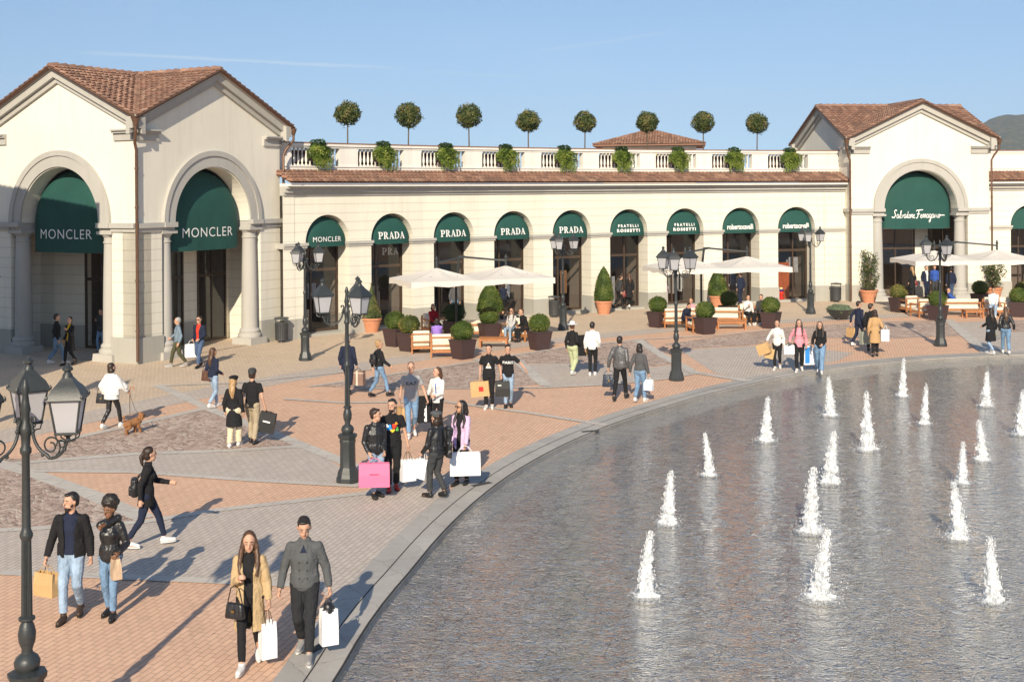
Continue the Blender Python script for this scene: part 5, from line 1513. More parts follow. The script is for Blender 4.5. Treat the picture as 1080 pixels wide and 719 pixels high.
    if under:
        wv={'jacket':.055,'bomber':.07,'blazer':.05,'coat':.04,'trench':.06,'shirt':.04,'longshirt':.04,'sweater':.03,'tee':.03,'cape':.03}[kind]
        Ti=(Matrix.Translation(off)@Tl).inverted()
        def cutf(c,wv=wv,Ti=Ti,s=s,hem=hem):
            q=Ti@(Vector(c)/s)
            if q.y<.02: return False
            w=wv+(max(0,q.z-1.22)*.16) if q.z<1.47 else .085
            return abs(q.x)<w and q.z<1.53
    o=remesh(b,'top' if kind in('tee','sweater','shirt','longshirt') else 'jacket',tm,root,vox*s,2,cut=cutf,wr=wr)
    if under and vox<=.012:
        sdm=o.modifiers.new('thick','SOLIDIFY'); SOL.append(o)
    # hair --------------------------------------------------------
    hk,hc=hair; hm=hairm(hc); b=new()
    if hk!='bald':
        if hk in('short','buzz'):
            t_=.0 if hk=='buzz' else .008
            b.ell(HP((0,-.026,.036)),(.083+t_*.5,.099+t_*.5,.098+t_*.5),18,14,rot=Rh,nz=.05,nf=30); b.ell(HP((0,-.052,-.01)),(.076+t_*.6,.062,.075),14,10,rot=Rh)
            if hk=='short': b.ell(HP((.010,.030,.096)),(.060,.050,.020),14,10,rot=Rh,nz=.35,nf=30)
        elif hk=='afro':
            b.ell(HP((0,-.040,.035)),(.092,.100,.104),16,12,rot=Rh); b.ell(HP((0,-.035,.105)),(.132,.122,.120),30,22,rot=Rh,nz=.28,nf=34)
        else:
            b.ell(HP((0,-.030,.034)),(.092,.102,.106),16,12,rot=Rh,nz=.04,nf=18); b.ell(HP((0,-.05,-.02)),(.086,.068,.092),14,10,rot=Rh)
        if hk=='long':
            b.tube([HP((0,-.065,.02)),HP((0,-.085,-.10)),up((0,-.115,1.40)),up((.01,-.125,1.24))],[.060,.058,.055,.022],14,side=side,k=1.45,round_=True)
        if hk=='longfront':
            b.tube([HP((0,-.065,.02)),HP((0,-.085,-.10)),up((0,-.115,1.38)),up((.01,-.12,1.22))],[.060,.060,.06,.03],14,side=side,k=1.5,round_=True)
            for sd in (-1,1): b.tube([HP((sd*.068,-.005,.03)),HP((sd*.088,.015,-.08)),up((sd*.115,.075,1.36)),up((sd*.105,.135,1.22))],[.026,.036,.036,.016],10,round_=True)
        if hk=='bob':
            b.ell(HP((0,-.035,-.065)),(.112,.085,.10),16,12,rot=Rh,nz=.12,nf=14)
        if hk=='ponytail':
            b.ell(HP((0,-.11,.03)),(.03,.03,.03),10,8); b.tube([HP((0,-.11,.03)),HP((.01,-.15,-.03)),HP((.02,-.13,-.13)),HP((.02,-.11,-.19))],[.022,.034,.030,.010],10,round_=True)
        if hk=='bun': b.ell(HP((0,-.085,.09)),(.045,.045,.04),12,8,nz=.1,nf=20)
        remesh(b,'hair',hm,root,.011*s if vox<.013 else .014*s,1,wr=.012)
    ex=extra or {}
    if 'beard' in ex:
        b=new(); b.ell(HP((0,.036,-.070)),(.056,.058,.045),14,10,rot=Rh); b.ell(HP((0,.062,-.100)),(.030,.026,.022),10,8,rot=Rh); b.tube([HP((-.05,.03,-.04)),HP((-.062,.0,.01))],[.018,.012],8,round_=True); b.tube([HP((.05,.03,-.04)),HP((.062,.0,.01))],[.018,.012],8,round_=True)
        bo=remesh(b,'beard',hairm(ex['beard']),root,.009*s,1)
    if 'hat' in ex:
        hk,hcol=ex['hat']; m_=cloth('hat '+hcol,CL[hcol]); b=new()
        Mh=Matrix.Translation(HP((0,-.015,.05)))@Rh.to_4x4(); b.M=Matrix.Scale(s,4)@Mh
        if hk=='brim':
            b.lathe([(.19,.015),(.195,.02),(.19,.03),(.10,.035),(.098,.10),(.085,.125),(.05,.13)],24,sx=.92,sy=1.05)
        elif hk=='cap':
            b.lathe([(.100,.0),(.104,.04),(.090,.085),(.05,.108),(.0,.112)],20,sx=.95,sy=1.1); b.ell((0,.11,.012),(.07,.075,.010),14,6)
        elif hk=='flat':
            b.ell((0,.0,.055),(.112,.135,.050),20,12,nz=.06,nf=9); b.lathe([(.097,.0),(.100,.05)],20,sy=1.08); b.ell((0,.11,.022),(.062,.055,.010),12,6)
        b.build('hat',m_,root,60)
    if face and vox<=.022:
        fm_=mat('eye dark',(.02,.015,.012),.3); wm=mat('eye white',(.42,.38,.35),.4); bm_=hairm('black' if hc in('black','dark') else 'brown')
        for sd in (-1,1):
            b=new(); b.ell(HP((sd*.030,.076,.008)),(.0105,.006,.0055),10,8,rot=Rh); e=b.build('eye',wm,root,180)
            b=new(); b.ell(HP((sd*.030,.0820,.008)),(.0062,.003,.0055),8,6,rot=Rh); b.build('iris',fm_,e,180)
            b=new(); b.tube([HP((sd*.014,.088,.028)),HP((sd*.032,.084,.034)),HP((sd*.048,.070,.027))],[.004,.005,.003],6); b.build('eyebrow',bm_,root,180)
        b=new(); b.tube([HP((-.020,.080,-.056)),HP((0,.089,-.055)),HP((.020,.080,-.056))],[.004,.0075,.004],8,side=(0,0,1),k=.8,round_=True); b.build('mouth',mat('lips',(.38,.12,.10) if sk!='brown' else (.22,.07,.06),.5),root,180)
    if 'glasses' in ex:
        b=new()
        for sd in (-1,1): b.ell(HP((sd*.033,.092,.006)),(.027,.006,.022),12,8,rot=Rh); b.tube([HP((sd*.055,.088,.012)),HP((sd*.080,.0,.012))],.004,5)
        b.tube([HP((-.01,.098,.012)),HP((.01,.098,.012))],.004,5); b.build('sunglasses',M_black,root,60)
    if 'print' in ex:     # text or patch on the chest: built on a shallow curved sheet
        for fn in ex['print']: fn(root,s,up,tm)
    M=Matrix.Translation((P.x,P.y,base))@Matrix.Rotation(radians(-h),4,'Z')@Matrix.Scale(s,4)
    HANDS[key]={sd:M@grips[sd] for sd in grips}; HANDS[key]['S']={sd:M@S_[sd] for sd in S_}; HANDS[key]['M']=M; HANDS[key]['up']=up; HANDS[key]['root']=root
    HANDS[key]['E']={sd:M@elb[sd] for sd in elb}
    return root
CURL={}; SOL=[]
# ------------------------------------------------------------------ bags
def paper_bag(label,top,yaw,w=.34,d=.13,h=.40,m=None,cat='shopping bag',group='shopping bags carried by the walkers',hl=.16,tilt=0,logo=None,inner=None,hm=None):
    """hangs from the hand: top = grip point"""
    x,y,z=top; zb=z-hl-h
    if zb<.01: h=max(.15,z-hl-.01); zb=z-hl-h
    root=thing('shopping_bag',label,cat,(x,y,zb),radians(-yaw),group); root.rotation_euler=(0,radians(tilt),radians(-yaw))
    m=m or M_white_paper
    b=MB(); W=w/2;D=d/2
    v=[(-W,-D,0),(W,-D,0),(W,D,0),(-W,D,0),(-W,-D,h*.5),(W,-D,h*.5),(W-.008,0.0,h*.5),(W,D,h*.5),(-W,D,h*.5),(-W+.008,0,h*.5),(-W+.004,-D*.75,h),(W-.004,-D*.75,h),(W-.03,0,h),(W-.004,D*.75,h),(-W+.004,D*.75,h),(-W+.03,0,h)]
    f=[(0,3,2,1),(0,1,5,4),(4,5,11,10),(1,2,7,6,5),(5,6,12,11),(6,7,13,12),(2,3,8,7),(7,8,14,13),(3,0,4,9,8),(8,9,15,14),(9,4,10,15)]
    b.add(v,f); o=b.build('bag_body',m,root)
    sm=o.modifiers.new('t','SOLIDIFY'); sm.thickness=.003; sm.offset=-1
    for sy in (-1,1):
        b=MB(); q=w*.22
        b.tube([(-q,sy*D*.76,h-.03),(-q,sy*D*.74,h+.02),(-q*.55,sy*D*.35,h+hl*.75),(0,0,h+hl),(q*.55,sy*D*.35,h+hl*.75),(q,sy*D*.74,h+.02),(q,sy*D*.76,h-.03)],.0055,6); b.build('handle',hm or m,root,60)
    if logo:
        for lg in logo: 
            kind=lg[0]
            for sy in (-1,1):
                if kind=='text':
                    V,Fs=text_poly(lg[1],lg[2],lg[3],bold=.01); b=MB()
                    b.add([(sy*-vx if sy>0 else vx,sy*(D+.005),lg[4]*h+vy) for vx,vy in V],[tuple(f_) if sy<0 else tuple(f_[::-1]) for f_ in Fs]) ; b.build('lettering',lg[5],o)
                else:
                    b=MB(); _,cx,cz,ww,hh,mm=lg; 
                    b.box(cx-ww/2,cx+ww/2,sy*(D+.004)-.0008,sy*(D+.004)+.0008,cz*h-hh/2,cz*h+hh/2); b.build('printed_panel',mm,o)
    if inner:
        b=MB(); b.ell((0,0,h-.02),(w*.36,d*.45,.10),14,10,nz=.3,nf=12); b.build('contents',inner,root,180)
    return root
def handbag(label,top,yaw,w=.28,d=.11,h=.19,m=None,strap=.25,name='handbag',cat='handbag',mid=None):
    x,y,z=top; root=thing(name,label,cat,(x,y,z-strap-h),radians(-yaw))
    b=MB(); b.tube([(-w/2+.04,0,h*.12),(-w/2+.06,0,h*.9)],[.05,.04],10,side=(0,1,0),k=d*8); b.M=Matrix.Identity(4)
    b=MB(); W=w/2
    b.add([(-W,-d/2,0),(W,-d/2,0),(W,d/2,0),(-W,d/2,0),(-W*.85,-d*.3,h),(W*.85,-d*.3,h),(W*.85,d*.3,h),(-W*.85,d*.3,h)],[(0,3,2,1),(4,5,6,7),(0,1,5,4),(1,2,6,5),(2,3,7,6),(3,0,4,7)])
    o=b.build('bag_body',m or leather('leather black',CL['black']),root); bv=o.modifiers.new('b','BEVEL'); bv.width=.03; bv.segments=3
    for p_ in o.data.polygons: p_.use_smooth=True
    b=MB(); b.tube([(-W*.8,0,h-.01),(-W*.45,0,h+strap*.8),(0,0,h+strap),(W*.45,0,h+strap*.8),(W*.8,0,h-.01)],.008,6); b.build('strap',m or leather('leather black',CL['black']),root,60)
    b=MB(); b.box(-.02,.02,-d/2-.006,-d/2+.01,h*.45,h*.6); b.build('clasp',mat('gold clasp',(.6,.42,.15),.3,metal=1),root)
    return root
def backpack(label,key,m=None,w=.28,h=.36,d=.13,drop=0,shift=0):
    H=HANDS[key]; up=H['up']; M=H['M']; p=M@up((shift,-.13-d/2,1.05-drop)); rz=M.to_euler().z
    root=thing('backpack',label,'backpack',p,rz)
    m=m or leather('leather black',CL['black'])
    b=MB(); b.obox((0,0,h/2),(w/2,0,0),(0,d/2,0),(0,0,h/2)); o=b.build('pack_body',m,root); bv=o.modifiers.new('b','BEVEL'); bv.width=.05; bv.segments=3
    for p_ in o.data.polygons: p_.use_smooth=True
    b=MB(); b.obox((0,-d/2,h*.32),(w*.36,0,0),(0,.035,0),(0,0,h*.22)); o=b.build('front_pocket',m,root); bv=o.modifiers.new('b','BEVEL'); bv.width=.025; bv.segments=2
    b=MB()
    for sx in (-1,1): b.tube([(sx*.09,d/2,.05),(sx*.12,d/2+.10,h*.6),(sx*.11,d/2+.16,h+.02),(sx*.09,d/2+.06,h+.07),(sx*.07,d/2-.02,h)],.012,6,side=(1,0,0),k=1.6)
    b.build('strap',m,root,60); return root
def chest_text(txt,h_,w_,z,m,y=.137):
    def fn(root,s,up,tm):
        V,Fs=text_poly(txt,h_,w_,bold=.02); b=MB(); b.M=Matrix.Scale(s,4)
        b.add([up((-vx,y-.9*vx*vx+.0,z+vy)) for vx,vy in V],[tuple(f[::-1]) for f in Fs]); PRN.append((b.build('print',m,root),root))
    return fn
def chest_patch(blobs,y=.137):
    def fn(root,s,up,tm):
        for (x,z,w,h,m,sh) in blobs:
            b=MB(); b.M=Matrix.Scale(s,4); n=14
            pts=[]
            for i in range(n):
                a=2*pi*i/n; r=1+.25*sin(a*3+x*40) if sh=='blob' else 1
                pts.append((x+w*.5*cos(a)*r,z+h*.5*sin(a)*r))
            if sh=='tri': pts=[(x-w/2,z-h/2),(x+w/2,z-h/2),(x,z+h/2)]
            if sh=='box': pts=[(x-w/2,z-h/2),(x+w/2,z-h/2),(x+w/2,z+h/2),(x-w/2,z+h/2)]
            P=[Vector(up((-a,y-.9*a*a+.0005*len(b.v),c))) for a,c in pts]
            b.poly([tuple(p) for p in P]); PRN.append((b.build('print',m,root),root))
    return fn
def inbay(i,x,y):
    q=bayM(A0+DA*i)@Vector((x,y,0)); return (q.x,q.y)
# ------------------------------------------------------------------ the cast
NEAR=.0095; MID=.012; FAR=.017
gw='walkers crossing the plaza'
def bagat(key,sd,label,yaw,**k):
    return paper_bag(label,HANDS[key][sd],yaw,**k)
LT=cloth('print white',(.8,.8,.78))
# front couple
person('trench','woman with long brown hair in an open tan trench coat at the front',264,702,176,H=1.72,fem=True,sk='light',hair=('longfront','brown'),top=('trench','tan'),under='black',legs=('slim','black'),shoes='white',
       R=(.10,.24,1.22),L=(.25,.03,.86),stride=.50,lead=1,yaw=-6,vox=NEAR,pitch=8)
bagat('trench',-1,'tall white paper bag carried by the woman in the trench coat',-30,w=.20,d=.16,h=.46,hm=mat('dark cord',(.10,.05,.03)))
H_=HANDS['trench'][1]; handbag('black handbag on the arm of the woman in the trench coat',(H_.x-.10,H_.y+.0,1.14),20,w=.27,h=.20,strap=.22)
person('wool','man in a grey double-breasted wool jacket looking down, walking beside the pool',322,692,178,H=1.82,sk='light',hair=('short','black'),top=('jacket','wool'),legs=('trousers','anthr'),shoes='grey',
       R=(.30,.08,.88),L=(.31,.02,.87),stride=.42,lead=-1,yaw=-8,pitch=20,vox=NEAR,extra={'print':[
       chest_patch([(x,z,.022,.022,M_black,'o') for z in (1.02,1.12,1.22) for x in (-.05,.05)],.150),
       chest_patch([(0.0,1.385,.085,.09,cloth('cloth navy',CL['navy']),'tri')],.127)]})
bagat('wool',-1,'tall white paper bag with black wrapping sticking out, carried by the man in grey wool',-25,w=.22,d=.16,h=.46,inner=leather('leather black',CL['black']),hm=mat('black cord',(.02,.02,.02)))
# couple at the left
person('bomber','bearded man in an open black jacket and pale jeans holding a kraft bag',76,652,176,H=1.80,hair=('short','black'),top=('bomber','black'),under='navy',legs=('trousers','j:ljeans'),shoes='brown',R=(.32,.06,.88),L=(.27,.03,.86),stride=.30,lead=1,yaw=38,vox=NEAR,extra={'beard':'black'})
bagat('bomber',1,'kraft paper bag carried by the bearded man at the lower left',25,w=.36,d=.15,h=.33,hl=.10,m=M_bag_kraft)
person('afro','woman with a high afro puff and black leather jacket, hand raised to her face',117,650,182,H=1.66,fem=True,sk='brown',hair=('afro','black'),top=('jacket','l:black'),legs=('slim','j:jeans'),shoes='black',R=(.02,.20,1.44),L=(.20,.22,1.02),stride=.22,lead=-1,yaw=20,vox=NEAR,pitch=10)
H_=HANDS['afro'][-1]; paper_bag('tan paper and fabric bag hanging from the arm of the woman with the afro puff',(H_.x+.03,H_.y+.04,H_.z+.02),60,w=.22,d=.12,h=.28,hl=.06,m=mat('tan wrapping',(.50,.36,.24),.8,.15,9),tilt=-12)
# woman striding right
person('strider','woman in black with a ponytail striding to the right with a small black backpack',155,577,74,H=1.72,fem=True,hair=('ponytail','dark'),top=('longshirt','black'),legs=('slim','navy'),shoes='white',L=(.12,.40,1.08),R=(.24,-.10,.88),stride=.62,lead=-1,yaw=-10,vox=NEAR,lean=4)
backpack('small black leather backpack low on the back of the striding woman','strider',drop=.16,w=.27,h=.32)
# woman with dog
person('dogw','woman in a loose white top and black trousers walking a small brown dog',118,452,28,H=1.70,fem=True,hair=('bob','dark'),top=('cape','white'),legs=('slim','l:black'),shoes='white',R=(.34,.24,.98),L=(.26,-.02,.92),stride=.50,lead=1,vox=MID,face=False,yaw=10)
H_=HANDS['dogw'][-1]; handbag('black shoulder bag hanging at the left of the woman with the dog',(H_.x-.10,H_.y,1.18),10,w=.34,h=.26,strap=.28)
# walking stick-like umbrella
H_=HANDS['dogw'][1]
root=thing('umbrella','closed brown umbrella with a hooked handle held upright by the woman with the dog','umbrella',(H_.x,H_.y,H_.z-.62)); b=MB(); b.tube([(0,0,0),(0,0,.60)],[.008,.012],8); b.build('shaft',M_bark,root,60)
b=MB(); b.tube([(0,0,.58),(0,0,.72),(.02,0,.78),(.07,0,.80),(.11,0,.76),(.115,0,.70)],.012,8); b.build('hooked_handle',M_wood,root,60)
# couple in black coat / black tee with hats
person('hatc','long-haired blonde woman in a black hat, black coat and cream trousers, from behind',247,471,8,H=1.68,fem=True,hair=('long','blonde'),top=('coat','black'),legs=('wide','cream'),shoes='white',stride=.22,lead=1,vox=MID,face=False,extra={'hat':('flat','black')},yaw=10)
person('captee','man in a black tee and khaki trousers with a dark flat cap, seen from behind',266.5,468,8,H=1.80,hair=('short','dark'),top=('tee','black'),legs=('trousers','khaki'),shoes='black',R=(.30,.02,.88),stride=.20,lead=-1,vox=MID,face=False,extra={'hat':('cap','charcoal')})
bagat('captee',1,'glossy black paper bag carried by the man in khaki trousers',8,w=.40,d=.12,h=.50,hl=.03,m=mat('black paper',(.02,.02,.02),.4,.05,6),tilt=12,logo=[('box',0,.55,.18,.035,M_sign)])
# woman with long hair toward the pavilion
person('navyw','woman with very long brown hair, navy jacket and pale jeans, seen from behind',225,430,35,H=1.70,fem=True,hair=('long','brown'),top=('jacket','navy'),legs=('slim','j:ljeans'),shoes='white',R=(.2,.15,1.0),stride=.40,lead=-1,vox=MID,face=False)
H_=HANDS['navyw'][-1]; handbag('brown leather bag on the shoulder of the long haired woman in navy',(H_.x-.05,H_.y-.12,1.32),20,w=.34,h=.30,strap=.26,m=leather('leather brown',(.10,.045,.03)))
# two men in front of left pavilion
person('denimm','grey haired man in a denim jacket and dark green trousers stepping left',188,387,-115,H=1.74,hair=('buzz','grey'),top=('jacket','j:denimj'),legs=('trousers','olive'),shoes='grey',R=(.42,.18,1.0),stride=.5,lead=1,vox=MID,yaw=20,face=True)
person('redm','man in sunglasses with a navy jacket open over a red jumper',210.5,387.5,-160,H=1.80,hair=('short','dark'),top=('jacket','navy'),under='red',legs=('trousers','j:djeans'),shoes='black',R=(.12,.2,.98),L=(.12,.2,.98),stride=.4,lead=-1,vox=MID,extra={'glasses':1})
p=g(202,386); paper_bag('large white bag carried between the two men before the left pavilion',(p.x,p.y,.92),-20,w=.46,d=.16,h=.46,hl=.14)
# couple in shade, left
person('shadem','man in a black jacket and jeans walking in the shade under the left pavilion',60,384,60,H=1.80,hair=('short','dark'),top=('jacket','black'),legs=('trousers','j:jeans'),shoes='white',stride=.5,lead=1,vox=MID,face=True,yaw=20)
person('yellw','woman in a black coat over a yellow jumper beside the left big arch',74,385,-150,H=1.72,fem=True,hair=('bun','black'),top=('coat','black'),under='yellow',legs=('slim','black'),shoes='black',R=(.22,.1,.92),L=(.1,.22,1.30),stride=.35,lead=1,vox=MID,yaw=-20)
p=g(71,381); paper_bag('kraft bag hanging between the couple in the shade of the left pavilion',(p.x,p.y,.98),10,w=.44,d=.14,h=.46,hl=.14,m=M_bag_kraft)
person('doorw','person in a dark jacket and jeans leaning in the doorway of the left pavilion',103,373,200,H=1.72,hair=('short','black'),top=('jacket','charcoal'),legs=('slim','j:jeans'),shoes='black',R=(.05,.25,1.3),stride=.2,vox=FAR,face=False,XY=(g(101,374).x+.12,g(101,374).y+.3))
# man with case behind lamp, woman in black
person('suitm','grey haired man in a dark suit walking away behind a street lamp',367,416,15,H=1.76,hair=('buzz','grey'),top=('blazer','navy'),legs=('trousers','navy'),shoes='black',R=(.26,.06,.88),stride=.45,lead=-1,vox=MID,face=False)
H_=HANDS['suitm'][1]; root=thing('carry_case','boxy brown and cream striped bag held by the grey haired man in the dark suit','bag',(H_.x+.05,H_.y,.28),radians(-20))
b=MB(); b.box(-.20,.20,-.09,.09,0,.44); o=b.build('case_body',mat('taupe case',(.24,.15,.12),.6,.1,8),root); b=MB(); b.box(-.03,.03,-.095,.095,-.003,.445); b.box(-.203,.203,-.093,.093,.36,.38); b.build('cream_band',mat('cream band',(.62,.55,.45),.6),o); b=MB(); b.tube([(-.07,0,.44),(-.06,0,.50),(.06,0,.50),(.07,0,.44)],.009,6); b.build('handle',M_black,root,60)
person('blondb','blonde woman in a black jumper and jeans walking right with a small black backpack',400,418.5,58,H=1.68,fem=True,hair=('bun','blonde'),top=('sweater','black'),legs=('slim','j:jeans'),shoes='black',R=(.34,.22,.98),L=(.24,-.1,.9),stride=.55,lead=1,vox=MID,face=False,yaw=20)
backpack('small black backpack on the blonde woman in black','blondb',w=.26,h=.30,drop=.02)
# EA7 pair
person('ea7','tall man in a grey tee with dark lettering and jeans walking towards the camera',434,461,172,H=1.86,hair=('buzz','brown'),top=('tee','grey'),legs=('slim','j:jeans'),shoes='white',R=(.27,.0,.86),L=(.36,.10,.90),stride=.42,lead=1,vox=MID,extra={'print':[chest_text('EA7',.075,.24,1.27,cloth('cloth charcoal',CL['charcoal']),.143)]},yaw=5)
bagat('ea7',1,'narrow kraft bag carried by the man in the grey tee',60,w=.30,d=.12,h=.42,m=M_bag_kraft,hl=.06)
person('whitej','woman in a white jacket carrying a dark coat on her arm',461.5,458,205,H=1.68,fem=True,hair=('long','brown'),top=('shirt','white'),legs=('slim','black'),shoes='black',R=(.20,.22,1.02),L=(.08,.26,1.05),stride=.2,vox=MID,yaw=30,face=True,extra={'print':[chest_patch([(.02,1.2,.03,.3,cloth('cloth blue',CL['blue']),'box')],.155)]})
H_=HANDS['whitej'][1]; paper_bag('small white bag beside the dark coat carried by the woman in white',(H_.x-.10,H_.y,H_.z-.05),15,w=.26,d=.12,h=.40,hl=.12)
H_=HANDS['whitej'][1]; root=thing('folded_coat','dark coat draped over the forearm of the woman in white','coat',(H_.x-.06,H_.y-.02,H_.z-.60),.3); b=MB(); b.obox((0,0,.33),(.17,0,0),(0,.06,0),(0,0,.33)); remesh(b,'draped_cloth',fab('black'),root,.02,3,wr=.05)
# four-person group by the pool
person('leatherm','man in a black leather jacket holding a large pink bag',396.5,524,150,H=1.76,hair=('short','dark'),top=('jacket','l:black'),legs=('slim','j:ljeans'),shoes='black',R=(.20,.14,.92),L=(.1,.2,.92),stride=.12,vox=NEAR,yaw=-55,face=True)
H_=HANDS['leatherm'][1]; pk=mat('pink glossy paper',(.72,.17,.32),.4,.03,6)
paper_bag('big glossy pink paper bag held by the man in the leather jacket',(H_.x+.05,H_.y-.10,.86),-4,w=.60,d=.18,h=.46,hl=.10,m=pk,logo=[('box',0,.55,.18,.018,mat('dark pink ink',(.35,.02,.10)))])
person('printm','bearded man in a black tee with a multicoloured print and red shoes',414,517,170,H=1.86,hair=('short','black'),top=('tee','black'),legs=('trousers','black'),shoes='red',R=(.2,.1,.9),L=(.30,.04,.86),stride=.15,vox=NEAR,yaw=25,extra={'beard':'black','print':[chest_patch([(-.06,1.22,.10,.12,cloth('print blue',(.05,.30,.75)),'blob'),(.03,1.25,.08,.09,cloth('print red',(.75,.06,.04)),'blob'),(.09,1.19,.05,.08,cloth('print green',(.15,.60,.12)),'blob'),(.0,1.17,.09,.06,cloth('print yellow',(.85,.60,.05)),'blob'),(-.10,1.26,.05,.06,LT,'blob'),(.07,1.30,.06,.05,cloth('print orange',(.85,.30,.03)),'blob')],.148)]})
bagat('printm',-1,'white paper bag carried by the bearded man in the printed tee',-30,w=.30,d=.15,h=.44,hl=.17,hm=mat('black cord',(.02,.02,.02)))
person('capp','person in a grey flat cap and black leather jacket turned away',461,525,-48,H=1.70,hair=('bob','dark'),top=('jacket','l:black'),legs=('trousers','charcoal'),shoes='black',L=(.20,.22,.92),R=(.24,.05,.90),stride=.28,lead=-1,vox=NEAR,face=False,extra={'hat':('flat','wool')},yaw=-5)
H_=HANDS['capp'][-1]; paper_bag('two-fold white paper bag held by the person in the grey flat cap',(H_.x-.02,H_.y,H_.z+.10),25,w=.26,d=.15,h=.38,hl=.16,tilt=10)
root=thing('carried_jacket','black jacket slung behind the shoulder of the person in the grey flat cap','jacket',tuple(Vector((HANDS['capp']['S'][1].x+.10,HANDS['capp']['S'][1].y+.02,.80))),radians(20)); b=MB(); b.obox((0,0,.26),(.05,0,0),(0,.14,0),(0,0,.28)); b.obox((.03,0,.5),(.06,0,0),(0,.1,0),(0,0,.08)); remesh(b,'draped_cloth',fab('l:black'),root,.02,3,wr=.05)
person('lilacw','woman in sunglasses and a lilac blazer holding a very large white bag',487,511,205,H=1.74,fem=True,sk='tan',hair=('longfront','black'),top=('blazer','lilac'),under='black',legs=('slim','black'),shoes='black',L=(.20,.20,.88),R=(.22,.05,.88),stride=.16,vox=NEAR,yaw=35,extra={'glasses':1,'print':[chest_patch([(-.12,1.05,.10,.42,cloth('cloth purple',CL['purple']),'box')],.170)]})
H_=HANDS['lilacw'][-1]; paper_bag('very large white paper bag held low by the woman in the lilac blazer',(H_.x+.03,H_.y-.12,.90),-6,w=.62,d=.18,h=.46,hl=.14)
# two young men, black tees
person('teea','man in black tee, black trousers and white shoes holding a kraft bag',516,431,185,H=1.80,hair=('short','black'),top=('tee','black'),legs=('slim','black'),shoes='white',R=(.24,.06,.90),L=(.34,.05,.92),stride=.12,vox=MID,extra={'print':[chest_patch([(0,1.20,.16,.16,LT,'tri'),(0,1.19,.07,.07,cloth('cloth tan',CL['tan']),'o')],.146)]},yaw=8)
bagat('teea',1,'kraft bag with a red square mark carried by the man in black with white shoes',8,w=.52,d=.16,h=.42,m=M_bag_kraft,hl=.05,logo=[('box',.04,.50,.13,.13,mat('red mark',(.60,.02,.02)))],tilt=-6)
person('teeb','man in a black tee with bold white lettering and pale ripped jeans',536,429.5,178,H=1.76,hair=('short','black'),top=('tee','black'),legs=('slim','j:ljeans'),shoes='black',L=(.50,.12,1.06),R=(.2,.06,.90),stride=.18,vox=MID,extra={'print':[chest_text('PARIS',.075,.30,1.27,LT,.143)]},yaw=-6)
bagat('teeb',1,'black paper bag between the two men in black tees',0,w=.40,d=.14,h=.44,m=mat('black paper',(.02,.02,.02)),hl=.05,logo=[('box',-.08,.72,.10,.03,M_sign)])
# pair with hat
person('hatw','woman in a wide white hat, black top and pale green trousers, seen from the side',604,395,35,H=1.72,fem=True,hair=('short','brown'),top=('sweater','black'),legs=('wide','mint'),shoes='white',R=(.22,.12,1.0),stride=.30,lead=-1,vox=MID,face=False,extra={'hat':('brim','white')},yaw=-5)
H_=HANDS['hatw'][1]; root=thing('folded_coat','dark coat over the arm of the woman in the white hat','coat',(H_.x+.05,H_.y,.62),.4); b=MB(); b.obox((0,0,.34),(.13,0,0),(0,.08,0),(0,0,.34)); remesh(b,'draped_cloth',fab('black'),root,.02,3,wr=.05)
p=g(618,391); paper_bag('yellow paper bag behind the coat of the woman in the white hat',(p.x,p.y+.1,1.05),20,w=.30,d=.12,h=.38,hl=.12,m=mat('yellow paper',(.72,.42,.06)))
person('whites','man in a white sweatshirt and black trousers, right of the white-hatted woman',625,396,12,H=1.76,hair=('short','black'),top=('sweater','white'),legs=('slim','black'),shoes='white',R=(.22,.08,.92),stride=.12,vox=MID,face=False)
# couple walking away
person('greyj','man in a dark grey leather jacket and black trousers walking away with a navy bag',654,422,22,H=1.86,hair=('buzz','black'),top=('jacket','l:dgrey'),legs=('slim','black'),shoes='black',L=(.32,-.02,.88),stride=.62,lead=1,vox=MID,face=False,wide=1.08)
H_=HANDS['greyj'][-1]; handbag('soft navy blue bag swinging from the hand of the man in the dark grey jacket',(H_.x,H_.y,H_.z+.02),10,w=.40,h=.36,strap=.12,m=leather('leather navy',(.015,.025,.05)))
person('greyw','dark haired woman in a grey jacket with a white hem and blue jeans',675,424,30,H=1.68,fem=True,hair=('bob','black'),top=('jacket','dgrey'),under='white',legs=('trousers','j:jeans'),shoes='white',R=(.26,.06,.86),L=(.30,-.05,.88),stride=.36,lead=1,vox=MID,face=False)
bagat('greyw',1,'small white bag hanging from the right hand of the woman in grey',30,w=.26,d=.13,h=.30,hl=.08)
# three women
person('womwhite','woman in a white jumper and ripped black trousers carrying kraft bags, left of three friends',820,389.5,200,H=1.66,fem=True,hair=('bun','brown'),top=('sweater','white'),legs=('slim','black'),shoes='white',R=(.34,.16,1.02),stride=.28,lead=1,vox=MID)
H_=HANDS['womwhite'][1]; paper_bag('tilted kraft bag carried by the woman in the white jumper',(H_.x-.05,H_.y,H_.z+.08),30,w=.42,d=.2,h=.36,hl=.10,m=M_bag_kraft,tilt=-22)
paper_bag('smaller kraft bag below the tilted one of the woman in the white jumper',(H_.x+.05,H_.y+.06,H_.z-.05),10,w=.30,d=.14,h=.34,hl=.14,m=M_bag_kraft,tilt=12)
person('wompink','woman with long brown hair in a pink top and black trousers, middle of three friends',843,392,195,H=1.74,fem=True,hair=('longfront','dark'),top=('shirt','pink'),legs=('trousers','black'),shoes='white',R=(.30,.14,1.0),L=(.24,-.04,.88),stride=.48,lead=1,vox=MID,yaw=-8)
H_=HANDS['wompink'][1]; paper_bag('small white bag with a black bundle on top, held by the woman in pink',(H_.x-.06,H_.y-.04,H_.z+.06),0,w=.34,d=.14,h=.30,hl=.08,inner=leather('leather black',CL['black']))
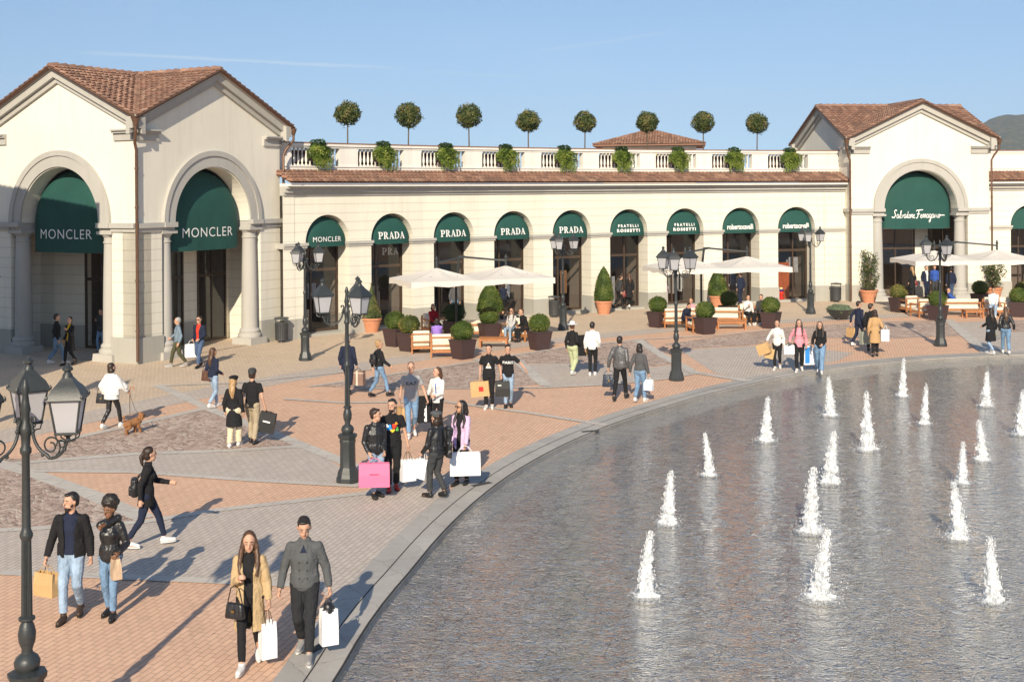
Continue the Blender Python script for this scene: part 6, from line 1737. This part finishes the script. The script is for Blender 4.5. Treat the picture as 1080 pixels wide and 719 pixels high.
person('womblack','woman with long dark hair in a black top and blue jeans, right of three friends',865,393.5,200,H=1.70,fem=True,hair=('longfront','dark'),top=('sweater','black'),legs=('wide','j:jeans'),shoes='white',R=(.22,.20,.98),L=(.1,.22,1.0),stride=.60,lead=-1,vox=MID,yaw=-5)
p=g(853,391); M_bl=mat('bright blue panel',(.03,.25,.68))
paper_bag('tall white bag with a bright blue panel',(p.x,p.y-.05,.98),-8,w=.40,d=.16,h=.62,hl=.14,logo=[('box',-.09,.52,.16,.54,M_bl)])
# three by the bowl planter
person('navym','man in navy walking away to the right beside the bowl planter',906,365,60,H=1.74,hair=('short','dark'),top=('sweater','navy'),legs=('trousers','navy'),shoes='white',L=(.28,-.16,.90),stride=.55,lead=1,vox=MID,face=False,yaw=25)
bagat('navym',-1,'kraft bag swinging behind the man in navy',60,w=.34,d=.16,h=.36,m=M_bag_kraft,hl=.10)
person('camelw','woman in a long camel coat and black trousers, seen from behind',923,376,15,H=1.70,fem=True,hair=('bob','dark'),top=('coat','camel'),legs=('slim','black'),shoes='black',R=(.22,.18,1.06),stride=.22,vox=MID,face=False)
person('blackm','man in black hidden behind the woman in the camel coat',919,371,30,H=1.80,hair=('short','dark'),top=('jacket','black'),legs=('trousers','black'),shoes='black',stride=.25,vox=MID,face=True,yaw=40)
p=g(934,374); paper_bag('white bag on the right arm of the woman in the camel coat',(p.x,p.y,1.08),25,w=.28,d=.14,h=.42,hl=.16)
p=g(912,372); paper_bag('grey-green paper bag at the left of the woman in the camel coat',(p.x,p.y,.92),-20,w=.36,d=.16,h=.46,hl=.14,m=mat('sage paper',(.27,.29,.23),.7,.05))
# right couple
person('rcoat','woman in a black coat and pale jeans at the far pool edge',1045,374,-22,H=1.70,fem=True,hair=('long','dark'),top=('coat','black'),legs=('slim','j:ljeans'),shoes='white',L=(.36,.05,1.08),stride=.42,lead=1,vox=MID,face=False)
person('rjack','woman in a black leather jacket and blue jeans at the far pool edge',1061,373.5,14,H=1.72,fem=True,hair=('long','brown'),top=('jacket','l:black'),legs=('trousers','j:jeans'),shoes='white',R=(.30,.08,.92),stride=.48,lead=-1,vox=MID,face=False)
H_=HANDS['rcoat'][1]; handbag('dark bag with a white pattern between the pair at the pool edge',(H_.x+.02,H_.y-.10,1.10),5,w=.28,h=.34,strap=.2,m=mat('patterned dark fabric',(.20,.20,.20),.8,.8,40))
# people at the shop fronts
def shopper(key,label,px,py,h,**k):
    k.setdefault('vox',FAR); k.setdefault('face',False); person(key,label,px,py,h,**k)
shopper('s1','man with white hair in a dark jacket and jeans at the third small arch',475,334,20,XY=inbay(2,.15,.2),base=.12,H=1.78,hair=('buzz','grey'),top=('jacket','dgrey'),legs=('trousers','j:jeans'),stride=.1)
p=g(482,335); paper_bag('kraft bag beside the white haired man at the third arch',(p.x,p.y,.85),10,w=.34,d=.14,h=.34,m=M_bag_kraft)
shopper('s2','person in black bending beside the sixth arch with a white bag',648,325,70,XY=inbay(5,-.45,.3),base=.12,H=1.70,hair=('short','dark'),top=('jacket','charcoal'),legs=('trousers','black'),stride=.4,lean=10)
shopper('s3','woman with long brown hair in black with a dark red bag at the sixth arch',662,325,-20,XY=inbay(5,.15,.25),base=.12,H=1.76,fem=True,hair=('long','brown'),top=('coat','black'),legs=('slim','black'),stride=.3,shoes='white')
H_=HANDS['s3'][-1]; handbag('dark red bag of the woman at the sixth arch',(H_.x-.1,H_.y-.1,1.15),0,w=.3,h=.26,strap=.2,m=leather('leather dred',(.18,.02,.02)))
shopper('s4','person in navy standing before the eighth arch behind the middle parasols',776,326,-30,XY=inbay(7,-.1,-.1),H=1.74,hair=('short','black'),top=('jacket','navy'),legs=('trousers','navy'),stride=.1)
shopper('s5','blonde woman in black with a red handbag at the wide arch of the right pavilion',962,316,-30,H=1.72,fem=True,hair=('long','blonde'),top=('coat','black'),legs=('slim','black'),stride=.2,base=.1)
H_=HANDS['s5'][1]; handbag('deep red handbag of the blonde woman at the wide arch',(H_.x,H_.y-.1,1.25),0,w=.36,h=.30,strap=.2,m=leather('leather dred',(.18,.02,.02)))
shopper('s6','man in a dark suit with a white shirt at the middle of the wide arch',977,316,170,H=1.78,hair=('short','dark'),top=('blazer','navy'),under='white',legs=('trousers','navy'),stride=.1,base=.1)
shopper('s7','person in a bright blue top in the wide arch',986,314,200,H=1.72,hair=('short','dark'),top=('shirt','blue'),legs=('trousers','charcoal'),stride=.1,base=.1)
shopper('s8','large person in a navy jacket at the right side of the wide arch',1003,318,0,H=1.80,hair=('short','black'),top=('jacket','navy'),legs=('trousers','j:djeans'),stride=.2,wide=1.15,base=.05)
shopper('s9','person in navy with bare legs pushing a black pushchair',531,335,-30,H=1.70,fem=True,hair=('bob','dark'),top=('shirt','navy'),legs=('shorts','black'),shoes='black',L=(.1,.4,.95),R=(.1,.4,.95),stride=.3)
p=g(538,337); root=thing('pushchair','black pushchair on small wheels right of the beehive topiary','pushchair',(p.x,p.y,0),radians(50))
b=MB(); b.tube([(-.2,-.3,.95),(-.2,.35,.15)],.014,6); b.tube([(.2,-.3,.95),(.2,.35,.15)],.014,6); b.tube([(-.2,-.3,.95),(.2,-.3,.95)],.018,6); b.tube([(-.2,-.3,.12),(-.2,.15,.6)],.014,6); b.tube([(.2,-.3,.12),(.2,.15,.6)],.014,6); b.build('frame',M_frame,root,60)
b=MB(); b.obox((0,.05,.45),(.18,0,0),(0,.2,0),(0,0,.05)); b.obox((0,-.12,.65),(.18,0,0),(0,.05,.0),(0,-.08,.2)); b.build('seat',cloth('cloth black',CL['black']),root); b=MB(); b.ell((0,-.05,.85),(.2,.22,.16),12,8); b.build('hood',cloth('cloth black',CL['black']),root,180)
for x_,y_ in ((-.2,.35),(.2,.35),(-.2,-.3),(.2,-.3)):
    b=MB(); b.M=Matrix.Translation((x_,y_,.10))@Matrix.Rotation(pi/2,4,'Y'); b.lathe([(.06,-.02),(.10,-.02),(.10,.02),(.06,.02)],16); b.build('wheel',M_black,root,40)
# seated visitors
def seated(key,label,px,py,h,**k):
    k.setdefault('vox',.015); k.setdefault('face',True); k.setdefault('R',(.12,.34,.98)); k.setdefault('L',(.12,.34,.98)); k['seated']=.44; person(key,label,px,py,h,**k)
seated('q1','dark haired visitor in dark red seated behind the two left armchairs',457,353,150,H=1.68,hair=('bob','black'),top=('sweater','dred'),legs=('trousers','black'))
seated('q2','visitor with black hair and a purple scarf seated in the left armchair, seen from behind',461,371,-10,H=1.64,hair=('bob','black'),top=('sweater','purple'),legs=('trousers','navy'),face=False)
seated('q3','woman in sunglasses, grey cardigan and light jeans seated in the left group',540,359,205,H=1.70,fem=True,hair=('longfront','brown'),top=('sweater','lgrey'),legs=('slim','j:ljeans'),shoes='white',extra={'glasses':1},R=(.10,.30,1.12))
seated('q4','man in black leaning forward in an armchair beside the right planter of the left group',555,360,240,H=1.76,hair=('buzz','brown'),top=('sweater','black'),legs=('trousers','black'),shoes='black',lean=18)
seated('q5','visitor in a pale pink top seated on the far side of the long sofa',729,345,200,H=1.66,fem=True,hair=('bun','brown'),top=('tee','pink'),legs=('trousers','navy'))
seated('q6','person in navy bending low on the long sofa beside the visitor in pink',722,347,150,H=1.62,hair=('short','dark'),top=('sweater','navy'),legs=('trousers','navy'),lean=30)
seated('q7','visitor in white seated in an armchair in the middle group',789,342,170,H=1.70,fem=True,hair=('bun','dark'),top=('sweater','white'),legs=('trousers','black'),shoes='white',R=(.1,.3,1.3))
seated('q8','visitor in black trousers and white shoes seated beside the right planter of the middle group',803,342,215,H=1.74,hair=('short','dark'),top=('sweater','charcoal'),legs=('trousers','black'),shoes='white')
seated('q9','visitor in blue leaning back on the daybed of the right group',1006,332,110,H=1.74,hair=('short','dark'),top=('sweater','blue'),legs=('trousers','j:jeans'),lean=-24)
seated('q10','man in a white shirt and pale jeans seated in the right group',1048,334,205,H=1.78,sk='tan',hair=('short','dark'),top=('shirt','white'),legs=('trousers','j:ljeans'),shoes='white')
flush()
wrap_prints()
for o in SOL:
    for m_ in o.modifiers: m_.thickness=.008; m_.offset=-1
# dog -------------------------------------------------------------
def dog():
    p=g(140,457); root=thing('poodle','small curly brown dog walking beside the woman in white','dog',(p.x,p.y,0),radians(-38)); root.scale=(.85,.85,.85)
    b=MB()
    b.tube([(0,-.20,.30),(0,-.05,.31),(0,.12,.33),(0,.20,.35)],[.105,.105,.125,.10],12,side=(1,0,0),k=.95,round_=True)
    b.tube([(0,.19,.37),(0,.27,.47)],[.065,.055],12,round_=True)
    b.ell((0,.30,.50),(.078,.085,.078),14,10); b.tube([(0,.34,.485),(0,.42,.465)],[.036,.026],10,round_=True); b.ell((0,.27,.555),(.05,.05,.035),10,8)
    for sx in (-1,1):
        b.tube([(sx*.055,.28,.52),(sx*.085,.28,.46),(sx*.08,.29,.40)],[.020,.028,.02],8,side=(0,1,0),k=1.4,round_=True)
        fx=.05 if sx>0 else -.05
        b.tube([(sx*.055,.16,.30),(sx*.055,.15,.20),(sx*.055,.16+fx,.12),(sx*.055,.17+fx,.03)],[.06,.048,.042,.038],10,round_=True); b.ell((sx*.055,.195+fx,.022),(.028,.04,.022),8,6)
        b.tube([(sx*.058,-.17,.29),(sx*.06,-.12-fx*.3,.20),(sx*.058,-.22-fx,.14),(sx*.055,-.20-fx,.03)],[.075,.055,.042,.038],10,round_=True); b.ell((sx*.055,-.175-fx,.022),(.027,.04,.022),8,6)
    b.tube([(0,-.25,.36),(0,-.31,.44),(0,-.30,.50)],[.018,.018,.03],8,round_=True); b.ell((0,-.30,.52),.038,8,6)
    o=remesh(b,'body',mat('curly brown coat',(.33,.15,.06),.9,.35,50,bump=1.0,bs=55),root,.011,0,wr=.0)
    t=bpy.data.textures.new('curls','CLOUDS'); t.noise_scale=.035; d=o.modifiers.new('d','DISPLACE'); d.texture=t; d.strength=.05; d.mid_level=.4; d.texture_coords='LOCAL'
    b=MB(); b.ell((0,.445,.475),(.014,.012,.011),8,6)
    b.build('nose',M_black,root,180)
    for sx in (-1,1):
        b=MB(); b.ell((sx*.032,.365,.515),.009,8,6); b.build('eye',M_black,root,180)
dog(); flush()
# leash from hand to dog
H_=HANDS['dogw'][1]; p=g(140,457); root=thing('dog_lead','thin dark lead from the woman in white to the brown dog','lead',(0,0,0)); b=MB()
e=Vector((p.x+.15,p.y+.12,.42)); b.tube([H_,H_.lerp(e,.5)-Vector((0,0,.12)),e],.005,5); b.build('strap',M_black,root,60)
# mannequins and racks seen in the shop windows
def mann(px,i,y,label,c1,c2):
    a=A0+DA*i; M=bayM(a); q=M@Vector((px,y,.12)); rz=math.degrees(atan2(M[1][0],M[0][0]))
    k='mq%d%.1f'%(i,px)
    person(k,label,0,0,180-rz,H=1.72,fem=True,hair=('bald','black'),top=('blazer' if c1!='pink' else 'tee',c1),legs=('wide',c2),shoes='white',vox=.02,XY=(q.x,q.y),face=False,base=.14)
    r=HANDS[k]['root']; r.name='mannequin'; r['category']='mannequin'
    for ch in r.children:
        if ch.name.startswith('body'): ch.data.materials[0]=mat('mannequin white',(.7,.68,.65),.4,.02)
mann(-.75,2,1.3,'mannequin with a bright green coat in the third arch window','mint','mint')
mann(-.5,6,1.3,'mannequin in rose trousers in the seventh arch window','dgrey','lilac')
mann(.3,7,1.4,'mannequin in navy in the eighth arch window','navy','black')
mann(.35,3,1.4,'mannequin in white and navy in the fourth arch window','lgrey','navy')
mann(-.4,0,1.5,'mannequin in charcoal in the first small arch window','charcoal','grey')
flush()
gm=cloth('cloth lime',(.12,.62,.05))
def rack(i,x0,x1,y,label,cols,z=1.55):
    M=bayM(A0+DA*i); root=thing('clothes_rack',label,'clothes rack',(0,0,0)); root.matrix_world=M@Matrix.Translation((x0,y,.12))
    b=MB(); W=x1-x0; b.tube([(0,0,0),(0,0,z),(W,0,z),(W,0,0)],.014,6); b.build('rail',M_frame,root,60)
    for k in range(int(W/.09)):
        b=MB(); x=.06+k*.09; hh=RN.uniform(.7,1.05); b.obox((x,0,z-.05-hh/2),(.022,0,0),(0,.2,0),(0,.0,hh/2)); b.build('garment',cols[k%len(cols)],root)
rack(2,-1.02,-.5,1.12,'rack of lime green coats at the left of the third arch window',[gm,gm,gm],1.75)
rack(3,.0,.9,1.9,'rack of pale garments in the fourth arch window',[LT,fab('navy'),LT],1.6)
rack(6,.1,.9,1.7,'rack of light garments in the seventh arch window',[LT,fab('grey'),fab('black')])
rack(7,-.9,-.1,1.9,'rack of white garments in the eighth arch window',[LT,LT,fab('navy')])
# door leaf of the last arch and the small red figure beside it
M=bayM(A0+DA*8)
root=thing('open_door','warm brown wooden door leaf standing in the last small arch','door',(0,0,0)); root.matrix_world=M@Matrix.Translation((-.52,.80,.12)); b=MB(); b.box(-.5,.5,-.03,.03,0,2.0); b.build('door_leaf',mat('brown door',(.25,.065,.025),.35,.25,5),root)
root=thing('stool','red rounded stool with a blue and yellow cushion inside the last small arch','stool',(0,0,0)); root.matrix_world=M@Matrix.Translation((-.62,.60,.12))@Matrix.Scale(.75,4)
b=MB(); b.lathe([(.16,0),(.19,.05),(.10,.25),(.17,.42),(.20,.5),(.16,.58),(.0,.6)],16); b.build('base',mat('red lacquer',(.62,.03,.02),.3),root,60); b=MB(); b.ell((0,0,.68),(.24,.2,.07),12,8); b.build('blue_cushion',mat('blue lacquer',(.02,.04,.25),.4),root,180); b=MB(); b.ell((0,0,.80),(.12,.12,.09),12,8); b.build('yellow_cushion',mat('yellow lacquer',(.8,.6,.25),.4),root,180)

M=bayM(A0+DA*1); b=MB(); V,Fs=strokes(glyphs_slab('PRADA'),.34,1.55); b.add([(v[0],-v[2]*2,v[1]) for v in V],Fs); o=b.build('window_lettering',mat('pale window lettering',(.75,.73,.7),.5),ARC); o.matrix_local=M@Matrix.Translation((.95,1.05,3.42))
# ------------------------------------------------------------------ fountain jets
def jetmat():
    m,nt,b=newmat('frothing water'); b.inputs['Base Color'].default_value=(.93,.95,.97,1); b.inputs['Roughness'].default_value=.25
    tr=nt.nodes.new('ShaderNodeBsdfTranslucent'); tr.inputs[0].default_value=(.93,.95,.97,1)
    mx=nt.nodes.new('ShaderNodeMixShader'); mx.inputs[0].default_value=.25; nt.links.new(b.outputs[0],mx.inputs[1]); nt.links.new(tr.outputs[0],mx.inputs[2])
    tp=nt.nodes.new('ShaderNodeBsdfTransparent'); lw=noisen(nt,mapping(nt,objco(nt),scale=(1,1,.35)),22,3,.6); al=mathn(nt,'MULTIPLY',mathn(nt,'MAXIMUM',mathn(nt,'SUBTRACT',lw,.45),0),2.8)
    m3=nt.nodes.new('ShaderNodeMixShader'); nt.links.new(al,m3.inputs[0]); nt.links.new(mx.outputs[0],m3.inputs[1]); nt.links.new(tp.outputs[0],m3.inputs[2])
    nt.links.new(m3.outputs[0],nt.nodes['Material Output'].inputs[0]); return m
M_jet=jetmat()
def drop(b,p,r,st=1.0):
    p=Vector(p); v=[p+Vector((r,0,0)),p+Vector((0,r,0)),p-Vector((r,0,0)),p-Vector((0,r,0)),p+Vector((0,0,r*st)),p-Vector((0,0,r*st))]
    b.add(v,[(0,1,4),(1,2,4),(2,3,4),(3,0,4),(1,0,5),(2,1,5),(3,2,5),(0,3,5)])
def jet_mesh(sd):
    R=random.Random(sd); b=MB(); n=16; K=26; vs=[];fs=[]
    lean=Vector((R.uniform(-.09,.09),R.uniform(-.06,.06),0))
    for k in range(K):
        t=k/(K-1); z=.90*t; r=(.092*(1-t)**.65+.020)*(1 if t>.04 else 1.3)
        for i in range(n):
            a=2*pi*i/n; nz=mnoise.noise(Vector((cos(a)*2.2,sin(a)*2.2,z*9+sd*7)))*.6+mnoise.noise(Vector((cos(a)*5,sin(a)*5,z*26+sd)))*.6
            rr=r*(1+nz); vs.append((rr*cos(a)+lean.x*t*t,rr*sin(a)+lean.y*t*t,z+.03*nz))
    for k in range(K-1):
        for i in range(n): fs.append((k*n+i,k*n+(i+1)%n,(k+1)*n+(i+1)%n,(k+1)*n+i))
    b.add(vs,fs); b.poly([vs[(K-1)*n+i] for i in range(n)])
    for _ in range(900):
        t=R.random()**.9; z=t*1.02; a=R.random()*6.28; rr=abs(R.gauss(0,1))*(.022+.035*(1-t))+.012+.05*(1-t)
        drop(b,(rr*cos(a)+lean.x*t*t,rr*sin(a)+lean.y*t*t,z+R.gauss(0,.02)),R.uniform(.003,.009),R.uniform(1.2,3.5))
    for _ in range(70):
        a=R.random()*6.28; rr=R.uniform(.1,.34); drop(b,(rr*cos(a),rr*sin(a),abs(R.gauss(0,.10))),R.uniform(.003,.010),1.3)
    s=MB(); n=40; vs=[];fs=[]
    for j,(rr,zz) in enumerate(((.03,.05),(.10,.035),(.16,.012),(.20,-.004))):
        for i in range(n):
            a=2*pi*i/n; q=rr*(1+.35*mnoise.noise(Vector((cos(a)*3,sin(a)*3,sd*5+j*.3)))); vs.append((q*cos(a),q*sin(a),zz+(.02*mnoise.noise(Vector((cos(a)*6,sin(a)*6,sd+j))) if j<3 else 0)))
    for j in range(3):
        for i in range(n): fs.append((j*n+i,(j+1)*n+i,(j+1)*n+(i+1)%n,j*n+(i+1)%n))
    s.add(vs,fs)
    for _ in range(420):
        a=R.random()*6.28; rr=.15+abs(R.gauss(0,.055)); drop(s,(rr*cos(a),rr*sin(a),0.002+max(0,R.gauss(0,.03))),R.uniform(.004,.016),.5)
    return b.mesh('water_column',M_jet,60),s.mesh('splash_foam',M_jet,60)
JM=[jet_mesh(k) for k in range(6)]
jl={0:'leftmost small one of the middle row',1:'leftmost near jet',2:'leftmost far jet',3:'slim jet in front of the middle lamp',4:'jet below the three friends',5:'tall jet behind the central pair',6:'jet directly above the tall central jet',7:'broad jet at centre, just behind the nearest central one',8:'nearest central jet, tallest and spreading',9:'farthest jet below the walker in the camel coat',10:'jet right of the tall far one',11:'far jet left of the pool edge pair reflection',12:'middle right jet of the third row',13:'small slim jet of the right part',14:'strong wide jet in the right part',15:'nearest jet at the right edge, broad',16:'jet cut by the right picture edge'}
for i,(px,py,ty) in enumerate(JETS):
    p=g(px,py,-.03); h=(py-ty)/F*p.y
    root=thing('fountain_jet','white frothing water jet, '+jl[i],'fountain jet',(p.x,p.y,-.03),RN.random()*6.28,'vertical water jets in the pool'); q_=RN.uniform(.85,1.25); root.scale=((h*.85+.15)*q_,(h*.85+.15)*q_,h)
    for nm,me in zip(('water_column','splash_foam'),JM[i%6]):
        o=bpy.data.objects.new(nm,me); COL.objects.link(o); o.parent=root
    # ring nozzle plate
# floor drains
for px,py in ((612,466),(610,470)):
    pass
# ------------------------------------------------------------------ light, sky, camera
w=bpy.data.worlds.new('World'); scene.world=w; w.use_nodes=True; nt=w.node_tree; nt.nodes.clear()
out=nt.nodes.new('ShaderNodeOutputWorld'); bg=nt.nodes.new('ShaderNodeBackground'); sk=nt.nodes.new('ShaderNodeTexSky'); sk.sky_type='NISHITA'
sk.sun_disc=False; sk.sun_elevation=SUNEL; sk.sun_rotation=SUNAZ+pi; sk.altitude=150; sk.air_density=1.0; sk.dust_density=.5; sk.ozone_density=2.0
bg.inputs[1].default_value=SKYS
tcg=nt.nodes.new('ShaderNodeTexCoord'); vm=mapping(nt,tcg.outputs['Generated'],scale=(1,1,.80),loc=(0,0,.12)); nrm_=nt.nodes.new('ShaderNodeVectorMath'); nrm_.operation='NORMALIZE'; nt.links.new(vm,nrm_.inputs[0]); nt.links.new(nrm_.outputs[0],sk.inputs[0])
# thin contrails and haze streaks high in the sky
tc=nt.nodes.new('ShaderNodeTexCoord'); sx=nt.nodes.new('ShaderNodeSeparateXYZ'); nt.links.new(tc.outputs['Generated'],sx.inputs[0])
def sdir(px,py):
    return ((px-540)/F,(HY-py)/F)   # tan azimuth, tan elevation
yy=mathn(nt,'MAXIMUM',sx.outputs[1],.05); tx=mathn(nt,'DIVIDE',sx.outputs[0],yy); tz=mathn(nt,'DIVIDE',sx.outputs[2],yy)
tot=None
nzv=nt.nodes.new('ShaderNodeCombineXYZ'); nt.links.new(tx,nzv.inputs[0]); nt.links.new(mathn(nt,'MULTIPLY',tz,4),nzv.inputs[1])
wob=mathn(nt,'MULTIPLY',mathn(nt,'SUBTRACT',noisen(nt,nzv.outputs[0],9,4,.6),.5),.012)
for (x0,y0,x1,y1,wd,am) in ((70,52,440,72,.0020,.32),(560,56,720,34,.0022,.14),(440,74,560,82,.002,.12)):
    a=sdir(x0,y0); b_=sdir(x1,y1); sl=(b_[1]-a[1])/(b_[0]-a[0])
    line=mathn(nt,'ADD',mathn(nt,'MULTIPLY',mathn(nt,'SUBTRACT',tx,a[0]),sl),a[1])
    d=mathn(nt,'ABSOLUTE',mathn(nt,'ADD',mathn(nt,'SUBTRACT',tz,line),mathn(nt,'MULTIPLY',wob,.6)))
    m_=mathn(nt,'MAXIMUM',mathn(nt,'SUBTRACT',1,mathn(nt,'DIVIDE',d,wd)),0)
    mid=(a[0]+b_[0])/2; hw=(b_[0]-a[0])/2
    m2=mathn(nt,'MAXIMUM',mathn(nt,'SUBTRACT',1,mathn(nt,'POWER',mathn(nt,'DIVIDE',mathn(nt,'ABSOLUTE',mathn(nt,'SUBTRACT',tx,mid)),hw),4)),0)
    m_=mathn(nt,'MULTIPLY',mathn(nt,'MULTIPLY',m_,m2),am); tot=m_ if tot is None else mathn(nt,'ADD',tot,m_)
soft=noisen(nt,nzv.outputs[0],3.5,5,.6); soft=mathn(nt,'MULTIPLY',mathn(nt,'MAXIMUM',mathn(nt,'SUBTRACT',soft,.5),0),.35)
fwd=mathn(nt,'GREATER_THAN',sx.outputs[1],.05)
tot=mathn(nt,'MULTIPLY',mathn(nt,'ADD',tot,soft),fwd)
skt=mixc(nt,1.0,sk.outputs[0],(.93,.99,1.02),'MULTIPLY'); sky=mixc(nt,tot,skt,(6.5,7.0,7.6))
nt.links.new(sky,bg.inputs[0]); nt.links.new(bg.outputs[0],out.inputs[0])
sl=bpy.data.lights.new('sun','SUN'); sl.energy=SUNS; sl.angle=radians(.55); sl.color=(1.0,.87,.67); so=bpy.data.objects.new('sun',sl); COL.objects.link(so)
d=Vector((sin(SUNAZ)*cos(SUNEL),cos(SUNAZ)*cos(SUNEL),-sin(SUNEL))); so.rotation_euler=d.to_track_quat('-Z','Y').to_euler(); so.location=(0,-20,40)
cam=bpy.data.cameras.new('camera'); co=bpy.data.objects.new('camera',cam); COL.objects.link(co); scene.camera=co
co.location=(0,0,CAMH); cam.sensor_width=36; cam.lens=F/1080*36; cam.clip_end=20000; cam.clip_start=.1
co.rotation_euler=(Matrix.Rotation(pi/2,3,'X')@Matrix.Rotation(-ROLL,3,'Z')).to_euler()
cam.shift_y=-(359.5-HY)/1080
scene.view_settings.view_transform='Standard'; scene.view_settings.look='None'; scene.view_settings.exposure=EXPO; scene.view_settings.gamma=1
try: scene.view_settings.use_curve_mapping=False
except Exception: pass
scene.render.engine='CYCLES'; scene.render.resolution_x=1024; scene.render.resolution_y=681
scene.cycles.max_bounces=8; scene.cycles.transparent_max_bounces=12; scene.cycles.diffuse_bounces=3; scene.cycles.glossy_bounces=3
scene.cycles.caustics_reflective=False; scene.cycles.caustics_refractive=False
scene.cycles.sample_clamp_indirect=6

# the air between here and the hills
if HAZE:
    b=MB(); b.box(-2000,2600,-900,3300,-1.6,230)
    m=bpy.data.materials.new('haze'); m.use_nodes=True; nt=m.node_tree; nt.nodes.clear(); o_=nt.nodes.new('ShaderNodeOutputMaterial'); v=nt.nodes.new('ShaderNodeVolumePrincipled')
    v.inputs['Color'].default_value=(.80,.88,1,1); v.inputs['Density'].default_value=.00016; v.inputs['Anisotropy'].default_value=.0
    nt.links.new(v.outputs[0],o_.inputs['Volume']); o=b.build('haze',m); o['kind']='stuff'
